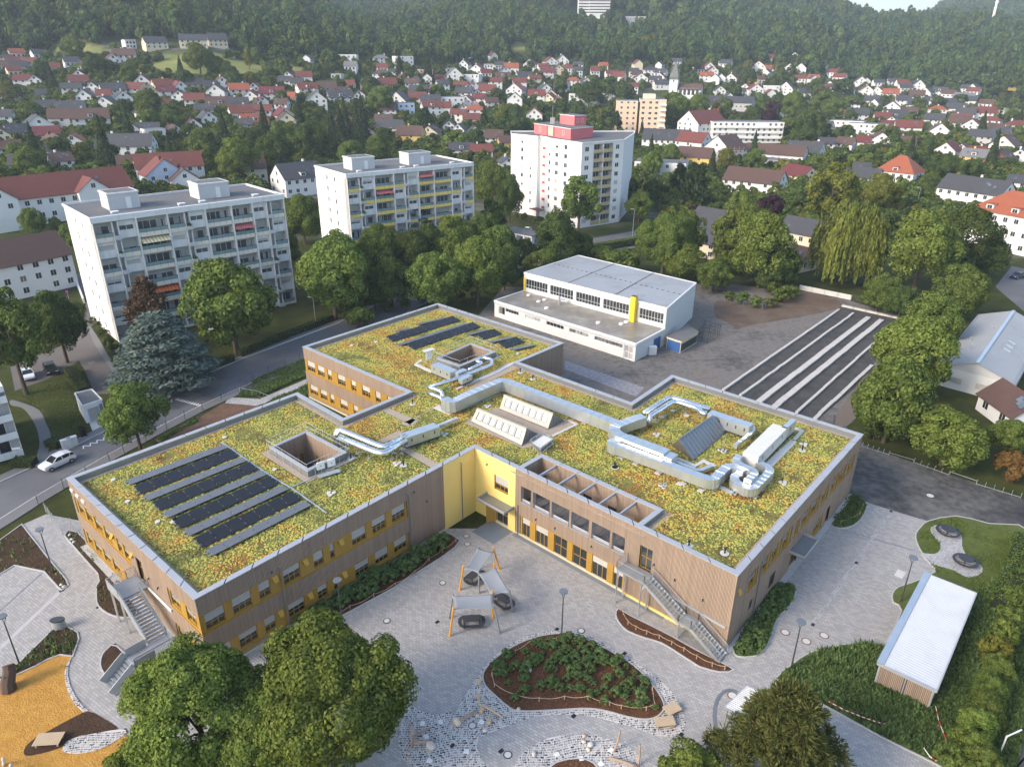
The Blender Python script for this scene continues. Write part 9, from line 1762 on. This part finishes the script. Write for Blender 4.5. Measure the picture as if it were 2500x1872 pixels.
# far wood and garden greenery (nobody could count these)
def scatter(name, label, pts_, scl, meshes, leafcat):
 src = bpy.data.collections.new(name+'_kinds')
 for i, me in enumerate(meshes): src.objects.link(bpy.data.objects.new(name+'_kind', me))
 me = bpy.data.meshes.new(name); me.vertices.add(len(pts_)); me.vertices.foreach_set('co', np.asarray(pts_, np.float32).ravel())
 for an, vals in (('sx', [s[0] for s in scl]), ('sz', [s[1] for s in scl])):
  a = me.attributes.new(an, 'FLOAT', 'POINT'); a.data.foreach_set('value', np.asarray(vals, np.float32))
 me.update(); o = props(link(bpy.data.objects.new(name, me)), label, leafcat, kind='stuff')
 ng = bpy.data.node_groups.new(name+'_nodes', 'GeometryNodeTree'); ng.interface.new_socket('Geometry', in_out='INPUT', socket_type='NodeSocketGeometry'); ng.interface.new_socket('Geometry', in_out='OUTPUT', socket_type='NodeSocketGeometry')
 N = ng.nodes; gi = N.new('NodeGroupInput'); go = N.new('NodeGroupOutput'); ip = N.new('GeometryNodeInstanceOnPoints'); ci = N.new('GeometryNodeCollectionInfo'); ci.inputs['Collection'].default_value = src; ci.inputs['Separate Children'].default_value = True; ci.inputs['Reset Children'].default_value = True
 rv_ = N.new('FunctionNodeRandomValue'); rv_.data_type = 'FLOAT_VECTOR'; rv_.inputs[0].default_value = (0,0,0); rv_.inputs[1].default_value = (0,0,6.28)
 ax = N.new('GeometryNodeInputNamedAttribute'); ax.data_type = 'FLOAT'; ax.inputs[0].default_value = 'sx'; az = N.new('GeometryNodeInputNamedAttribute'); az.data_type = 'FLOAT'; az.inputs[0].default_value = 'sz'; cx = N.new('ShaderNodeCombineXYZ')
 lk = ng.links.new; lk(gi.outputs[0], ip.inputs['Points']); lk(ci.outputs[0], ip.inputs['Instance']); ip.inputs['Pick Instance'].default_value = True; lk(rv_.outputs[0], ip.inputs['Rotation']); lk(ax.outputs[0], cx.inputs[0]); lk(ax.outputs[0], cx.inputs[1]); lk(az.outputs[0], cx.inputs[2]); lk(cx.outputs[0], ip.inputs['Scale']); lk(ip.outputs[0], go.inputs[0])
 md = o.modifiers.new('scatter', 'NODES'); md.node_group = ng; return o
R_ = np.random.default_rng(12); fp, fs = [], []
HG = {}
for hx, hy, hr in HOUSES: HG.setdefault((int(hx//40), int(hy//40)), []).append((hx, hy, hr))
def near_house(x, y, m):
 for i in (-1,0,1):
  for j in (-1,0,1):
   for hx, hy, hr in HG.get((int(x//40)+i, int(y//40)+j), ()):
    if (x-hx)**2+(y-hy)**2 < (hr+m)**2: return True
 return False
for r0_, r1_, sp in ((560,1000,9.5),(1000,1800,12.5),(1800,3300,20.0)):
 r = r0_
 while r < r1_:
  a = -.86
  while a < 1.08:
   aa = a+R_.uniform(-.4,.4)*sp/r; rr = r+R_.uniform(-.45,.45)*sp; x, y = rr*math.sin(aa), rr*math.cos(aa)
   if rr > wood_r(aa)+R_.normal(0, 12):
    z = ground_z(x, y); q = pic((x, y, z+3)); q2 = pic((x, y, z+10)); q3 = pic((x, y, z+18))
    if -420 < q[0] < 2920 and -160 < q[1] < 400 and not any(inside(q, m_) or inside(q2, m_) or inside(q3, m_) for m_ in MEADOWS+FIELDS+[CLEAR]) and not near_house(x, y, 6):
     d = sp*R_.uniform(.85, 1.6); fp.append((x, y, z-1.0)); fs.append((d, d*R_.uniform(.95, 1.6)))
   a += sp/r
  r += sp
print('forest trees', len(fp))
scatter('forest', 'dense dark green wood covering the hills', fp, fs, [crown_mesh('far', k, 'forest') for k in range(4)]+[crown_mesh('far', k, 'dark') for k in range(3)]+[crown_mesh('far', 2, 'broad'), crown_mesh('sprucefar', 0, 'conifer')], 'forest')
gp_, gs = [], []
for _ in range(25500):
 px = R_.uniform(-300, 2800); py = R_.uniform(135, 560); P = hit(px, py, 1.5) if _ % 1 == 0 else None
 if P.length < 190 or P.length > 900: continue
 if near_house(P.x, P.y, 1.0) or any((P.x-A.x)**2+(P.y-A.y)**2 < 400 for A in ()): continue
 if any(inside((px, py), m_) for m_ in MEADOWS+FIELDS+[CLEAR]): continue
 if P.length < 300 and ((1170 < px < 1620) or (640 < px < 1180 and py > 380)): continue
 d = R_.uniform(2.2, 6.0); gp_.append((P.x, P.y, P.z-.3)); gs.append((d, d*R_.uniform(.6, 1.1)))
print('garden bushes', len(gp_))
scatter('garden_greenery', 'bushes and garden greenery filling the gaps between the town houses', gp_, gs, [crown_mesh('far', k, lf) for k in range(4) for lf in ('broad', 'dark')]+[crown_mesh('far', 2, 'olive')], 'bushes')
# cars
def car_paint(name, col): return mat(name, col, .25, .1, var=.03, spec=.6)
M_tyre = mat('tyre', (.02,.02,.02), .9); M_rim = mat('rim', (.35,.36,.38), .35, .7); M_cglass = mat('car_glass', (.015,.018,.022), .08, var=.1, spec=.7)
def car_meshes(van=False):
 L, W_ = 4.25, 1.78; secs = [(-2.12,.42,.62,.70),(-2.0,.32,.78,.82),(-1.3,.26,.90,.88),(-.9,.25,.95,.89),(0,.25,.97,.89),(1.2,.25,.98,.88),(1.9,.28,.96,.85),(2.1,.38,.80,.78)]
 g = MB(); rings = []
 for x, z0, z1, hw in secs: n = len(g.v); g.v += [(x,-hw*.92,z0),(x,-hw,(z0+z1)/2),(x,-hw*.9,z1),(x,hw*.9,z1),(x,hw,(z0+z1)/2),(x,hw*.92,z0)]; rings.append(n)
 for a, b2 in zip(rings, rings[1:]):
  for i in range(6): g.f.append((a+i, a+(i+1)%6, b2+(i+1)%6, b2+i)); g.m.append(0)
 g.f += [tuple(rings[0]+i for i in range(6)), tuple(rings[-1]+5-i for i in range(6))]; g.m += [0, 0]
 body = g
 roof = MB(); cab = [(-1.0,.93,.80),(-.25,1.42,.66),(.9,1.47,.65),(1.75,1.30,.64),(2.02,.95,.74)]
 for (x0,z0,w0), (x1,z1,w1) in zip(cab[1:], cab[2:]):
  if z1 > 1.2: roof.poly([(x0,-w0,z0),(x1,-w1,z1),(x1,w1,z1),(x0,w0,z0)])
 gl = MB(); gl.poly([(-1.0,-.80,.93),(-1.0,.80,.93),(-.25,.66,1.42),(-.25,-.66,1.42)]); gl.poly([(1.75,-.64,1.30),(1.75,.64,1.30),(2.02,.74,.95),(2.02,-.74,.95)])
 for s in (-1, 1): gl.poly([(-1.0,s*.80,.93),(-.25,s*.66,1.42),(.9,s*.65,1.47),(1.75,s*.64,1.30),(2.02,s*.74,.95)])
 pil = MB()
 for s in (-1, 1):
  for p, q in (((-1.0,s*.805,.93),(-.25,s*.665,1.42)),((.35,s*.83,.95),(.3,s*.665,1.45)),((1.3,s*.80,.95),(1.35,s*.66,1.40)),((-.25,s*.66,1.43),(.9,s*.655,1.48)),((.9,s*.655,1.48),(1.75,s*.645,1.31)),((2.02,s*.74,.95),(1.75,s*.64,1.31))): pil.bar(p, q, .07, .05)
 wh = MB(); wh.tube([(0,-.1,0),(0,.1,0)], .32, 14); rim = MB(); rim.tube([(0,-.115,0),(0,.115,0)], .2, 10)
 hl = MB(); hl.box(-.1,.1,-.17,.17,-.07,.07)
 return body, roof, gl, pil, wh, rim, hl
_b, _rf, _gl, _pl, _wh, _rm, _hl = car_meshes()
CARM = {'gl': _gl.mesh('windows', M_cglass), 'wh': _wh.mesh('wheel', M_tyre), 'rm': _rm.mesh('rim', M_rim), 'h': _hl.mesh('headlight', mat('headlight', (.7,.72,.75), .15)), 't': _hl.mesh('taillight', mat('taillight', (.35,.02,.02), .25))}
def car(label, px, py, ang, col, cname, z=0.012):
 P = at(px, py, 0); paint = car_paint('paint_'+cname, col); t = thing('car', label, 'car', (P.x, P.y, z), ang, 'parked and driving cars')
 if cname not in CARM: CARM[cname] = (_b.mesh('body', paint), _rf.mesh('roof', paint), _pl.mesh('pillar', paint))
 bd = sub('body', CARM[cname][0], t); bd.location.z = .05; o = sub('roof', CARM[cname][1], bd); o = sub('pillars', CARM[cname][2], bd); sub('window_glass', CARM['gl'], bd)
 for x in (-1.32, 1.32):
  for y in (-.82, .82): w = sub('wheel', CARM['wh'], t); w.location = (x, y, .33); sub('rim', CARM['rm'], w)
 for y in (-.6, .6): h = sub('headlight', CARM['h'], bd); h.location = (-2.0, y, .66); h = sub('taillight', CARM['t'], bd); h.location = (2.0, y, .74)
 for y in (-1, 1): g = MB(); g.box(-.75,-.55,y*.9-.08,y*.9+.08,.9,1.02); g.build('mirror', paint, bd, local=True)
def dirang(p, q): a, b2 = at(*p), at(*q); return math.atan2((b2-a).y, (b2-a).x)
WH, BK, SV, DB = (.72,.73,.74), (.015,.016,.018), (.42,.44,.46), (.02,.03,.07)
car('white hatchback driving down the street at the left', 143, 1136, dirang((100,1155),(182,1118)), WH, 'white')
car('white car parked beside the dark car in the left court', LC[0]+172*KC, LC[1]+790*KC, dirang((60,905),(78,940))+math.pi, WH, 'white'); car('dark car parked in the left court', LC[0]+308*KC, LC[1]+757*KC, dirang((112,880),(140,922))+math.pi, BK, 'black'); car('white car parked on the ramp beside the first slab block', LC[0]+390*KC, LC[1]+190*KC, dirang((150,665),(165,690))+math.pi, WH, 'white')
for i, (x, y, c, n, lb) in enumerate(((1195,1545,BK,'black','black car, second of four by the garages'),(1245,1520,WH,'white','white car, third of four by the garages'),(1150,1560,DB,'navy','dark car, first of four by the garages'),(1285,1500,BK,'black','dark car, last of four by the garages'))): car(lb, C2[0]+x*KC, C2[1]+y*KC, .55, c, n)
car('white car in an open garage below the tower', C2[0]+1195*KC, C2[1]+1395*KC, 1.0, WH, 'white'); car('silver car by the kerb near the kindergarten', C3[0]+855*KC, C3[1]+1350*KC, .2, SV, 'silver'); car('dark car beside the purple tree', C3[0]+700*KC, C3[1]+1315*KC, .2, BK, 'black'); car('dark blue car at the right edge below the large white house', RC[0]+2170*KC, RC[1]+195*KC, .3, DB, 'navy'); car('dark car half hidden beside the brown-roofed white house', C3[0]+420*KC, C3[1]+1235*KC, .5, BK, 'black')
car('dark car parked on the lane behind the first slab block', C1[0]+625*KC, C1[1]+1135*KC, .3, BK, 'black'); car('grey car parked further up the lane behind the first slab block', C1[0]+610*KC, C1[1]+1030*KC, .3, SV, 'silver')
P = hit(1765, 405); v = Vector((P.x,P.y,0)).normalized(); t = thing('scaffold', 'metal scaffolding round the white gabled house', 'scaffold', tuple(P)); side = Vector((v.y,-v.x,0)); g = MB(); base = P-v*1.5
for i in range(-4, 5):
 for o_ in (0, 1.0): c = base+side*i*2.1+v*o_; g.bar(c, c+Vector((0,0,9)), .08, .08)
g.build('standard', M_galv, t); g = MB()
for z in (2, 4, 6, 8):
 g.bar(base-side*8.4+Vector((0,0,z)), base+side*8.4+Vector((0,0,z)), .08, .08); g.bar(base-side*8.4+Vector((0,0,z-.9))+v*.5, base+side*8.4+Vector((0,0,z-.9))+v*.5, .9, .06)
g.build('platform', M_timber, t)
# haze
g = MB(); g.box(-3300, 3600, -400, 4200, -4, 330); hz = g.mesh('haze', [])
hm = bpy.data.materials.new('haze'); hm.use_nodes = True; nt = hm.node_tree; nt.nodes.clear(); out = nt.nodes.new('ShaderNodeOutputMaterial'); pv = nt.nodes.new('ShaderNodeVolumePrincipled'); pv.inputs['Color'].default_value = (.80,.92,1,1); pv.inputs['Density'].default_value = .00021; pv.inputs['Anisotropy'].default_value = .2; nt.links.new(pv.outputs[0], out.inputs['Volume'])
hz.materials.append(hm); props(link(bpy.data.objects.new('haze', hz)), 'thin pale haze over the valley', 'haze', kind='stuff')
